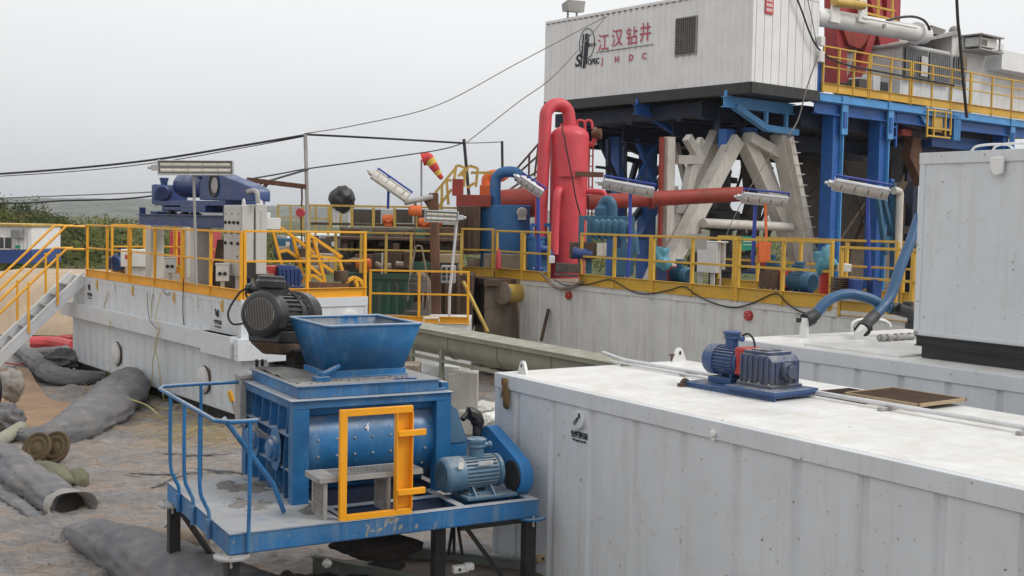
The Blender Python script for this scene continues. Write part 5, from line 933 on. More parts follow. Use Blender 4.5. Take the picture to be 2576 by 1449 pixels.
# string of cable on vessel
t=thing('vessel_cable','dark cable with clips hanging down the front of the red vessel','cable',(0,0,0)); MB().tube([w3(1416,318,dv-.6),w3(1414,330,dv-.72),w3(1420,345,dv-.85),w3(1424,370,dv-.88),w3(1434,420,dv-.88),w3(1440,450,dv-.88),w3(1450,505,dv-.85),w3(1466,560,dv-.7)],.018,6,sm=True).done('cable_run','cable_black',t)
# big red flow line
t=thing('flow_line','long thick red-brown flow pipe running from the red vessel to the rig centre','pipe',(0,0,0)); MB().cyl(w3(1478,509,30.6),w3(1868,488,31.4),.20,n=24).done('pipe_run','red_rust',t); MB().lathe2(w3(1632,501,30.9),tuple((At(1868,488,31.4)-At(1478,509,30.6)).normalized()),[(0,.26),(.12,.26)],24).done('flange','red_rust',t)
M=MB().cyl(w3(1225,520,32.5),w3(1370,505,32.5),.42,n=24); M.done('pipe_run','red_rust',t)
# blue pump manifold on tank D
dd=26.6; t=thing('pump_manifold','blue desander with cyclone cluster and U-shaped top pipe, on the rear tank','desander',(0,0,0))
M=MB()
for px in(1463,1484,1570,1590): M.bar(w3(px,546,dd+(.0 if px in(1463,1570) else .0)),w3(px+(-3),688,dd),.12)
M.bar(w3(1456,548,dd),w3(1580,550,dd),.10); M.bar(w3(1484,592,dd),w3(1575,594,dd),.1); M.bar(w3(1560,632,dd),w3(1595,632,dd),.1); wbm=wb(M,1538,624,1592,694,dd-.1,.12); M.done('frame','blue_teal',t,.006)
MB().tube([w3(1517,560,dd+.3),w3(1516,530,dd+.3),w3(1518,512,dd+.25),w3(1528,504,dd+.2),w3(1538,512,dd+.15),w3(1540,530,dd+.15),w3(1540,560,dd+.15)],.12,16,sm=True).done('top_pipe','blue_pale' if 0 else 'blue_teal',t)
MB().lathe2(w3(1515,540,dd+.3),(0,0,1),[(0,.2),(.04,.2),(.04,.15),(.07,.15),(.07,.2),(.1,.2)],20).done('flange','blue_teal',t)
for px in(1500,1515,1530,1547,1562):
    MB().tube([w3(px-6,588,dd-.1),w3(px-6,565,dd-.1),w3(px-1,556,dd-.05),w3(px+5,562,dd),w3(px+6,600,dd)],.05,10,sm=True).done('cyclone_pipe','blue_teal',t); MB().lathe2(w3(px,606,dd-.1),(0,0,1),[(0,.03),(.25,.1),(.42,.11),(.46,.09)],14).done('cyclone','blue_teal',t)
MB().lathe2(w3(1517,590,dd+.3),(0,0,1),[(0,.2),(.6,.2),(.7,.12)],18).done('header','blue_teal',t); MB().tube([w3(1570,565,dd+.3),w3(1590,590,dd+.3),w3(1596,640,dd+.3)],.12,12,sm=True).done('return_pipe','blue_teal',t)
M=MB(); wb(M,1502,612,1526,644,dd-.25,.15); M.done('switch_box','cream_steel',t,.008)
M=MB(); wb(M,1436,610,1500,652,dd-.1,.7); M.done('screen_box','rust_brown',t,.01); M=MB(); M.cyl(w3(1440,635,dd-.25),w3(1475,640,dd-.25),.13,n=16); M.cyl(w3(1476,640,dd-.25),w3(1490,641,dd-.25),.09,n=12); M.done('vibrator','blue_unit',t)
M=MB(); M.bar(w3(1398,672,dd-.3),w3(1460,676,dd-.3),.3,.2); M.bar(w3(1395,690,dd-.4),w3(1455,694,dd-.4),.25,.06); M.done('discharge_tray','dark_mesh',t,.01); M=MB(); wb(M,1382,644,1396,662,dd-.2,.3); M.done('white_bin','plain_white',t,.01)
# agitators on tank D
def dunit(px,py,d,lab,mkm,mkg,cap,rz=0,s=1.0):
    p=Zp(px,py,2.09); return agitator((p.x,p.y,2.10),FD.yaw-PI/2+PI+rz,lab,mkm,mkg,'blue_unit',mkc=cap,s=s,cap=False)
dunit(1692,722,0,'agitator drive with rust-brown gearbox and pinkish guard, left of the white switch box','blue_teal','rust_brown','red_cover',0,1.0)
dunit(1985,745,0,'agitator drive with rust-brown gearbox, right of the white switch box by the hoses','blue_teal','rust_brown','red_guard',0,1.12)
dunit(1925,690,0,'agitator drive at the back of the rear tank, below the green sign','blue_teal','rust_brown','red_guard',R(20),.9)
p=Zp(1790,722,2.09); t=thing('switch_box','white switch box on legs with pipes down its right side, middle of the rear tank','control box',(p.x,p.y,2.09),FD.yaw-PI/2+R(25)); M=MB().box(-.32,-.12,.32,.16,.16,1.0); M.box(-.33,-.13,1.0,.30,.18,1.03); M.done('box_body','plain_white',t,.01)
for x in(-.28,.02): MB().bar((x,0,0),(x,0,.32),.08).done('box_leg','white_dirty',t)
for x in(.20,.25,.29): MB().cyl((x,0,.0 if x<.22 else .4),(x,0,1.0),.022,n=8).done('conduit','cream_post',t)
t=thing('covered_motor','motor wrapped in crumpled light blue plastic sheet on the rear tank, left part','motor',At(1665,650,25.6)); M=MB(); M.sph((0,0,0),1,14,(.24,.2,.30)); M.v=[(max(-.19,min(.19,v[0])),v[1],max(-.22,min(.24,v[2]))) for v in M.v]; M.v=[tuple(Vector(v)*(1+.5*mnoise.noise(Vector(v)*5)-.3*abs(mnoise.noise(Vector(v)*9)))) for v in M.v]; M.done('plastic_cover','sheet_cyan',t); MB().bar((0,0,-.7),(0,0,0),.2).done('motor_stand','blue_unit',t)
t=thing('covered_motor','motor wrapped in light blue plastic beside the yellow post near the blue column foot','motor',At(2075,655,20.4)); M=MB(); M.sph((0,0,0),1,14,(.18,.2,.26)); M.v=[tuple(Vector(v)*(1+.5*mnoise.noise(Vector(v)*6+Vector((3,0,0)))-.3*abs(mnoise.noise(Vector(v)*11)))) for v in M.v]; M.done('plastic_cover','sheet_cyan',t); MB().bar((0,0,-.6),(0,0,0),.14).done('motor_stand','red_guard',t)
t=thing('green_sign','small green sign board with faint white lines behind the yellow railing','sign',At(1883,612,25)); MB().box(-.16,0,-.15,.16,.01,.15).done('sign_board','green_sign',t); 
for z in(.09,.03,-.04): MB().box(-.11,-.004,z,.11,-.001,z+.015).done('sign_line','text_white',t)
t=thing('grey_sign_board','blank grey board fixed behind the yellow railing, left of the white switch box','board',At(1752,608,24.5)); MB().box(-.22,0,-.16,.22,.02,.16).done('board_sheet','galv_dull',t,.004)
t=thing('orange_jack','orange upright valve stand with tall thin rod on the rear tank','valve stand',(0,0,0)); M=MB().bar(w3(1917,660,24.2),w3(1917,605,24.2),.16); M.bar(w3(1902,618,24.2),w3(1940,615,24.2),.08); M.bar(w3(1932,655,24.2),w3(1932,612,24.2),.08); M.done('valve_body','orange',t,.01); MB().bar(w3(1928,610,24.2),w3(1925,500,24.2),.05).done('rod','orange',t)
t=thing('coil_stack','stack of thin dark ribbed plates on the rear tank behind the yellow railing','plates',(0,0,0)); M=MB()
for k in range(9): wb(M,2108+rd.uniform(-3,3),700+k*6,2170+rd.uniform(-4,4),703+k*6,19.6,.5)
M.done('plate','rust_brown',t); o=M
t=thing('white_bin','white metal bin behind the yellow railing, right of the wrapped motor','bin',(0,0,0)); M=MB(); wb(M,2108,664,2142,684,20.2,.3); M.done('bin_body','plain_white',t,.01)
for px in(2196,2148): t=thing('blue_box','dark blue box just '+('right' if px>2190 else 'left')+' of the foot of the rightmost blue lamp pole','box',(0,0,0)); M=MB(); wb(M,px,703,px+22,752,19.3,.35); M.done('box_body','blue_royal',t,.01)
# far left yard
t=thing('portable_cabin','white and blue portable cabin with window and air conditioner at the far left','cabin',At(-12,640,47)); M=MB(); P=At(-70,602,47); Q=At(81,565,47); zA=At(0,662,47).z; zB=At(0,568,47).z; t.location=(0,0,0)
zM=At(0,627,47).z; M.box(P.x,47,zM,Q.x,50,zB); M.done('upper_wall','white_box',t,.02); MB().box(P.x-.02,46.97,zA,Q.x+.02,50,zM).done('lower_wall','blue_royal',t,.01)
M=MB()
for k in range(16): x=P.x+(Q.x-P.x)*k/16; M.box(x,46.97,zM,x+.05,47,zB-.1)
M.done('wall_ribs','white_box',t); MB().box(P.x-.1,46.85,zB,Q.x+.08,50,zB+.09).done('roof_edge','yellow_old',t,.01)
o=MB().box(*[v for v in (At(2,0,47).x,46.94,At(0,628,47).z,At(42,0,47).x,46.98,At(0,592,47).z)]).done('window','plain_white',t,.01)
for a,b in((5,20),(24,39)): MB().box(At(a,0,46.9).x,46.92,At(0,624,47).z,At(b,0,46.9).x,46.935,At(0,597,47).z).done('pane','glass_dark',o)
M=MB().box(At(50,0,47).x,46.6,At(0,599,47).z,At(74,0,47).x,47,At(0,576,47).z); M.done('air_conditioner','window_grey',t,.02); MB().box(At(52,0,47).x,46.93,At(0,623,47).z,At(64,0,47).x,46.99,At(0,616,47).z).done('name_plate','green_sign',t)
t=thing('red_container','red-pink steel box far behind the left tank, between the centrifuge legs','container',(0,0,0)); M=MB(); wb(M,428,582,512,664,38,2.4); M.done('box_body','red_cover',t,.02); M=MB()
for k in range(3): wb(M,447+k*18,596,452+k*18,660,37.95,.05)
M.done('door_strips','red_guard',t)
for i,(a,b,c,e,dd,mk,lb) in enumerate([(706,596,745,612,55,'white_box','white equipment trailer far behind the leaning yellow rails'),(768,588,846,622,60,'white_box','white vehicle-like cabin far behind the yellow stair rails'),(700,618,742,636,50,'galv','grey machine frame far behind the leaning yellow rails'),(1795,640,1850,658,60,'white_box','white low unit far behind under the rig legs')]):
    t=thing('site_trailer',lb,'trailer',(0,0,0)); M=MB(); wb(M,a,b,c,e,dd,2.2); M.done('trailer_body',mk,t,.05); M=MB(); wb(M,a+4,b+5,a+(c-a)*.45,b+(e-b)*.5,dd-.06,.05); M.done('dark_window','glass_dark',t); 
    for px in(a+8,c-8): MB().cyl(w3(px,e+2,dd-.1),tuple(Vector(w3(px,e+2,dd-.1))+Vector((0,.4,0))),.35,n=14).done('wheel','black_rubber',t)
# lamps
def lamp2(px0,py0,px1,py1,d,lab,up=0,arm=True,tilt=0,pole=None,mkb='galv',flip=False):
    a=At(px0,py0,d); b=At(px1,py1,d+up); Lw=(b-a).length; dx=(b-a).normalized(); back=Vector((0,1,0)); back=(back-dx*back.dot(dx)).normalized(); zz=dx.cross(back).normalized()
    rot=Matrix((dx,back,zz)).transposed() @ Matrix.Rotation(R(tilt),3,'X')
    t=lampfix((a+b)/2,tuple(rot.to_euler()),lab,Lw*.93,arm,back=tilt!=0,mkb=mkb)
    return t
lamp2(937,437,1027,500,25.5,'tube light steeply tilted on a blue bracket, left of the windsock',tilt=-35,mkb='cream_steel')
lamp2(1155,547,1067,543,23.8,'tube light with bare tubes on a bent grey pole in front of the shaker walkway',arm=False)
lamp2(1305,448,1366,489,27.8,'tube light on a blue post seen from behind, left of the red vessel',tilt=40,mkb='galv')
lamp2(1513,460,1648,484,25.0,'tube light on a blue bracket just right of the red vessel',tilt=38,mkb='galv')
lamp2(1863,496,1984,508,24.2,'tube light on a blue curved bracket under the white rig legs',tilt=30,mkb='galv')
lamp2(2093,462,2238,488,21.5,'tube light on a blue bracket in front of the two blue rig columns',tilt=38,mkb='galv')
for n_,(pts,d,mk,lb,r_) in enumerate([([(978,442),(976,525)],25.6,'blue_stand','thin blue pole under the steeply tilted lamp',.03),([(1140,552),(1148,560),(1146,590),(1138,670),(1131,740),(1130,800)],23.9,'galv','bent grey pole of the bare tube lamp by the rusty post',.03),([(1353,466),(1354,560),(1355,690)],27.9,'blue_stand','blue lamp pole between the degasser and the red vessel',.045),([(1586,478),(1584,600),(1578,700)],25.1,'blue_stand','blue lamp pole right of the blue desander',.04),([(1915,487),(1905,492),(1900,520),(1893,680)],24.3,'blue_stand','blue curved lamp pole beside the orange rod',.04),([(2175,462),(2182,470),(2184,560),(2188,740)],21.6,'blue_stand','blue lamp pole in front of the second blue rig column',.035)]):
    o=MB().tube([w3(x,y,d) for x,y in pts],r_,10).done('lamp_pole',mk); tag(o,lb,'pole')
# rusty davit post with hoist
t=thing('davit_crane','rusty upright post with short horizontal arm and orange chain hoist','crane',(0,0,0)); d=26
MB().bar(w3(1091,486,d),w3(1098,800,d),.21,.2).done('post','rust',t,.01); MB().cyl(w3(1018,510,d-.3),w3(1088,495,d-.1),.06,n=14).done('arm','galv_dull',t); M=MB().prism([w3(1062,500,d-.1),w3(1088,498,d-.1),w3(1088,542,d-.1)],(0,.05,0)); M.done('gusset','rust_brown',t)
M=MB(); M.cyl(w3(1045,512,d-.3),w3(1046,525,d-.3),.03,n=8); M.done('trolley','black_steel',t)
t=thing('chain_hoist','orange chain hoist with long chain under the rusty davit arm','hoist',At(1046,530,d-.3)); M=MB().cyl((-.12,0,0),(.12,0,0),.12,n=16); M.cyl((-.16,0,0),(-.12,0,0),.09,n=14); M.done('hoist_body','orange',t,.008); MB().cyl((0,0,-.1),(-.05,0,-1.6),.012,n=6).done('chain','rust_brown',t); 
p=w3(1052,722,25.6); t=thing('submersible_pump','dark pump hanging by ropes above the shaker tank, behind the low railing','pump',p); M=MB().lathe2((0,0,-.1),(0,0,1),[(0,.2),(.18,.2),(.2,.16),(.28,.16),(.28,.05)],20); M.lathe2((0,0,-.6),(0,0,1),[(0,.28),(.08,.28),(.1,.14),(.25,.12)],18); M.done('pump_body','dark_mesh',t)
M=MB(); 
for s in(-1,1): M.tube([(s*.06,0,.9),(s*.17,0,.35),(s*.2,0,.1),(s*.22,0,-.3)],.02,6); 
M.tube([(-.05,0,.9),(.05,0,.9)],.02,6); M.done('sling_rope','mud_wall',t)
t=thing('rusty_boom','rusty square boom with diagonal brace and hanging pulley, behind the centrifuge','crane boom',(0,0,0)); d=24
MB().bar(w3(622,452,d),w3(770,470,d),.12,.1).done('boom','rust',t,.006); MB().bar(w3(640,500,d),w3(674,459,d),.26,.05).done('brace','rust',t,.004); MB().bar(w3(626,452,d),w3(634,468,d),.1,.08).done('end_plate','rust',t); MB().tube([w3(759,472,d),w3(760,500,d),w3(758,520,d)],.02,6).done('hook_rope','rust_brown',t); MB().lathe2(w3(756,535,d),(0,-1,0),[(-.06,.09),(.06,.09)],14).done('pulley','red_cover',t); MB().tube([w3(757,545,d),w3(759,590,d),w3(760,640,d)],.02,6).done('hook_rope','rust_brown',t)
# windsock
t=thing('windsock','red and yellow striped windsock on a thin pole, right of the black bundle','windsock',(0,0,0)); d=42
MB().cyl(w3(1060,402,d),w3(1060,524,d),.035,n=8).done('pole','galv_dull',t)
S_=[(1062,401),(1075,398),(1083,406),(1095,424),(1103,437),(1112,450)]; rs=[.26,.23,.18,.155,.125,.08]; ks=['sock_red','sock_red','sock_yellow','sock_red','sock_yellow','sock_red']
pp=smooth([At(x,y,d) for x,y in S_],4); n=len(pp)
for i,mk in enumerate(('sock_red','sock_yellow','sock_red','sock_yellow','sock_red')):
    a=[0,7,10,14,17][i]; b=[7,10,14,17,n-1][i]; MB().tube(pp[a:b+1],[.26*(1-.72*j/(n-1)) for j in range(a,b+1)],18).done('sock_band',mk,t)
# black bundle on legs
b=blob('wrapped_bundle','bulky bundle wrapped in black plastic, raised on thin white legs above the shaker walkway','bundle',861,501,40,(.44,.42,.46),'black_wrap',11,.34,fr_=2.6,cube=5)
t=thing('bundle_stand','thin white stand legs carrying the black wrapped bundle','stand',(0,0,0)); 
for x in(842,850,880): MB().bar(w3(x,525,40),w3(x-1,572,40),.06).done('stand_leg','plain_white',t)
# utility poles and wires
for (a,b,r_,lb) in (((768,338,30),(783,915,30),.05,'tall thin grey pole carrying the overhead cables, left of the black bundle'),((1167,350,33),(1182,520,33),.045,'slightly leaning thin pole above the yellow stair platform'),((1263,355,36),(1264,432,36),.04,'thin vertical pole above the arched blue pipe')):
    o=MB().cyl(w3(*a),w3(*b),r_,n=8).done('cable_pole','galv_dull' if r_>.045 else 'black_steel'); tag(o,lb,'pole')
def wire(pts,r_,lb,mk='cable_black',name='overhead_cable'):
    o=MB().tube(smooth([At(x,y,d) for x,y,d in pts],6),r_,6).done(name,mk); tag(o,lb,'cable')
wire([(-500,468,37),(-40,440,34),(200,422,33),(400,400,32),(600,368,31),(766,340,30)],.030,'thickest overhead cable, sloping up from the left edge to the tall grey pole')
wire([(-500,476,37),(-40,446,34),(200,430,33),(400,408,32),(600,374,31),(766,343,30)],.012,'thin overhead wire just below the thickest cable on the left')
wire([(-500,508,37),(-40,499,34),(120,494,33),(320,486,32),(400,482,31.5)],.016,'upper of the two low cables passing behind the centrifuge at left','cable_grey')
wire([(-500,520,37),(-40,512,34),(60,511,33.5),(160,505,33),(300,501,32.4),(420,489,32)],.024,'lower wavy black cable over the far tree line at left')
wire([(766,338,30),(960,348,31),(1165,360,33)],.028,'dark cable between the tall grey pole and the leaning pole')
wire([(1165,360,33),(1215,359,34.5),(1263,357,36)],.014,'thin wire between the leaning pole and the thin pole over the blue pipe','cable_grey')
wire([(600,455,27),(700,438,28.5),(770,425,30),(900,407,32),(1100,378,36),(1165,360,38)],.018,'cable rising from behind the centrifuge past the tall pole towards the windsock')
wire([(655,462,26),(710,445,28),(775,426,30)],.026,'short black cable tied to the tall pole above the rusty boom')
wire([(766,336,30),(900,314,31),(1100,265,32),(1300,160,33),(1523,42,34)],.013,'thin guy wire sagging up from the tall pole to the white rig cabin roof','cable_grey',name='guy_wire')
wire([(1175,358,33),(1300,260,33),(1400,185,33),(1525,42,34)],.013,'thin steeper guy wire from the leaning pole to the white rig cabin roof','cable_grey',name='guy_wire')
# small yellow stair platform by the red-brown box
t=thing('access_stair','small yellow access stair and platform railing above the red-brown box','stairs',(0,0,0)); d=31.5; M=MB()
Zq=lambda x,y: w3(774+x*.3205,348+y*.3205,d)
for seg in(((1000,430),(1180,210)),((1010,560),(1130,400)),((1180,210),(1240,235)),((1240,235),(1180,300)),((1270,215),(1335,235)),((1270,215),(1210,300)),((1165,215),(1150,320)),((1240,240),(1225,380)),((1335,235),(1320,380)),((1280,270),(1450,270)),((1250,390),(1310,350)),((1055,370),(1050,560)),((1090,330),(1105,520)),((1090,330),(1130,330))): M.bar(Zq(*seg[0]),Zq(*seg[1]),.07)
M.done('stair_frame','yellow_old',t)
t=thing('rig_stair','dark stair handrails rising behind the red vessel to the rig floor','stairs',(0,0,0)); M=MB(); d=34
for seg in(((1640,240),(1815,40)),((1680,250),(1815,130)),((1740,120),(1735,310)),((1810,60),(1780,300)),((1560,420),(1815,250)),((1580,440),(1815,300))): M.bar(Zq(*seg[0])[:2]+(Zq(*seg[0])[2],),Zq(*seg[1]),.06)
for k in range(6): M.bar(w3(1395-k*9,340+k*13,34),w3(1420-k*9,340+k*13,34),.2,.03)
M.done('stair_frame','rust_brown',t)

# distant yard machinery seen over the left tank end
a=At(697,575,44); b=At(860,578,44); railing(fW,[(a.x,44),(b.x,44)],a.z-.2,1.1,'yellow_old','distant old yellow railing seen above the leaning stair rails','yellow guard railings round the tank decks',6,0,w=.07)
for i,(x0,y0,x1,y1,dd,mk,lb) in enumerate([(690,600,735,640,43,'blue_teal','blue-grey machine block far behind the left leaning rail frame'),(742,625,795,668,41,'rust_brown','rusty machine block far behind the crossing yellow rails'),(800,600,850,660,42,'dark_mesh','dark machine block far behind, just left of the shaker boxes'),(770,640,830,690,36,'mud_wall','mud-coloured box behind the right leaning rail frame')]):
    t=thing('machine_block',lb,'machinery',(0,0,0)); M=MB(); wb(M,x0,y0,x1,y1,dd,1.5); M.done('housing',mk,t,.03); M=MB(); wb(M,x0+6,y0-8,x0+22,y0,dd+.2,.6); M.done('top_unit','galv_dull',t,.02); MB().cyl(w3(x0+4,y1-12,dd-.2),w3(x1-6,y1-14,dd-.2),.12,n=12).done('pipe','mud_wall',t); M=MB(); wb(M,x1-16,y0+8,x1-6,y0+20,dd-.06,.05); M.done('panel','white_dirty',t)
t=thing('membrane_flap','loose dark fold of grey liner sticking up from the ground left of the mixer leg','liner',Zp(428,1330,GZ+.06)); MB().add([(-.09,0,0),(.07,0,0),(.0,.02,.10),(-.02,.09,.0)],[(0,1,2),(1,3,2),(3,0,2),(0,3,1)]).done('flap','fabric_grey',t)
rl_=random.Random(21)
for i in range(5):
    px,py=((470,1180),(560,1215),(360,1230),(300,1190),(395,1140))[i]; c=Zp(px,py,GZ+.05); M=MB(); pts=[]; x=0;y=0;a=rl_.uniform(-.4,.9)
    for k in range(9): pts.append((x,y,.0+.02*rl_.random())); a+=rl_.uniform(-.35,.35); x+=.16*cos(a); y+=.16*math.sin(a)
    M.tube(pts,[.004,.02,.03,.035,.03,.03,.025,.015,.004],8,sm=True); M.v=[(v[0],v[1],v[2]*.9) for v in M.v]; o=M.done('liner_fold','membrane',loc=c,sharp=80); tag(o,['raised wrinkle of the grey liner near the mixer railing posts','raised wrinkle of the grey liner just left of the mixer deck','raised wrinkle of the grey liner right of the round sack','raised wrinkle of the grey liner below the pale sandbags','raised wrinkle of the grey liner above the mixer handrail corner'][i],'liner fold','raised folds of the ground liner')
# ================= DRILLING RIG =================
def ry(px,py,yp=0.): return FR.y(px,py,yp)
def rx(px,py,xp=0.): return FR.x(px,py,xp)
ZF=7.3
dh=frt(FR,'rig_cabin','large white corrugated cabin high on the rig floor with red Chinese lettering and barred window','cabin',None)
LX=2.85; LY=8.38; zt_=FR.x(1373,60,0).z; ztop=9.85
M=MB().box(.04,.03,ZF,LX-.04,LY,ztop-.02); corr(M,.0,0,LY,ZF,ztop-.08,.235,.12,.03,off=.05,slope=.3); corr(M,.0,0,LX,ZF,ztop-.08,.34,.03,.03,'y',off=.12,slope=.1); M.done('corrugated_body','white_box',dh)
M=MB().box(-.015,-.015,ztop-.10,LX,.03,ztop); M.box(-.015,.03,ztop-.09,.05,LY,ztop-.001); M.box(-.008,-.008,ZF,.05,.05,ztop-.1); M.box(-.008,LY-.05,ZF,.06,LY+.01,ztop-.09); M.box(LX-.06,-.01,ZF,LX+.01,.05,ztop-.1); M.done('corner_frame','white_box',dh,.006)
M=MB()
for k in range(34): M.box(-.02,.1+k*.245,ztop-.115,-.012,.2+k*.245,ztop-.085)
M.done('roof_clip','rust_brown',dh)
M=MB(); 
M.box(0,-.04,ZF-.30,LX+.1,.0,ZF-.001); M.box(-.02,.0,ZF-.30,.02,LY,ZF-.001); M.box(.0,.0,ZF-.28,LX+.1,LY,ZF-.26); M.done('skid_base','black_steel',dh,.004)
a=rx(1703,50); b=rx(1750,135); c=rx(1705,138); wy0,wy1=b.y+.0,a.y; wz0,wz1=c.z,a.z
M=MB().box(-.03,wy0-.04,wz0-.04,.01,wy1+.04,wz0); M.box(-.03,wy0-.04,wz1,.01,wy1+.04,wz1+.04); M.box(-.03,wy0-.04,wz0,.01,wy0,wz1); M.box(-.03,wy1,wz0,.01,wy1+.04,wz1); o=M.done('window','galv_dull',dh); MB().box(-.004,wy0,wz0,.02,wy1,wz1).done('pane','window_grey',o)
M=MB()
for k in range(9): y=wy0+(wy1-wy0)*(k+.5)/9; M.box(-.05,y-.008,wz0-.02,-.035,y+.008,wz1+.02)
for k in range(12): z=wz0+(wz1-wz0)*(k+.5)/12; M.box(-.048,wy0-.02,z-.005,-.038,wy1+.02,z+.005)
M.done('window_bars','rust_brown',o)
# lettering on the long side
def rt(px,py): q=rx(px,py); return (-.012,q.y,q.z)
for ch,px,py in(('江',1518,110),('汉',1553,98),('钻',1590,94),('井',1624,84)): text(ch,.56,'text_red',dh,rt(px,py),bold=.005,sx=.88)
for ch,px,py in(('J',1516,154),('H',1552,150),('D',1588,146),('C',1621,142)): text(ch,.25,'text_red',dh,rt(px,py),bold=.01)
q0=rx(1500,134); q1=rx(1643,113); MB().bar((-.006,q0.y,(q0.z+q1.z)/2+.02),(-.006,q1.y,(q0.z+q1.z)/2+.02),.035,.01).done('underline','text_black',dh)
q=rx(1474,120); M=MB(); M.tube([(-.012,q.y-.05+.34*cos(a*PI/16),q.z+.12+.46*sin(a*PI/16)) for a in range(33)],.012,6); M.done('emblem_ring','text_black',dh)
for yo,w_,h_,zo in((.16,.04,1.0,-.08),(.03,.09,1.05,-.1),(-.08,.03,.9,-.05)): MB().prism([(-.006,q.y+yo+w_/2+.05,q.z-h_/2+zo),(-.006,q.y+yo-w_/2+.03,q.z-h_/2+zo),(-.006,q.y+yo-w_/2-.06,q.z+h_/2+zo),(-.006,q.y+yo+w_/2-.04,q.z+h_/2+zo)],(-.008,0,0)).done('emblem_stroke','text_black',dh)
text('S',.52,'text_black',dh,(-.012,q.y+.36,q.z-.38),bold=.014,shear=.2); text('OPEC',.24,'text_black',dh,(-.012,q.y-.36,q.z-.46),bold=.008,sx=.85); text('中国石化',.12,'text_black',dh,(-.012,q.y-.22,q.z+.05),bold=.002)
q=ry(1934,12,0); B1(q.x-.17,-.03,q.z-.25,q.x+.17,-.015,q.z+.28).done('red_plate','red_cover',dh)
M=MB()
for k in range(4):
    for j in range(3): M.box(q.x-.12+k*.065,-.034,q.z-.18+j*.13,q.x-.085+k*.065,-.03,q.z-.1+j*.13)
M.done('plate_writing','text_white',dh)
# roof flood light
q=FR.w(.15,7.3,ztop); t=thing('flood_light','grey flood light on the left end of the white rig cabin roof','flood light',q,FR.yaw+R(160)); M=MB().prism([(-.2,-.2,.15),(.2,-.2,.15),(.27,.2,.2),(.22,.25,.42),(-.22,.1,.42)],(0,0,.0001)); M=MB().add([(-.28,-.15,.2),(.28,-.15,.2),(.28,.3,.15),(-.28,.3,.15),(-.3,-.2,.45),(.3,-.2,.45),(.3,.35,.5),(-.3,.35,.5)],[(0,3,2,1),(4,5,6,7),(0,1,5,4),(1,2,6,5),(2,3,7,6),(3,0,4,7)]); M.done('housing','galv_dull',t,.02); MB().bar((-.15,0,0),(-.15,0,.2),.05).done('bracket','galv_dull',t); MB().bar((.15,0,0),(.15,0,.2),.05).done('bracket','galv_dull',t)
t=frt(FR,'rig_crown_guard','short red-brown guard plate just visible above the white cabin roof','plate',None,.2,2.6,ztop); MB().box(-.05,-.4,0,.05,.45,.18).done('plate_body','red_rust',t)
# substructure
sb=frt(FR,'rig_substructure','dark blue steel rig substructure of beams and columns carrying the cabin and walkway','rig structure',None)
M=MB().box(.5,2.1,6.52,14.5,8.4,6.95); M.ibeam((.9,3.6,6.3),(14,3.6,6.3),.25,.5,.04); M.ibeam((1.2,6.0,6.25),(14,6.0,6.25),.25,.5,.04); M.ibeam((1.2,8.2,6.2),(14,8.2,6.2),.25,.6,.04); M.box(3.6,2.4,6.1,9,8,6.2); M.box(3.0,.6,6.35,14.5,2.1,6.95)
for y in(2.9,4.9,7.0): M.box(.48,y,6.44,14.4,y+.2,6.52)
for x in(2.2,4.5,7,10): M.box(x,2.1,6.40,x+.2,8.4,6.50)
M.box(9.0,.9,5.0,14.5,1.0,6.6); M.done('floor_girder','blue_rig_shade',sb)  # closed dark box, its colour paints the shade under the rig floor
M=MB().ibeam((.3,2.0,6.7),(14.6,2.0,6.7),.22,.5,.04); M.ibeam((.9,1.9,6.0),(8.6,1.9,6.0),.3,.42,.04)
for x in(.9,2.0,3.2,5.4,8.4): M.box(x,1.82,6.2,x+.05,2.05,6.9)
M.done('floor_beam','blue_rig_shade',sb)
# two cantilever brackets under the cabin
for (px,py,ll) in((1604,268,2.6),(1828,240,2.2)):
    q=rx(px,py,-.0); y=q.y; M=MB().ibeam((-.12,y,6.82),(2.9,y,6.82),.2,.30,.025); M.box(-.05,y-.05,6.97,.1,y+.05,7.12); M.bar((.35,y,6.72),(1.7,y,6.22),.2,.16); M.bar((1.7,y,6.22),(3.1,y,6.18),.2,.18); M.bar((1.7,y,6.7),(1.7,y,6.25),.1); M.bar((2.6,y,6.7),(2.6,y,6.25),.1); M.done('cantilever','blue_rig' if px<1700 else 'blue_rig_light',sb,.004)
# columns under walkway
for px,py in((2080,600),(2196,600),(2516,330)):
    q=ry(px,py,.35); M=MB().box(q.x-.22,.1,0,q.x+.12,.5,7.0); M.done('column','blue_rig',sb,.008); M=MB().box(q.x+.12,.0,0,q.x+.17,.6,6.5); M.box(q.x-.03,-.06,6.15,q.x+.25,.0,7.25); M.done('column_flange','blue_rig_light',sb,.003); M=MB().box(q.x+.02,-.09,6.35,q.x+.17,-.055,6.8); M.done('column_bracket','blue_rig',sb)
    for z in (4.9,): MB().cyl((q.x+.2,-.02,z),(q.x+.34,-.02,z),.08,n=12).done('column_pin','blue_rig',sb)
# walkway
M=MB().box(3.0,-.02,7.0,15.5,.03,7.26); M.box(3.0,.0,7.2,15.5,1.0,7.24); M.box(3.0,-.10,7.02,15.5,-.02,7.05); M.done('walkway_edge','blue_rig_light',sb,.004)
MB().ibeam((2.9,.1,6.85),(15.4,.1,6.85),.2,.34,.03).done('edge_beam','blue_rig',sb)
MB().box(2.92,.03,7.3,3.25,.4,8.25).done('end_box','blue_rig',sb,.01)
X=[3.05,5.35,7.55,11.0,15.0]
for i in range(4): railing(FR,[(X[i],0-.03),(X[i+1]-.04,0-.03)],7.3,1.28,'yellow_faded',['yellow rig-floor railing section next to the white cabin end','yellow rig-floor railing section in front of the red mast foot','yellow rig-floor railing section below the drillers cabin windows','yellow rig-floor railing section at the right edge of the picture'][i],'yellow rig floor railings',[4,3,4,4][i],.24,w=.055,extra_mid=True)
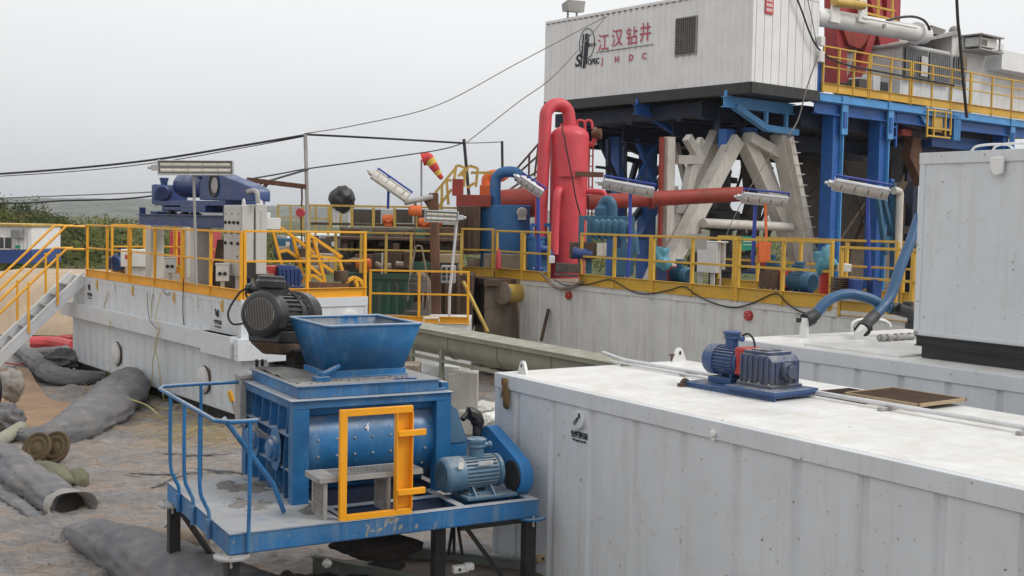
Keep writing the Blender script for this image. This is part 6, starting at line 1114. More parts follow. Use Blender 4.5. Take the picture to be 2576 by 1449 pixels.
# lower deck and ladder cage at right
M=MB(); a=ry(2317,336,1.0); b=ry(2450,372,1.0); M.box(a.x,.6,b.z-.15,b.x+1.5,2.5,b.z+.25); M.done('lower_deck','blue_rig',sb,.01)
M=MB(); 
q=ry(2285,260,.2); w_=ry(2318,312,.2); M.prism([(q.x-.05,.0,q.z+.15),(q.x+.6,.0,q.z+.1),(w_.x+.35,.0,w_.z-.1),(w_.x-.15,.0,w_.z)],(0,.06,0)); M.done('inclined_plate','blue_rig_light',sb,.004); M=MB().prism([(q.x-1.0,.1,q.z+.1),(q.x+.1,.1,q.z+.1),(w_.x-.1,.1,w_.z-.2),(w_.x-1.3,.1,w_.z-.1)],(0,.5,0)); M.done('inclined_box','blue_rig_shade',sb)
M=MB(); a=ry(2215,290,.1); 
for z in(a.z+.3,a.z,a.z-.3,a.z-.62): M.bar((a.x,.1,z),(a.x+.85,.1,z),.05)
M.bar((a.x+.85,.1,a.z+.4),(a.x+.85,.1,a.z-.9),.06); M.done('blue_guard_frame','blue_rig',sb)
cg=frt(FR,'ladder_cage','yellow ladder and cage hanging under the rig walkway beside a light blue panel','ladder'); a=ry(2334,272,-.1); b=ry(2334,345,-.1)
M=MB(); 
for dx in(0,.38,1.05,1.35): M.bar((a.x+dx,-.1,a.z),(a.x+dx,-.1,b.z+.1*dx),.05)
for z in(a.z-.05,(a.z+b.z)/2-.15,b.z+.05): M.bar((a.x,-.1,z),(a.x+1.35,-.1,z),.05)
M.done('cage_frame','yellow_faded',cg); MB().box(a.x+1.6,-.08,b.z,a.x+2.0,-.02,a.z-.1).done('light_blue_panel','blue_bright',cg)
M=MB().box(a.x+.38,-.04,b.z+.2,a.x+1.0,-.02,a.z-.1).done('mesh_infill','yellow_old',cg)
# white legs
wl=frt(FR,'rig_leg_frame','cream-white crossed steel legs under the dark rig floor, with cable ladder rungs at right','rig leg',None)
def leg(pts,w_,h_,yp,mk='cream_steel',nm='leg'):
    M=MB(); 
    for a,b in zip(pts[:-1],pts[1:]): M.bar(ry(*a,yp),ry(*b,yp),h_,w_,up=(0,1,0))
    M.done(nm,mk,wl,.01)
for pts,w_,h_,yp in (([(1850,350),(1643,740)],.38,.42,1.5),([(1806,335),(1625,740)],.34,.40,2.5),([(1872,350),(2053,740)],.40,.42,1.5),([(1898,350),(2040,735)],.28,.34,2.9),([(1962,335),(2047,742)],.46,.40,1.1),([(1880,345),(1962,392)],.36,.3,1.3),([(1680,345),(1674,740)],.30,.3,1.9),([(1728,345),(1764,405)],.22,.24,1.9),([(1700,402),(1762,402)],.24,.24,1.85),([(1742,415),(1716,540)],.24,.26,1.9),([(1738,408),(1765,350)],.18,.2,2.0),([(1694,470),(1716,590)],.18,.2,2.2),([(1716,540),(1690,600)],.24,.24,2.0),([(1905,400),(1985,640)],.22,.28,3.5)):
    leg(pts,w_,h_,yp)
M=MB()
a=ry(1982,345,.85); b=ry(2052,690,.85); M.bar(a,b,.20,.26,up=(0,1,0)); M.done('cable_tray','cream_post',wl,.006)
M=MB(); 
for k in range(13):
    p=a.lerp(b,(k+.5)/13); M.tube([(p.x-.12,p.y-.12,p.z),(p.x+.05,p.y-.2,p.z+.02),(p.x+.30,p.y-.1,p.z+.03),(p.x+.28,p.y+.05,p.z)],.014,5)
M.done('rungs','cream_post',wl)
MB().cyl(ry(1768,561,1.2),ry(1990,571,1.2),.13,n=16).done('cross_pipe','cream_steel',wl)
for px,py in((1838,352),(1895,348)): MB().box(*[v for v in(lambda q:(q.x-.18,1.5,q.z-.2,q.x+.18,1.8,q.z+.3))(ry(px,py,1.5))]).done('head_block','blue_rig',wl)
# vertical red pipes
t=frt(FR,'red_standpipe','pair of dark red vertical pipes left of the white rig legs','pipe'); 
for px in(1661,1686): MB().cyl(ry(px+4,345,1.9),ry(px-2,640,1.9),.07,n=14).done('pipe_run','red_rust',t)
# far blue columns and braces
fb=frt(FR,'rig_back_frame','dark blue columns and diagonal braces at the far side of the rig','rig frame',None)
for px,py in((1552,480),(1628,480),(2125,480),(2290,500)): q=ry(px,py,7.5 if px<2000 else 8.5); MB().bar((q.x,q.y,0),(q.x,q.y,6.3),.5,.4).done('column','blue_rig' if px<1700 else 'blue_rig_shade',fb,.01)
for a,b,yp in(((1690,410),(1560,600),7.6),((1610,600),(1690,455),7.4),((1560,395),(1640,415),7.6),((1560,362),(1640,398),7.7),((1690,388),(1620,470),7.6),((1600,410),(1560,560),7.8)): MB().bar(ry(*a,yp),ry(*b,yp),.16).done('brace','blue_rig_shade' if a[0]<1700 and a[1]<500 else 'blue_rig',fb)
M=MB(); 
for a,b,yp in(((2240,340),(2110,600),8),((2120,345),(2250,600),8),((2330,330),(2210,560),6),((2060,480),(2250,480),8)): M.bar(ry(*a,yp),ry(*b,yp),.34,.5,up=(0,1,0))
M.done('dark_legs','mud_wall',fb,.01)
M=MB()
for a,b,yp in(((2060,360),(2300,380),7.5),((2060,400),(2290,420),7.6)): M.bar(ry(*a,yp),ry(*b,yp),.7,1.1)
M.done('drum_housing','black_steel',fb); q=ry(2150,420,7); MB().box(q.x-2.2,7,2.6,q.x+2.4,8,6.2).done('tank_housing','dark_mesh',fb,.02); q0=ry(2105,470,8.8); q1=ry(2260,590,8.8)
M=MB().box(q0.x,8.6,0,q1.x+.3,9.6,4.6); M.done('mud_pump_house','mud_wall',fb,.02)
# wellhead stack
t=frt(FR,'wellhead_stack','dark stacked pipework of the wellhead in shadow between the white legs','wellhead'); q=ry(1815,560,3.5); M=MB().lathe2((q.x,3.5,0),(0,0,1),[(0,.5),(1.2,.5),(1.25,.35),(2.0,.35),(2.05,.6),(2.6,.6),(2.65,.35),(3.3,.35),(3.35,.55),(3.9,.55),(3.95,.25),(6.3,.25)],20); M.cyl((q.x-1.2,3.5,2.35),(q.x+1.2,3.5,2.35),.3,n=16); M.cyl((q.x-1.0,3.5,3.6),(q.x+1.0,3.5,3.6),.25,n=16); M.done('stack_body','black_steel',t); q=ry(1855,560,4.5)
for a,b in(((1780,520),(1830,600)),((1930,500),(1880,600)),((1870,380),(1830,520)),((1985,420),(1930,600))): MB().tube([ry(*a,4.2),ry((a[0]+b[0])/2+12,(a[1]+b[1])/2,4.2),ry(*b,4.2)],.05,6,sm=True).done('hose_loop','black_rubber',t)
for px in(1790,1870,1925): MB().bar(ry(px,345,5.5),ry(px+(25 if px<1900 else -30),600,5.5),.22,.3).done('dark_leg','dark_mesh',t)
# mast
ms=frt(FR,'rig_mast','dark red mast legs and base rising behind the walkway railing','mast',None)
q=[ry(x,y,2.6) for x,y in((2104,0),(2135,0),(2135,212),(2108,212))]
yp=2.6
def poly(px,yp,th,nm,mk,par,bev=.01): M=MB().prism([ry(x,y,yp) for x,y in px],(0,th,0)); return M.done(nm,mk,par,bev)
poly([(2106,-900),(2130,-900),(2132,90),(2131,215),(2106,210)],2.6,.5,'mast_leg','red_mast',ms)
poly([(2262,-900),(2300,-900),(2262,120),(2250,235),(2234,232),(2228,110)],2.6,.5,'mast_leg','red_mast',ms)
poly([(2182,-40),(2212,-40),(2232,110),(2243,170),(2228,175)],2.4,.35,'mast_brace','red_mast',ms)
poly([(2120,70),(2205,60),(2180,105),(2165,124),(2135,112)],2.5,.6,'mast_gusset','red_rust',ms)
poly([(2200,62),(2212,66),(2165,218),(2146,214)],2.45,.35,'mast_brace','red_mast',ms)
poly([(2106,-60),(2215,-60),(2222,60),(2120,75)],2.9,.5,'mast_plate','red_mast',ms)
for i in range(6): MB().bar(ry(2188,88+i*22,4),ry(2226,84+i*22,4),.05).done('rung','red_mast',ms)
for px in(2190,2224): MB().bar(ry(px,80,4),ry(px,215,4),.06).done('ladder_rail','red_mast',ms)
M=MB()
for a,b in(((2170,-20),(2170,36)),((2210,-20),(2208,55)),((2245,-20),(2245,58)),((2160,8),(2250,28)),((2160,28),(2255,52))): M.bar(ry(*a,1.2),ry(*b,1.2),.06)
M.done('yellow_guard','yellow_faded',ms)
# big white cylinder
wc=frt(FR,'hydraulic_cylinder','big white horizontal cylinder behind the mast guard, above the rig walkway','cylinder'); A_=ry(2045,40,.9); B_=ry(2318,86,1.1)
d=(B_-A_).normalized(); MB().lathe2(A_,d,[(0,.27),((B_-A_).length-.1,.27),((B_-A_).length,.24)],30).done('cylinder_barrel','plain_white',wc)
M=MB().lathe2(B_-d*.35,d,[(0,.36),(.12,.36),(.12,.30),(.55,.30),(.55,.22),(.75,.2)],26); M.done('end_cap','white_box',wc,.01)
for px in(2095,2165): q=ry(px,36,.7); MB().prism([(q.x-.22,.6,q.z-.25),(q.x+.25,.6,q.z-.25),(q.x+.16,.6,q.z+.45),(q.x-.14,.6,q.z+.5)],(0,.06,0)).done('mount_bracket','plain_white',wc,.01)
MB().cyl(ry(2098,5,.55),ry(2172,14,.55),.13,n=14).done('pivot_pin','yellow_old',wc); MB().tube([ry(2230,52,.8),ry(2262,44,.8),ry(2298,42,.8),ry(2325,52,.8),ry(2340,75,.8)],.04,8,sm=True).done('hydraulic_hose','cable_black',wc)
MB().cyl(ry(2170,44,.6),ry(2305,70,.6),.035,n=8).done('tube','plain_white',wc)
M=MB().lathe2(ry(2222,66,.6),(0,-1,0),[(0,.07),(.06,.07),(.06,.035)],14); M.done('eyelet','galv_dull',wc)
# driller cabin
dc=frt(FR,'driller_cabin','grimy white driller cabin with barred windows and a flat dusty roof, right of the mast','cabin'); 
def pq(x,y): return (1586.7+x*.3869,y*.3869)
def r2(x,y,yp=1.6): return ry(*pq(x,y),yp)
P=[r2(1745,600),r2(1758,300),r2(2075,215),r2(2180,235),r2(2420,270),r2(2420,640)]
a=r2(1760,300); b=r2(2080,300); zc=r2(2075,225).z; zb=7.3
M=MB().box(a.x,1.6,zb,b.x,4.2,a.z+.12); M.done('front_room','white_dirty',dc,.01)
M=MB().prism([(a.x-.12,1.45,a.z+.05),(b.x+.05,1.45,zc+.12),(b.x+.35,1.45,zc+.12),(b.x+.35,1.45,zc+.02),(b.x+.05,1.45,zc-.02),(a.x-.12,1.45,a.z-.02)],(0,2.9,0)); M.done('roof','galv_dull',dc,.01)
e_=r2(2420,300); M=MB().box(b.x,1.55,zb,e_.x,4.4,r2(2200,240).z); M.done('rear_room','white_dirty',dc,.02)
wz0=r2(1900,520).z; wz1=r2(1900,335).z
for x0,x1 in((a.x+.12,(a.x+b.x)/2-.05),((a.x+b.x)/2+.05,b.x-.1),(b.x+.1,b.x+.85)):
    M=MB().box(x0,1.50,wz0,x1,1.54,wz1); o=M.done('window','glass_dark',dc); M=MB()
    for k in range(int((x1-x0)/.12)+1): M.box(x0+k*.12,1.45,wz0-.05,x0+k*.12+.02,1.47,wz1+.05)
    M.box(x0-.02,1.46,wz1,x1+.02,1.49,wz1+.05); M.box(x0-.02,1.46,wz0-.05,x1+.02,1.49,wz0); M.done('window_bars','galv_dull',o)
q=r2(2132,410); B1(q.x-.22,1.43,q.z-.2,q.x+.22,1.44,q.z+.2).done('orange_notice','wood',dc); q=r2(1882,430); B1(q.x-.2,1.43,q.z-.35,q.x+.2,1.44,q.z+.3).done('white_notice','cabinet',dc)
ac=frt(FR,'air_conditioner','air conditioner unit in a small metal cage on the right end of the driller cabin','air conditioner'); a=r2(2275,225,.9); b=r2(2420,345,.9)
M=MB().box(a.x+.05,.95,b.z+.1,b.x-.35,1.5,a.z-.05); M.done('unit_body','white_dirty',ac,.01); M=MB()
for x in(a.x,b.x-.25,b.x): M.bar((x,.9,b.z),(x,.9,a.z if x<b.x else a.z-.5),.05)
for z in(b.z,b.z+.5): M.bar((a.x,.9,z),(b.x,.9,z),.04)
M.box(a.x-.1,.8,a.z,b.x-.1,1.55,a.z+.04); M.box(a.x-.05,.85,b.z-.04,b.x,1.55,b.z); M.done('cage','galv_dull',ac); M=MB()
hh=(a.z-b.z-.25)/9
for k in range(9): M.box(a.x+.1,.94,b.z+.14+k*hh,a.x+.55,.95,b.z+.14+k*hh+hh*.4)
M.done('vent_slats','dark_mesh',ac)
t=frt(FR,'roof_flood_light','flood light on the roof of the driller cabin','flood light'); q=r2(1975,205,1.6); M=MB().add([(q.x-.25,1.5,q.z-.1),(q.x+.3,1.5,q.z-.12),(q.x+.15,1.9,q.z-.1),(q.x-.15,1.9,q.z-.1),(q.x-.45,1.45,q.z+.15),(q.x+.42,1.4,q.z+.08),(q.x+.2,1.95,q.z+.15),(q.x-.2,1.95,q.z+.15)],[(0,3,2,1),(4,5,6,7),(0,1,5,4),(1,2,6,5),(2,3,7,6),(3,0,4,7)]); M.done('housing','galv_dull',t,.01); M=MB().cyl((q.x,1.7,q.z-.3),(q.x,1.7,q.z-.05),.04,n=8); M.done('stem','galv_dull',t)
t=frt(FR,'roof_beacon','round pale beacon on the driller cabin roof near the black rope','beacon'); q=r2(2105,205,1.7); MB().sph((q.x,1.7,q.z),.2,8).done('dome','galv_dull',t); MB().cyl((q.x,1.7,q.z-.4),(q.x,1.7,q.z-.1),.09,n=10).done('stem','galv_dull',t)
t=frt(FR,'generator_house','pale grey steel housing with overhanging roof at the far right of the rig floor','cabin'); a=r2(2420,350,1.0); b=r2(2420,450,1.0)
M=MB().box(a.x+.1,1.6,7.3,a.x+8,5,b.z); M.done('lower_wall','white_dirty',t,.01); M=MB().box(a.x-.05,1.0,b.z,a.x+8,5.2,a.z+.15); M.done('upper_wall','white_box',t,.01); M=MB().box(a.x-.8,2.0,7.3,a.x+.1,5,a.z-.3); M.done('side_wall','white_dirty',t,.01)
# equipment on floor behind railing
for i,(px,py,mk,lb) in enumerate([(2150,225,'dark_mesh','dark winch motor at the foot of the left red mast leg'),(2185,212,'galv','grey metal box behind the railing between the mast legs'),(2205,232,'black_steel','black machine housing right of the mast foot')]):
    q=ry(px,py-8,1.4); t=frt(FR,'floor_equipment',lb,'machinery'); M=MB().box(q.x-.35,1.2,7.3,q.x+.35,1.9,q.z+.1); M.cyl((q.x-.3,1.15,7.6),(q.x+.3,1.15,7.6),.16,n=14); M.box(q.x-.2,1.1,7.75,q.x+.2,1.5,q.z+.2); M.done('machine_body',mk,t,.015)
# hanging ropes, cables
def rope(pts,r_,lb,mk='cable_black',yp=-.3,nm='hanging_cable'): t=frt(FR,nm,lb,'cable'); MB().tube([ry(x,y,yp) for x,y in pts],r_,6,sm=True).done('cable_run',mk,t)
rope([(2380,-700),(2406,-20),(2414,90),(2422,190),(2432,296)],.05,'thick black rope hanging down in front of the driller cabin')
rope([(1990,-60),(2003,-10),(2018,30),(2038,85),(2056,118),(2085,145),(2130,163),(2190,176),(2300,196),(2400,215)],.028,'black cable looping from the white cabin roof along the walkway railing',yp=-.12)
rope([(2030,-10),(2045,60),(2054,112)],.012,'thin cable hanging down the bright end wall of the white cabin',yp=-.06)
rope([(2058,140),(2030,220),(2008,300),(1984,340)],.022,'tight grey cable running down from the cabin corner over the blue bracket','cable_grey',yp=-.25)
rope([(1970,345),(1900,450),(1840,560),(1820,620)],.012,'thin line across the white rig legs','cable_grey',yp=.4)
t=frt(FR,'junction_box','two small white boxes on the right edge of the white rig cabin','box'); q=ry(2061,104,-.05); B1(q.x-.06,-.15,q.z-.13,q.x+.14,-.02,q.z+.13).done('upper_box','white_dirty',t,.01); q=ry(2062,143,-.05); B1(q.x-.12,-.15,q.z-.15,q.x+.1,-.02,q.z+.15).done('lower_box','white_dirty',t,.01)
# red/brown hanging equipment right
t=frt(FR,'hanging_winch','dark and red-brown pointed linkage hanging below the rig floor, left of the white container','linkage'); 
def p2(px,yp,th,nm,mk,par): M=MB().prism([r2(x,y,yp) for x,y in px],(0,th,0)); return M.done(nm,mk,par,.01)
p2([(1765,838),(1830,842),(1828,885),(1768,880)],.3,.4,'red_block','red_rust',t); p2([(1820,830),(1900,825),(1908,880),(1880,930),(1835,920)],.5,.5,'black_block','black_steel',t)
p2([(1840,890),(1880,900),(1898,1000),(1896,1210),(1850,1090),(1815,1020)],.4,.3,'pointed_arm','rust',t); p2([(1610,1000),(1790,900),(1815,1040),(1760,1180),(1690,1200),(1700,1050)],1.0,.4,'dark_arm','black_steel',t)
t=frt(FR,'bent_cream_pipe','cream pipe with bent top at the right of the blue columns','pipe'); MB().tube([ry(2248,480,-.6),ry(2258,480,-.6),ry(2264,488,-.6),ry(2263,520,-.6),ry(2257,700,-.6)],.11,12,sm=True).done('pipe_run','cream_post',t)
t=frt(FR,'blue_brace_frame','light blue A-shaped brace behind the second rig column','frame'); M=MB()
for a,b in(((2208,500),(2228,640)),((2222,500),(2246,600)),((2248,460),(2244,740)),((2222,600),(2246,600))): M.bar(ry(*a,-.4),ry(*b,-.4),.13)
M.done('brace_bars','blue_teal',t,.004)
t=frt(FR,'far_beam','long dark horizontal beam behind the bent cream pipe at the right','beam'); MB().bar(ry(2240,577,6),ry(2330,580,6),.3,.3).done('beam_body','dark_mesh',t)

lt=frt(FR,'brace_lattice','lattice of thin dark and blue diagonal braces, pipes and hoses behind the white rig legs','rig brace')
rz=random.Random(31)
for k,(a,b,yp,w_,mk) in enumerate([((1510,360),(1560,470),6.5,.10,'blue_rig_shade'),((1530,350),(1530,600),6,.12,'blue_rig_shade'),((1575,350),(1575,600),7,.05,'black_steel'),((1500,420),(1545,425),6,.08,'black_steel'),((1600,350),(1650,470),6,.12,'blue_rig'),((1655,350),(1590,480),6,.10,'blue_rig'),((1700,360),(1760,600),5.5,.16,'cream_steel'),((1775,345),(1720,600),5.8,.14,'mud_wall'),((1770,420),(1830,640),5,.2,'dark_mesh'),((1905,430),(1850,640),5,.2,'dark_mesh'),((1830,520),(1905,640),5.4,.12,'black_steel'),((1940,420),(1880,640),5.6,.14,'blue_rig_shade'),((1960,380),(2010,600),6,.18,'dark_mesh'),((1780,445),(1850,455),4.5,.18,'black_steel'),((1800,470),(1840,640),6.6,.06,'black_steel'),((1920,505),(1940,620),6.6,.05,'black_steel'),((1935,500),(1915,640),6.2,.05,'black_steel'),((2065,420),(2110,600),5,.2,'mud_wall'),((2120,410),(2085,600),4.6,.16,'rust_brown'),((2225,430),(2150,620),4.6,.18,'rust_brown'),((2130,480),(2200,485),4.4,.14,'dark_mesh'),((2170,560),(2250,420),4,.06,'cable_grey'),((2100,620),(2180,500),3.8,.10,'mud_wall'),((2225,380),(2245,560),3,.10,'blue_rig')]):
    MB().bar(ry(*a,yp),ry(*b,yp),w_).done('brace',mk,lt)
for k in range(9):
    x=rz.uniform(1560,2240); y0=rz.uniform(360,430); MB().tube([ry(x,y0,3.5),ry(x+rz.uniform(-15,25),y0+60,3.4),ry(x+rz.uniform(10,45),y0+rz.uniform(110,150),3.4),ry(x+rz.uniform(40,70),y0+rz.uniform(60,120),3.5)],.022,6,sm=True).done('hanging_hose','cable_black',lt)
# ================= FOREGROUND AND YARD =================
def sack(name,lab,pix,radii,mk,z=0.0,sq=.75,amp=.25,seed=1,grp=None,n=44,fr_=3.2,open_end=None,cat='berm cover',gz=None):
    P=[]
    for i,(x,y) in enumerate(pix): P.append(Zp(x,y,(gz if gz is not None else GZ)+radii[i]*sq*.55+z))
    k=12; S=smooth(P,k); m_=len(S); rr=[]
    for i in range(m_): u=i/(m_-1)*(len(radii)-1); a=int(min(u,len(radii)-2)); rr.append(radii[a]*(1-(u-a))+radii[a+1]*(u-a))
    c=sum(S,Vector())/m_; M=MB(); vs=[]
    for i,p in enumerate(S):
        d=(S[min(i+1,m_-1)]-S[max(i-1,0)]).normalized(); s=d.cross(Vector((0,0,1))).normalized()
        for j in range(n):
            a=2*PI*j/n; dir_=s*cos(a)+Vector((0,0,1))*math.sin(a)*sq; w=p+dir_*rr[i]; q=mnoise.fractal(w*fr_+Vector((seed*5,0,0)),.9,2.1,5); wr=(1-min(1,abs(mnoise.noise(Vector((i*.075+.2*a,a*1.3+.04*i,seed))))*4))**3*.20+(1-min(1,abs(mnoise.noise(Vector((i*.35,a*.5+i*.03,seed+9))))*5))**3*.08
            f=1+amp*.55*mnoise.noise(w*1.6+Vector((seed*5,0,0)))+amp*.16*q-wr*amp*2.6-.10*amp*abs(mnoise.noise(w*6)); vs.append(p+dir_*rr[i]*f-c)
    M.add(vs,[(i*n+j,i*n+(j+1)%n,(i+1)*n+(j+1)%n,(i+1)*n+j) for i in range(m_-1) for j in range(n)]+[tuple(range(n-1,-1,-1)),tuple(range((m_-1)*n,m_*n))])
    o=M.done(name,mk,loc=c,sharp=75); tag(o,lab,cat,grp); return o,S,rr
G_='grey fabric covered berms'
b1,S1,r1_=sack('fabric_berm','long grey fabric-covered berm from the left edge, ending in an open mouth',[(-90,1120),(0,1160),(60,1205),(120,1240),(175,1275)],[.34,.34,.31,.29,.25],'fabric_grey',seed=1,grp=G_,amp=.3)
e=S1[-1]; d=(S1[-1]-S1[-4]).normalized()
t=thing('open_hose_end','torn open mouth of the grey fabric berm, dark inside with pale frayed rim','fabric opening',(e.x,e.y,e.z),math.atan2(d.y,d.x)); M=MB(); n=28; vs=[]
for k,(x,s) in enumerate(((-.12,1.0),(.05,1.06),(.16,1.10),(.12,.98),(-.05,.8))):
    for j in range(n): a=2*PI*j/n; w=1+.12*mnoise.noise(Vector((cos(a)*1.7,math.sin(a)*1.7,x*6))); vs.append((x+.06*math.sin(a*2)+.03*mnoise.noise(Vector((a*2,x,1))),cos(a)*.27*s*w,math.sin(a)*.20*s*w))
M.add(vs,[(i*n+j,i*n+(j+1)%n,(i+1)*n+(j+1)%n,(i+1)*n+j) for i in range(4) for j in range(n)]); M.done('frayed_rim','frayed',t,sharp=80); MB().lathe2((.0,0,0),(1,0,0),[(0,.17),(.02,.18),(.03,.02)],20).done('inside_shade','mud_shade_dark',t)  # dark disc paints the shade inside the berm mouth
sack('fabric_berm','nearest grey fabric berm running along the bottom edge towards the lower centre',[(165,1330),(215,1345),(300,1375),(390,1418),(500,1470),(640,1540)],[.03,.22,.33,.39,.42,.42],'fabric_grey',seed=2,grp=G_,amp=.22)
sack('fabric_berm','grey fabric berm overlapping at the bottom edge, left of the mixer leg',[(470,1440),(560,1458),(660,1500)],[.18,.26,.30],'fabric_grey',seed=4,grp=G_,amp=.2,z=.03)
sack('fabric_berm','far grey fabric berm rising right towards the dark skid of the left tank',[(20,1095),(110,1098),(190,1075),(260,1030),(310,985),(335,955)],[.12,.28,.42,.50,.52,.40],'fabric_grey',seed=5,grp=G_,amp=.3)
sack('fabric_berm','thin grey fabric berm bordering the sand patch on its far side',[(30,872),(70,890),(110,925),(150,950),(240,952),(330,940)],[.20,.24,.28,.30,.22,.12],'fabric_grey',seed=6,grp=G_,amp=.35)
sack('liner_roll','dark crumpled liner roll joining the open berm mouth to the nearest berm',[(190,1325),(225,1322),(265,1330),(310,1352),(360,1378)],[.05,.12,.15,.14,.05],'fabric_grey',seed=14,amp=.4,cat='liner')
sack('liner_roll','flattened liner roll along the left edge below the near berm',[(-60,1215),(-10,1232),(40,1262),(90,1300),(120,1322)],[.12,.14,.12,.09,.03],'fabric_grey',seed=15,amp=.4,cat='liner',sq=.5)
sack('grey_pipe','pale grey-brown pipe lying on the ground behind the mixer leg, bottom left',[(350,1352),(430,1358),(520,1362)],[.13,.13,.13],'mud_wall',seed=7,amp=.05,sq=1,cat='pipe')
sack('sandbag','pale green-grey sandbag lying flat beside the far berm, above the mixer railing',[(165,1092),(200,1088),(238,1080)],[.06,.16,.13],'sandbag',seed=8,amp=.15,cat='sandbag',grp='sandbags',sq=.6)
sack('sandbag','second pale sandbag end to end with the flat one beside the far berm',[(238,1082),(268,1072),(298,1064)],[.10,.12,.05],'sandbag',seed=9,amp=.15,cat='sandbag',grp='sandbags',sq=.6)
sack('sandbag','greenish sandbag between the open berm mouth and the round sack',[(205,1292),(222,1275),(240,1262)],[.08,.13,.06],'sack_green',seed=10,amp=.15,cat='sandbag',grp='sandbags',sq=.6)
sack('sandbag','grey-green sandbag resting on the near berm below the rusty discs',[(95,1172),(140,1188),(172,1212)],[.12,.18,.08],'sack_green',seed=12,amp=.15,cat='sandbag',grp='sandbags',sq=.65,z=.12)
b=blob('round_sack','round dark green sack tied at the top, standing by the grey berm','sack',192,1208,FW.dot(Zp(192,1225,GZ)-CP),(.17,.17,.17),'sack_green',2,.25,fr_=2.2)
# rusty spool discs
c=Zp(95,1150,GZ+.1); t=thing('rusty_spool','two rusty round discs of a cable spool leaning on the grey berm','spool',(c.x,c.y,c.z+.12),0,None,rot=(R(62),R(8),R(-24)))
for k,(off,rr) in enumerate((((0,0,0),.25),((.17,.10,-.15),.26))):
    M=MB().lathe2((0,0,0),(0,0,1),[(0,rr*.25),(0,rr*.9),(.01,rr),(.05,rr),(.06,rr*.92),(.035,rr*.75),(.05,rr*.6),(.03,rr*.4),(.05,rr*.2)],36); M.done('disc','rust_olive',t,.004,loc=off)
MT['wood_rust']=MT['rust']
# tyre at left edge and wrapped things
c=At(-88,978,20); t=thing('tyre','big black tyre standing at the very left edge of the picture','tyre',(c.x,c.y,c.z),R(72)); n=44
M=MB(); prof=[(-.14,.42),(-.17,.52),(-.16,.63),(-.10,.69),(.10,.69),(.16,.63),(.17,.52),(.14,.42)]
M.lathe2((0,0,0),(1,0,0),[(x,r) for x,r in prof],n); M.done('tyre_body','black_rubber',t)
blob('plastic_bundle','white plastic wrapped bundle by the black tyre at the left edge','bundle',28,968,21.8,(.26,.26,.32),'frayed',21,.5,fr_=2.2)
blob('plastic_bundle','dark and white crumpled plastic below the tyre at the left edge','bundle',14,1052,19.6,(.32,.26,.26),'fabric_grey',22,.6,fr_=2.6)
o=MB().cyl(Zp(-15,1118,GZ+.14),Zp(52,1076,GZ+.14),.11,n=14).done('cardboard_tube','sandbag'); tag(o,'pale cardboard tube lying at the left edge below the crumpled plastic','tube')
# red hose etc beyond the stairs
def strip(name,lab,pts,r_,mk,cat,sm=True,z=None): o=MB().tube([Zp(x,y,GZ+(z or r_)) for x,y in pts],r_,10,sm=sm).done(name,mk); tag(o,lab,cat); return o
strip('red_hose','thick pinkish-red hose lying behind the white stair stringer at left',[(75,862),(130,862),(185,872)],.17,'red_cover','hose')
strip('ground_pipe','grey pipe on the ground just in front of the pinkish-red hose',[(50,888),(110,884),(160,880),(182,872)],.11,'fabric_grey','pipe')
strip('brown_hose','dark brown-red hose curving behind the red one to the left tank',[(100,866),(150,852),(200,850),(240,860)],.1,'red_mast','hose')
strip('ground_cable','thin dark cable curling on the ground below the stairs',[(30,926),(60,915),(110,935),(180,940),(160,945),(60,930)],.016,'cable_black','cable')
strip('ground_cable','thin red-brown cable lying on the membrane left of the scrap pile',[(0,910),(60,918),(110,905),(125,895)],.02,'red_mast','cable')
blob('plastic_scrap','crumpled black and white plastic scrap by the far corner of the left tank','plastic scrap',163,905,27.6,(.42,.32,.24),'fabric_grey',31,.9,fr_=3)
t=thing('soil_bank','pale sandy soil bank behind the white stairs at left','bank',(0,0,0)); 
M=MB(); P=[At(x,y,31) for x,y in((-60,700),(60,690),(180,690),(200,700))]; 
vs=[]
for i in range(24):
    x=At(-110+i*15,700,36).x; vs+= [(x,35.2,GZ),(x,35.7+.2*fbm(x,2,2),.9+.2*fbm(x,1,1)),(x,36.8,1.45+.1*fbm(x,5,1)),(x,41,1.5)]
M.add(vs,[(i*4+j,i*4+j+1,i*4+j+5,i*4+j+4) for i in range(23) for j in range(3)]); M.done('soil_face','sandy_bank' if 'sandy_bank' in MT else 'sandy',t,sharp=80)
# yellow wires and straw
t=thing('yellow_wire_tangle','tangle of thin yellow wires lying by the dark tank skid and far berm','wire',(0,0,0)); rdw=random.Random(9)
for k in range(9):
    pts=[]; x,y=230+rdw.uniform(-20,70),960+rdw.uniform(-5,20)
    for j in range(6): pts.append(Zp(x,y,GZ+rdw.uniform(.06,.30 if x<330 else .12))); x+=rdw.uniform(5,42); y+=rdw.uniform(-12,18)+(6 if k>4 else 0)
    MB().tube(pts,.009,5,sm=True).done('wire_strand','yellow_wire',t)
for k in range(6):
    cx_,cy_=rdw.uniform(400,540),rdw.uniform(1010,1040); MB().tube([Zp(cx_+rdw.uniform(20,45)*cos(a*.9),cy_+12*math.sin(a*.9),GZ+.06) for a in range(8)],.008,5,sm=True).done('wire_strand','yellow_wire',t)
MB().tube([Zp(330,1005,.35),Zp(370,1020,.32),Zp(400,1045,.2),Zp(430,1075,GZ+.05),Zp(470,1082,GZ+.05),Zp(560,1070,GZ+.05)],.009,5,sm=True).done('wire_strand','yellow_wire',t)
t=thing('hanging_wires','thin yellow and dark wires hanging down the long side of the left tank','wire',FA.w(0,0,0),FA.yaw)
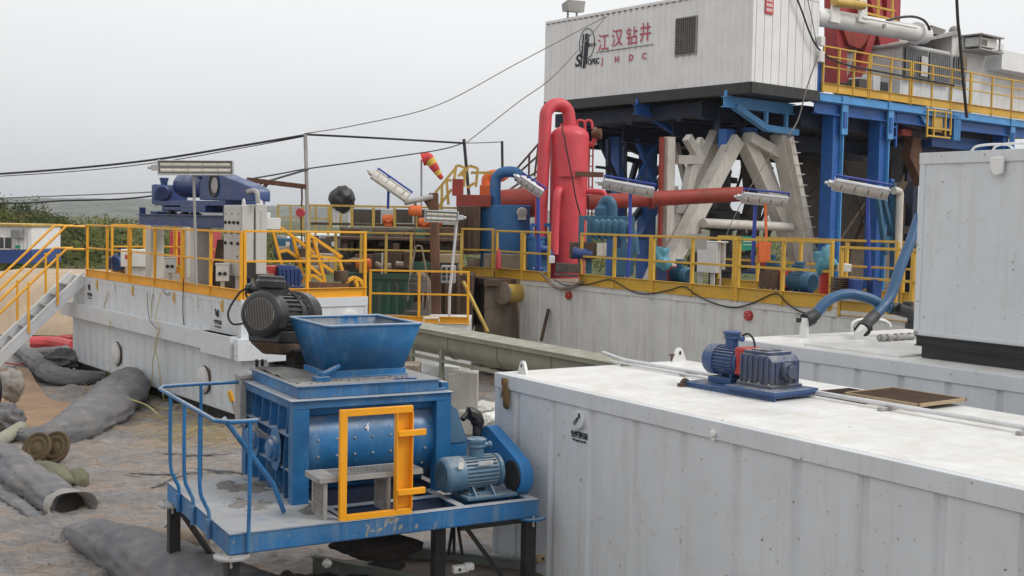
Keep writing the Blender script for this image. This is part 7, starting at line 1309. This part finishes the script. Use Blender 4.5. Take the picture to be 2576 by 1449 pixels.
for pts,mk in(([(405,735),(392,800),(402,830),(388,870),(396,900),(405,960),(412,1005)],'yellow_wire'),([(385,738),(380,790),(396,850),(385,905),(382,950),(370,1000)],'yellow_wire'),([(370,735),(375,800),(398,830)],'cable_grey'),([(272,735),(262,775),(278,815),(275,830)],'yellow_wire'),([(276,930),(272,960),(285,975)],'yellow_wire'),([(462,700),(460,780),(464,822)],'cable_black'),([(408,728),(420,742),(428,735)],'cable_grey')):
    MB().tube([FA.x(x,y,-.03 if y<800 or mk=='cable_black' else -.19) for x,y in pts],.009,5,sm=True).done('wire_strand',mk,t)
F=MB(); rdw=random.Random(4)
for k in range(900):
    px=rdw.gauss(520,95); py=rdw.gauss(1085,22)
    if px<330 or px>760 or py<1045 or py>1150: continue
    p=Zp(px,py,GZ+rdw.uniform(.05,.10)); a=rdw.uniform(0,6.28) if rdw.random()<.4 else rdw.gauss(.2,.4); l_=rdw.uniform(.05,.18); F.bar(p-Vector((cos(a),sin(a),0))*l_/2,p+Vector((cos(a),sin(a),.05))*l_/2,.007,.004)
o=F.done('dry_straw','straw'); o['kind']='stuff'; tag(o,'scattered dry straw and stalks on the membrane behind the mixer railing','straw')
t=thing('wire_mesh','small rusty upright piece of wire mesh between the sand patch and the far berm','mesh',(0,0,0)); M=MB()
for k in range(12): M.bar(At(240+k*4,985-k*.8,22.3),At(240+k*4+rdw.uniform(-1,1),1018-k*1.2+rdw.uniform(-6,3),22.2),.014)
for y in(990,1002,1012): M.bar(At(238,y,22.3),At(286,y-9,22.3),.014)
M.done('mesh_wires','rust',t)
# mud trough under and before the mixer
def zt_(x,y,z): return Zp(x,y,z)
t=thing('mud_trough','long shallow steel trough full of brown mud along the bottom edge, below the mixer','trough',(0,0,0))
a=Zp(1010,1373,.10); b=Zp(1161,1395,.10); c=Zp(1547,1437,.10); far0=a; dr=(c-a).normalized(); far1=c+dr*3.2; fa=a-dr*.1
n0=Zp(798,1401,.10); n1=Zp(1042,1449,.10); dn=(n1-n0).normalized(); near0=n0-dn*.05; near1=n1+dn*3.5
for nm,p,q in(('far_wall',fa,far1),('near_wall',near0,near1)):
    M=MB().bar(p+Vector((0,0,-.11)),q+Vector((0,0,-.11)),.02,.22); M.bar(p,q,.07,.02); M.done(nm,'green_gray' if 'green_gray' in MT else 'galv_dull',t,.003)
M=MB(); nn=40; vs=[]
for i in range(nn):
    u=i/(nn-1); p=fa.lerp(far1,u); q=near0.lerp(near1,u)
    for j in range(14): v=j/13; w=p.lerp(q,v); vs.append((w.x,w.y,-.0+.03*fbm(w.x*1.5,w.y*1.5)))
M.add(vs,[(i*14+j,i*14+j+1,(i+1)*14+j+1,(i+1)*14+j) for i in range(nn-1) for j in range(13)]); M.done('mud','rust_brown' if 0 else 'mud_brown',t,sharp=80)
for px,py,lb in((1368,1412,'split tan wood block lying on the far rim of the mud trough'),(1420,1408,'small pale broken block against the near white tank, on the trough rim'),(1160,1440,'cream chewed scrap lying in the mud at the bottom edge')):
    p=Zp(px,py,.14); t=thing('broken_block',lb,'debris',p,R(25)); M=MB(); M.box(-.09,-.035,0,.07,.04,.07); M.box(.03,-.05,.02,.12,.03,.085); M.done('block_piece','wood' if px==1368 else 'plain_white',t,.012); MB().cyl((-.03,-.045,.04),(-.03,-.03,.04),.014,n=8).done('hole','black_steel',t)
b=blob('white_lump','small white lump lying on the near rim of the mud trough','lump',1012+ -190,1418,FW.dot(Zp(822,1418,.12)-CP),(.05,.05,.045),'plain_white',41,.4)
t=thing('shade_mud_heap','wide mud heap under the mixer platform, coloured near-black for the shade there','mud heap',(0,0,0)); vs=[]; nx,ny=60,30
for j_ in range(ny):
    for i_ in range(nx):
        u=i_/(nx-1); v=j_/(ny-1); p=FM.w(-.05+u*2.75,-.35+v*2.3); e=min(1,4*u,4*(1-u),4*v,4*(1-v)); vs.append((p.x,p.y,GZ+.03+e*(.16+.20*max(0,fbm(p.x*1.3,p.y*1.3,1,4))+.10*abs(fbm(p.x,p.y,3,5)))+.0))
MB().add(vs,[(a*nx+b,a*nx+b+1,(a+1)*nx+b+1,(a+1)*nx+b) for a in range(ny-1) for b in range(nx-1)]).done('mud','mud_shade_dark',t,sharp=80)  # mud coloured near-black so that it also paints the platform's shade
blob('mud_lump','dark crusted mud lump hanging under the middle of the mixer platform edge','mud lump',940,1372,FW.dot(Zp(955,1345,.6)-CP)+.35,(.42,.2,.13),'mud_shade_dark',45,.6)
t=thing('cable_bundle','black cables hanging down under the mixer platform between its right legs','cable',(0,0,0)); dd=11.2
for x0,x1 in((1138,1128),(1142,1142),(1152,1163)): MB().tube([w3(x0,1325,dd),w3((x0+x1)/2,1360,dd),w3(x1,1395,dd)],.016,6).done('cable_strand','cable_black',t)
t=thing('pry_bar','short bar with yellow grip leaning at the back corner of the mixer platform','bar',(0,0,0)); dd=13.2; MB().bar(w3(577,983,dd),w3(585,1010,dd),.055,.04).done('grip','yellow',t,.005); MB().cyl(w3(585,1010,dd),w3(594,1045,dd),.014,n=8).done('bar_body','galv_dull',t)
for k,(px,py) in enumerate([(335,1310),(625,1120),(690,1250),(440,1160)]):
    pass
# pebbles and clods
F=MB(); rdw=random.Random(12)
for k in range(520):
    if k<260: px=rdw.uniform(0,420); py=rdw.uniform(1300,1449)
    else: px=rdw.uniform(0,1300); py=rdw.uniform(900,1449)
    p=Zp(px,py,GZ+.05); s=rdw.uniform(.004,.011)*(1.8 if rdw.random()<.06 else 1); F.sph(p,s,3,(1,rdw.uniform(.6,1.3),.6))
o=F.done('pebbles','dirt_near',sharp=80); o['kind']='stuff'; tag(o,'small stones and clods scattered over the muddy ground','pebbles')
# ================= AIR =================
Mh=bpy.data.materials.new('haze_air'); Mh.use_nodes=True; nh=Mh.node_tree; nh.nodes.remove(nh.nodes['Principled BSDF']); vh=nh.nodes.new('ShaderNodeVolumePrincipled'); vh.inputs['Color'].default_value=(.86,.90,.95,1); vh.inputs['Density'].default_value=.00028; vh.inputs['Anisotropy'].default_value=.1
nh.links.new(vh.outputs[0],nh.nodes['Material Output'].inputs['Volume']); MT['haze']=Mh
o=MB().box(-4000,-50,GZ-1.4,4200,3800,75).done('haze','haze'); o['kind']='stuff'; tag(o,'thin pale haze over the whole yard and the hills beyond','haze')
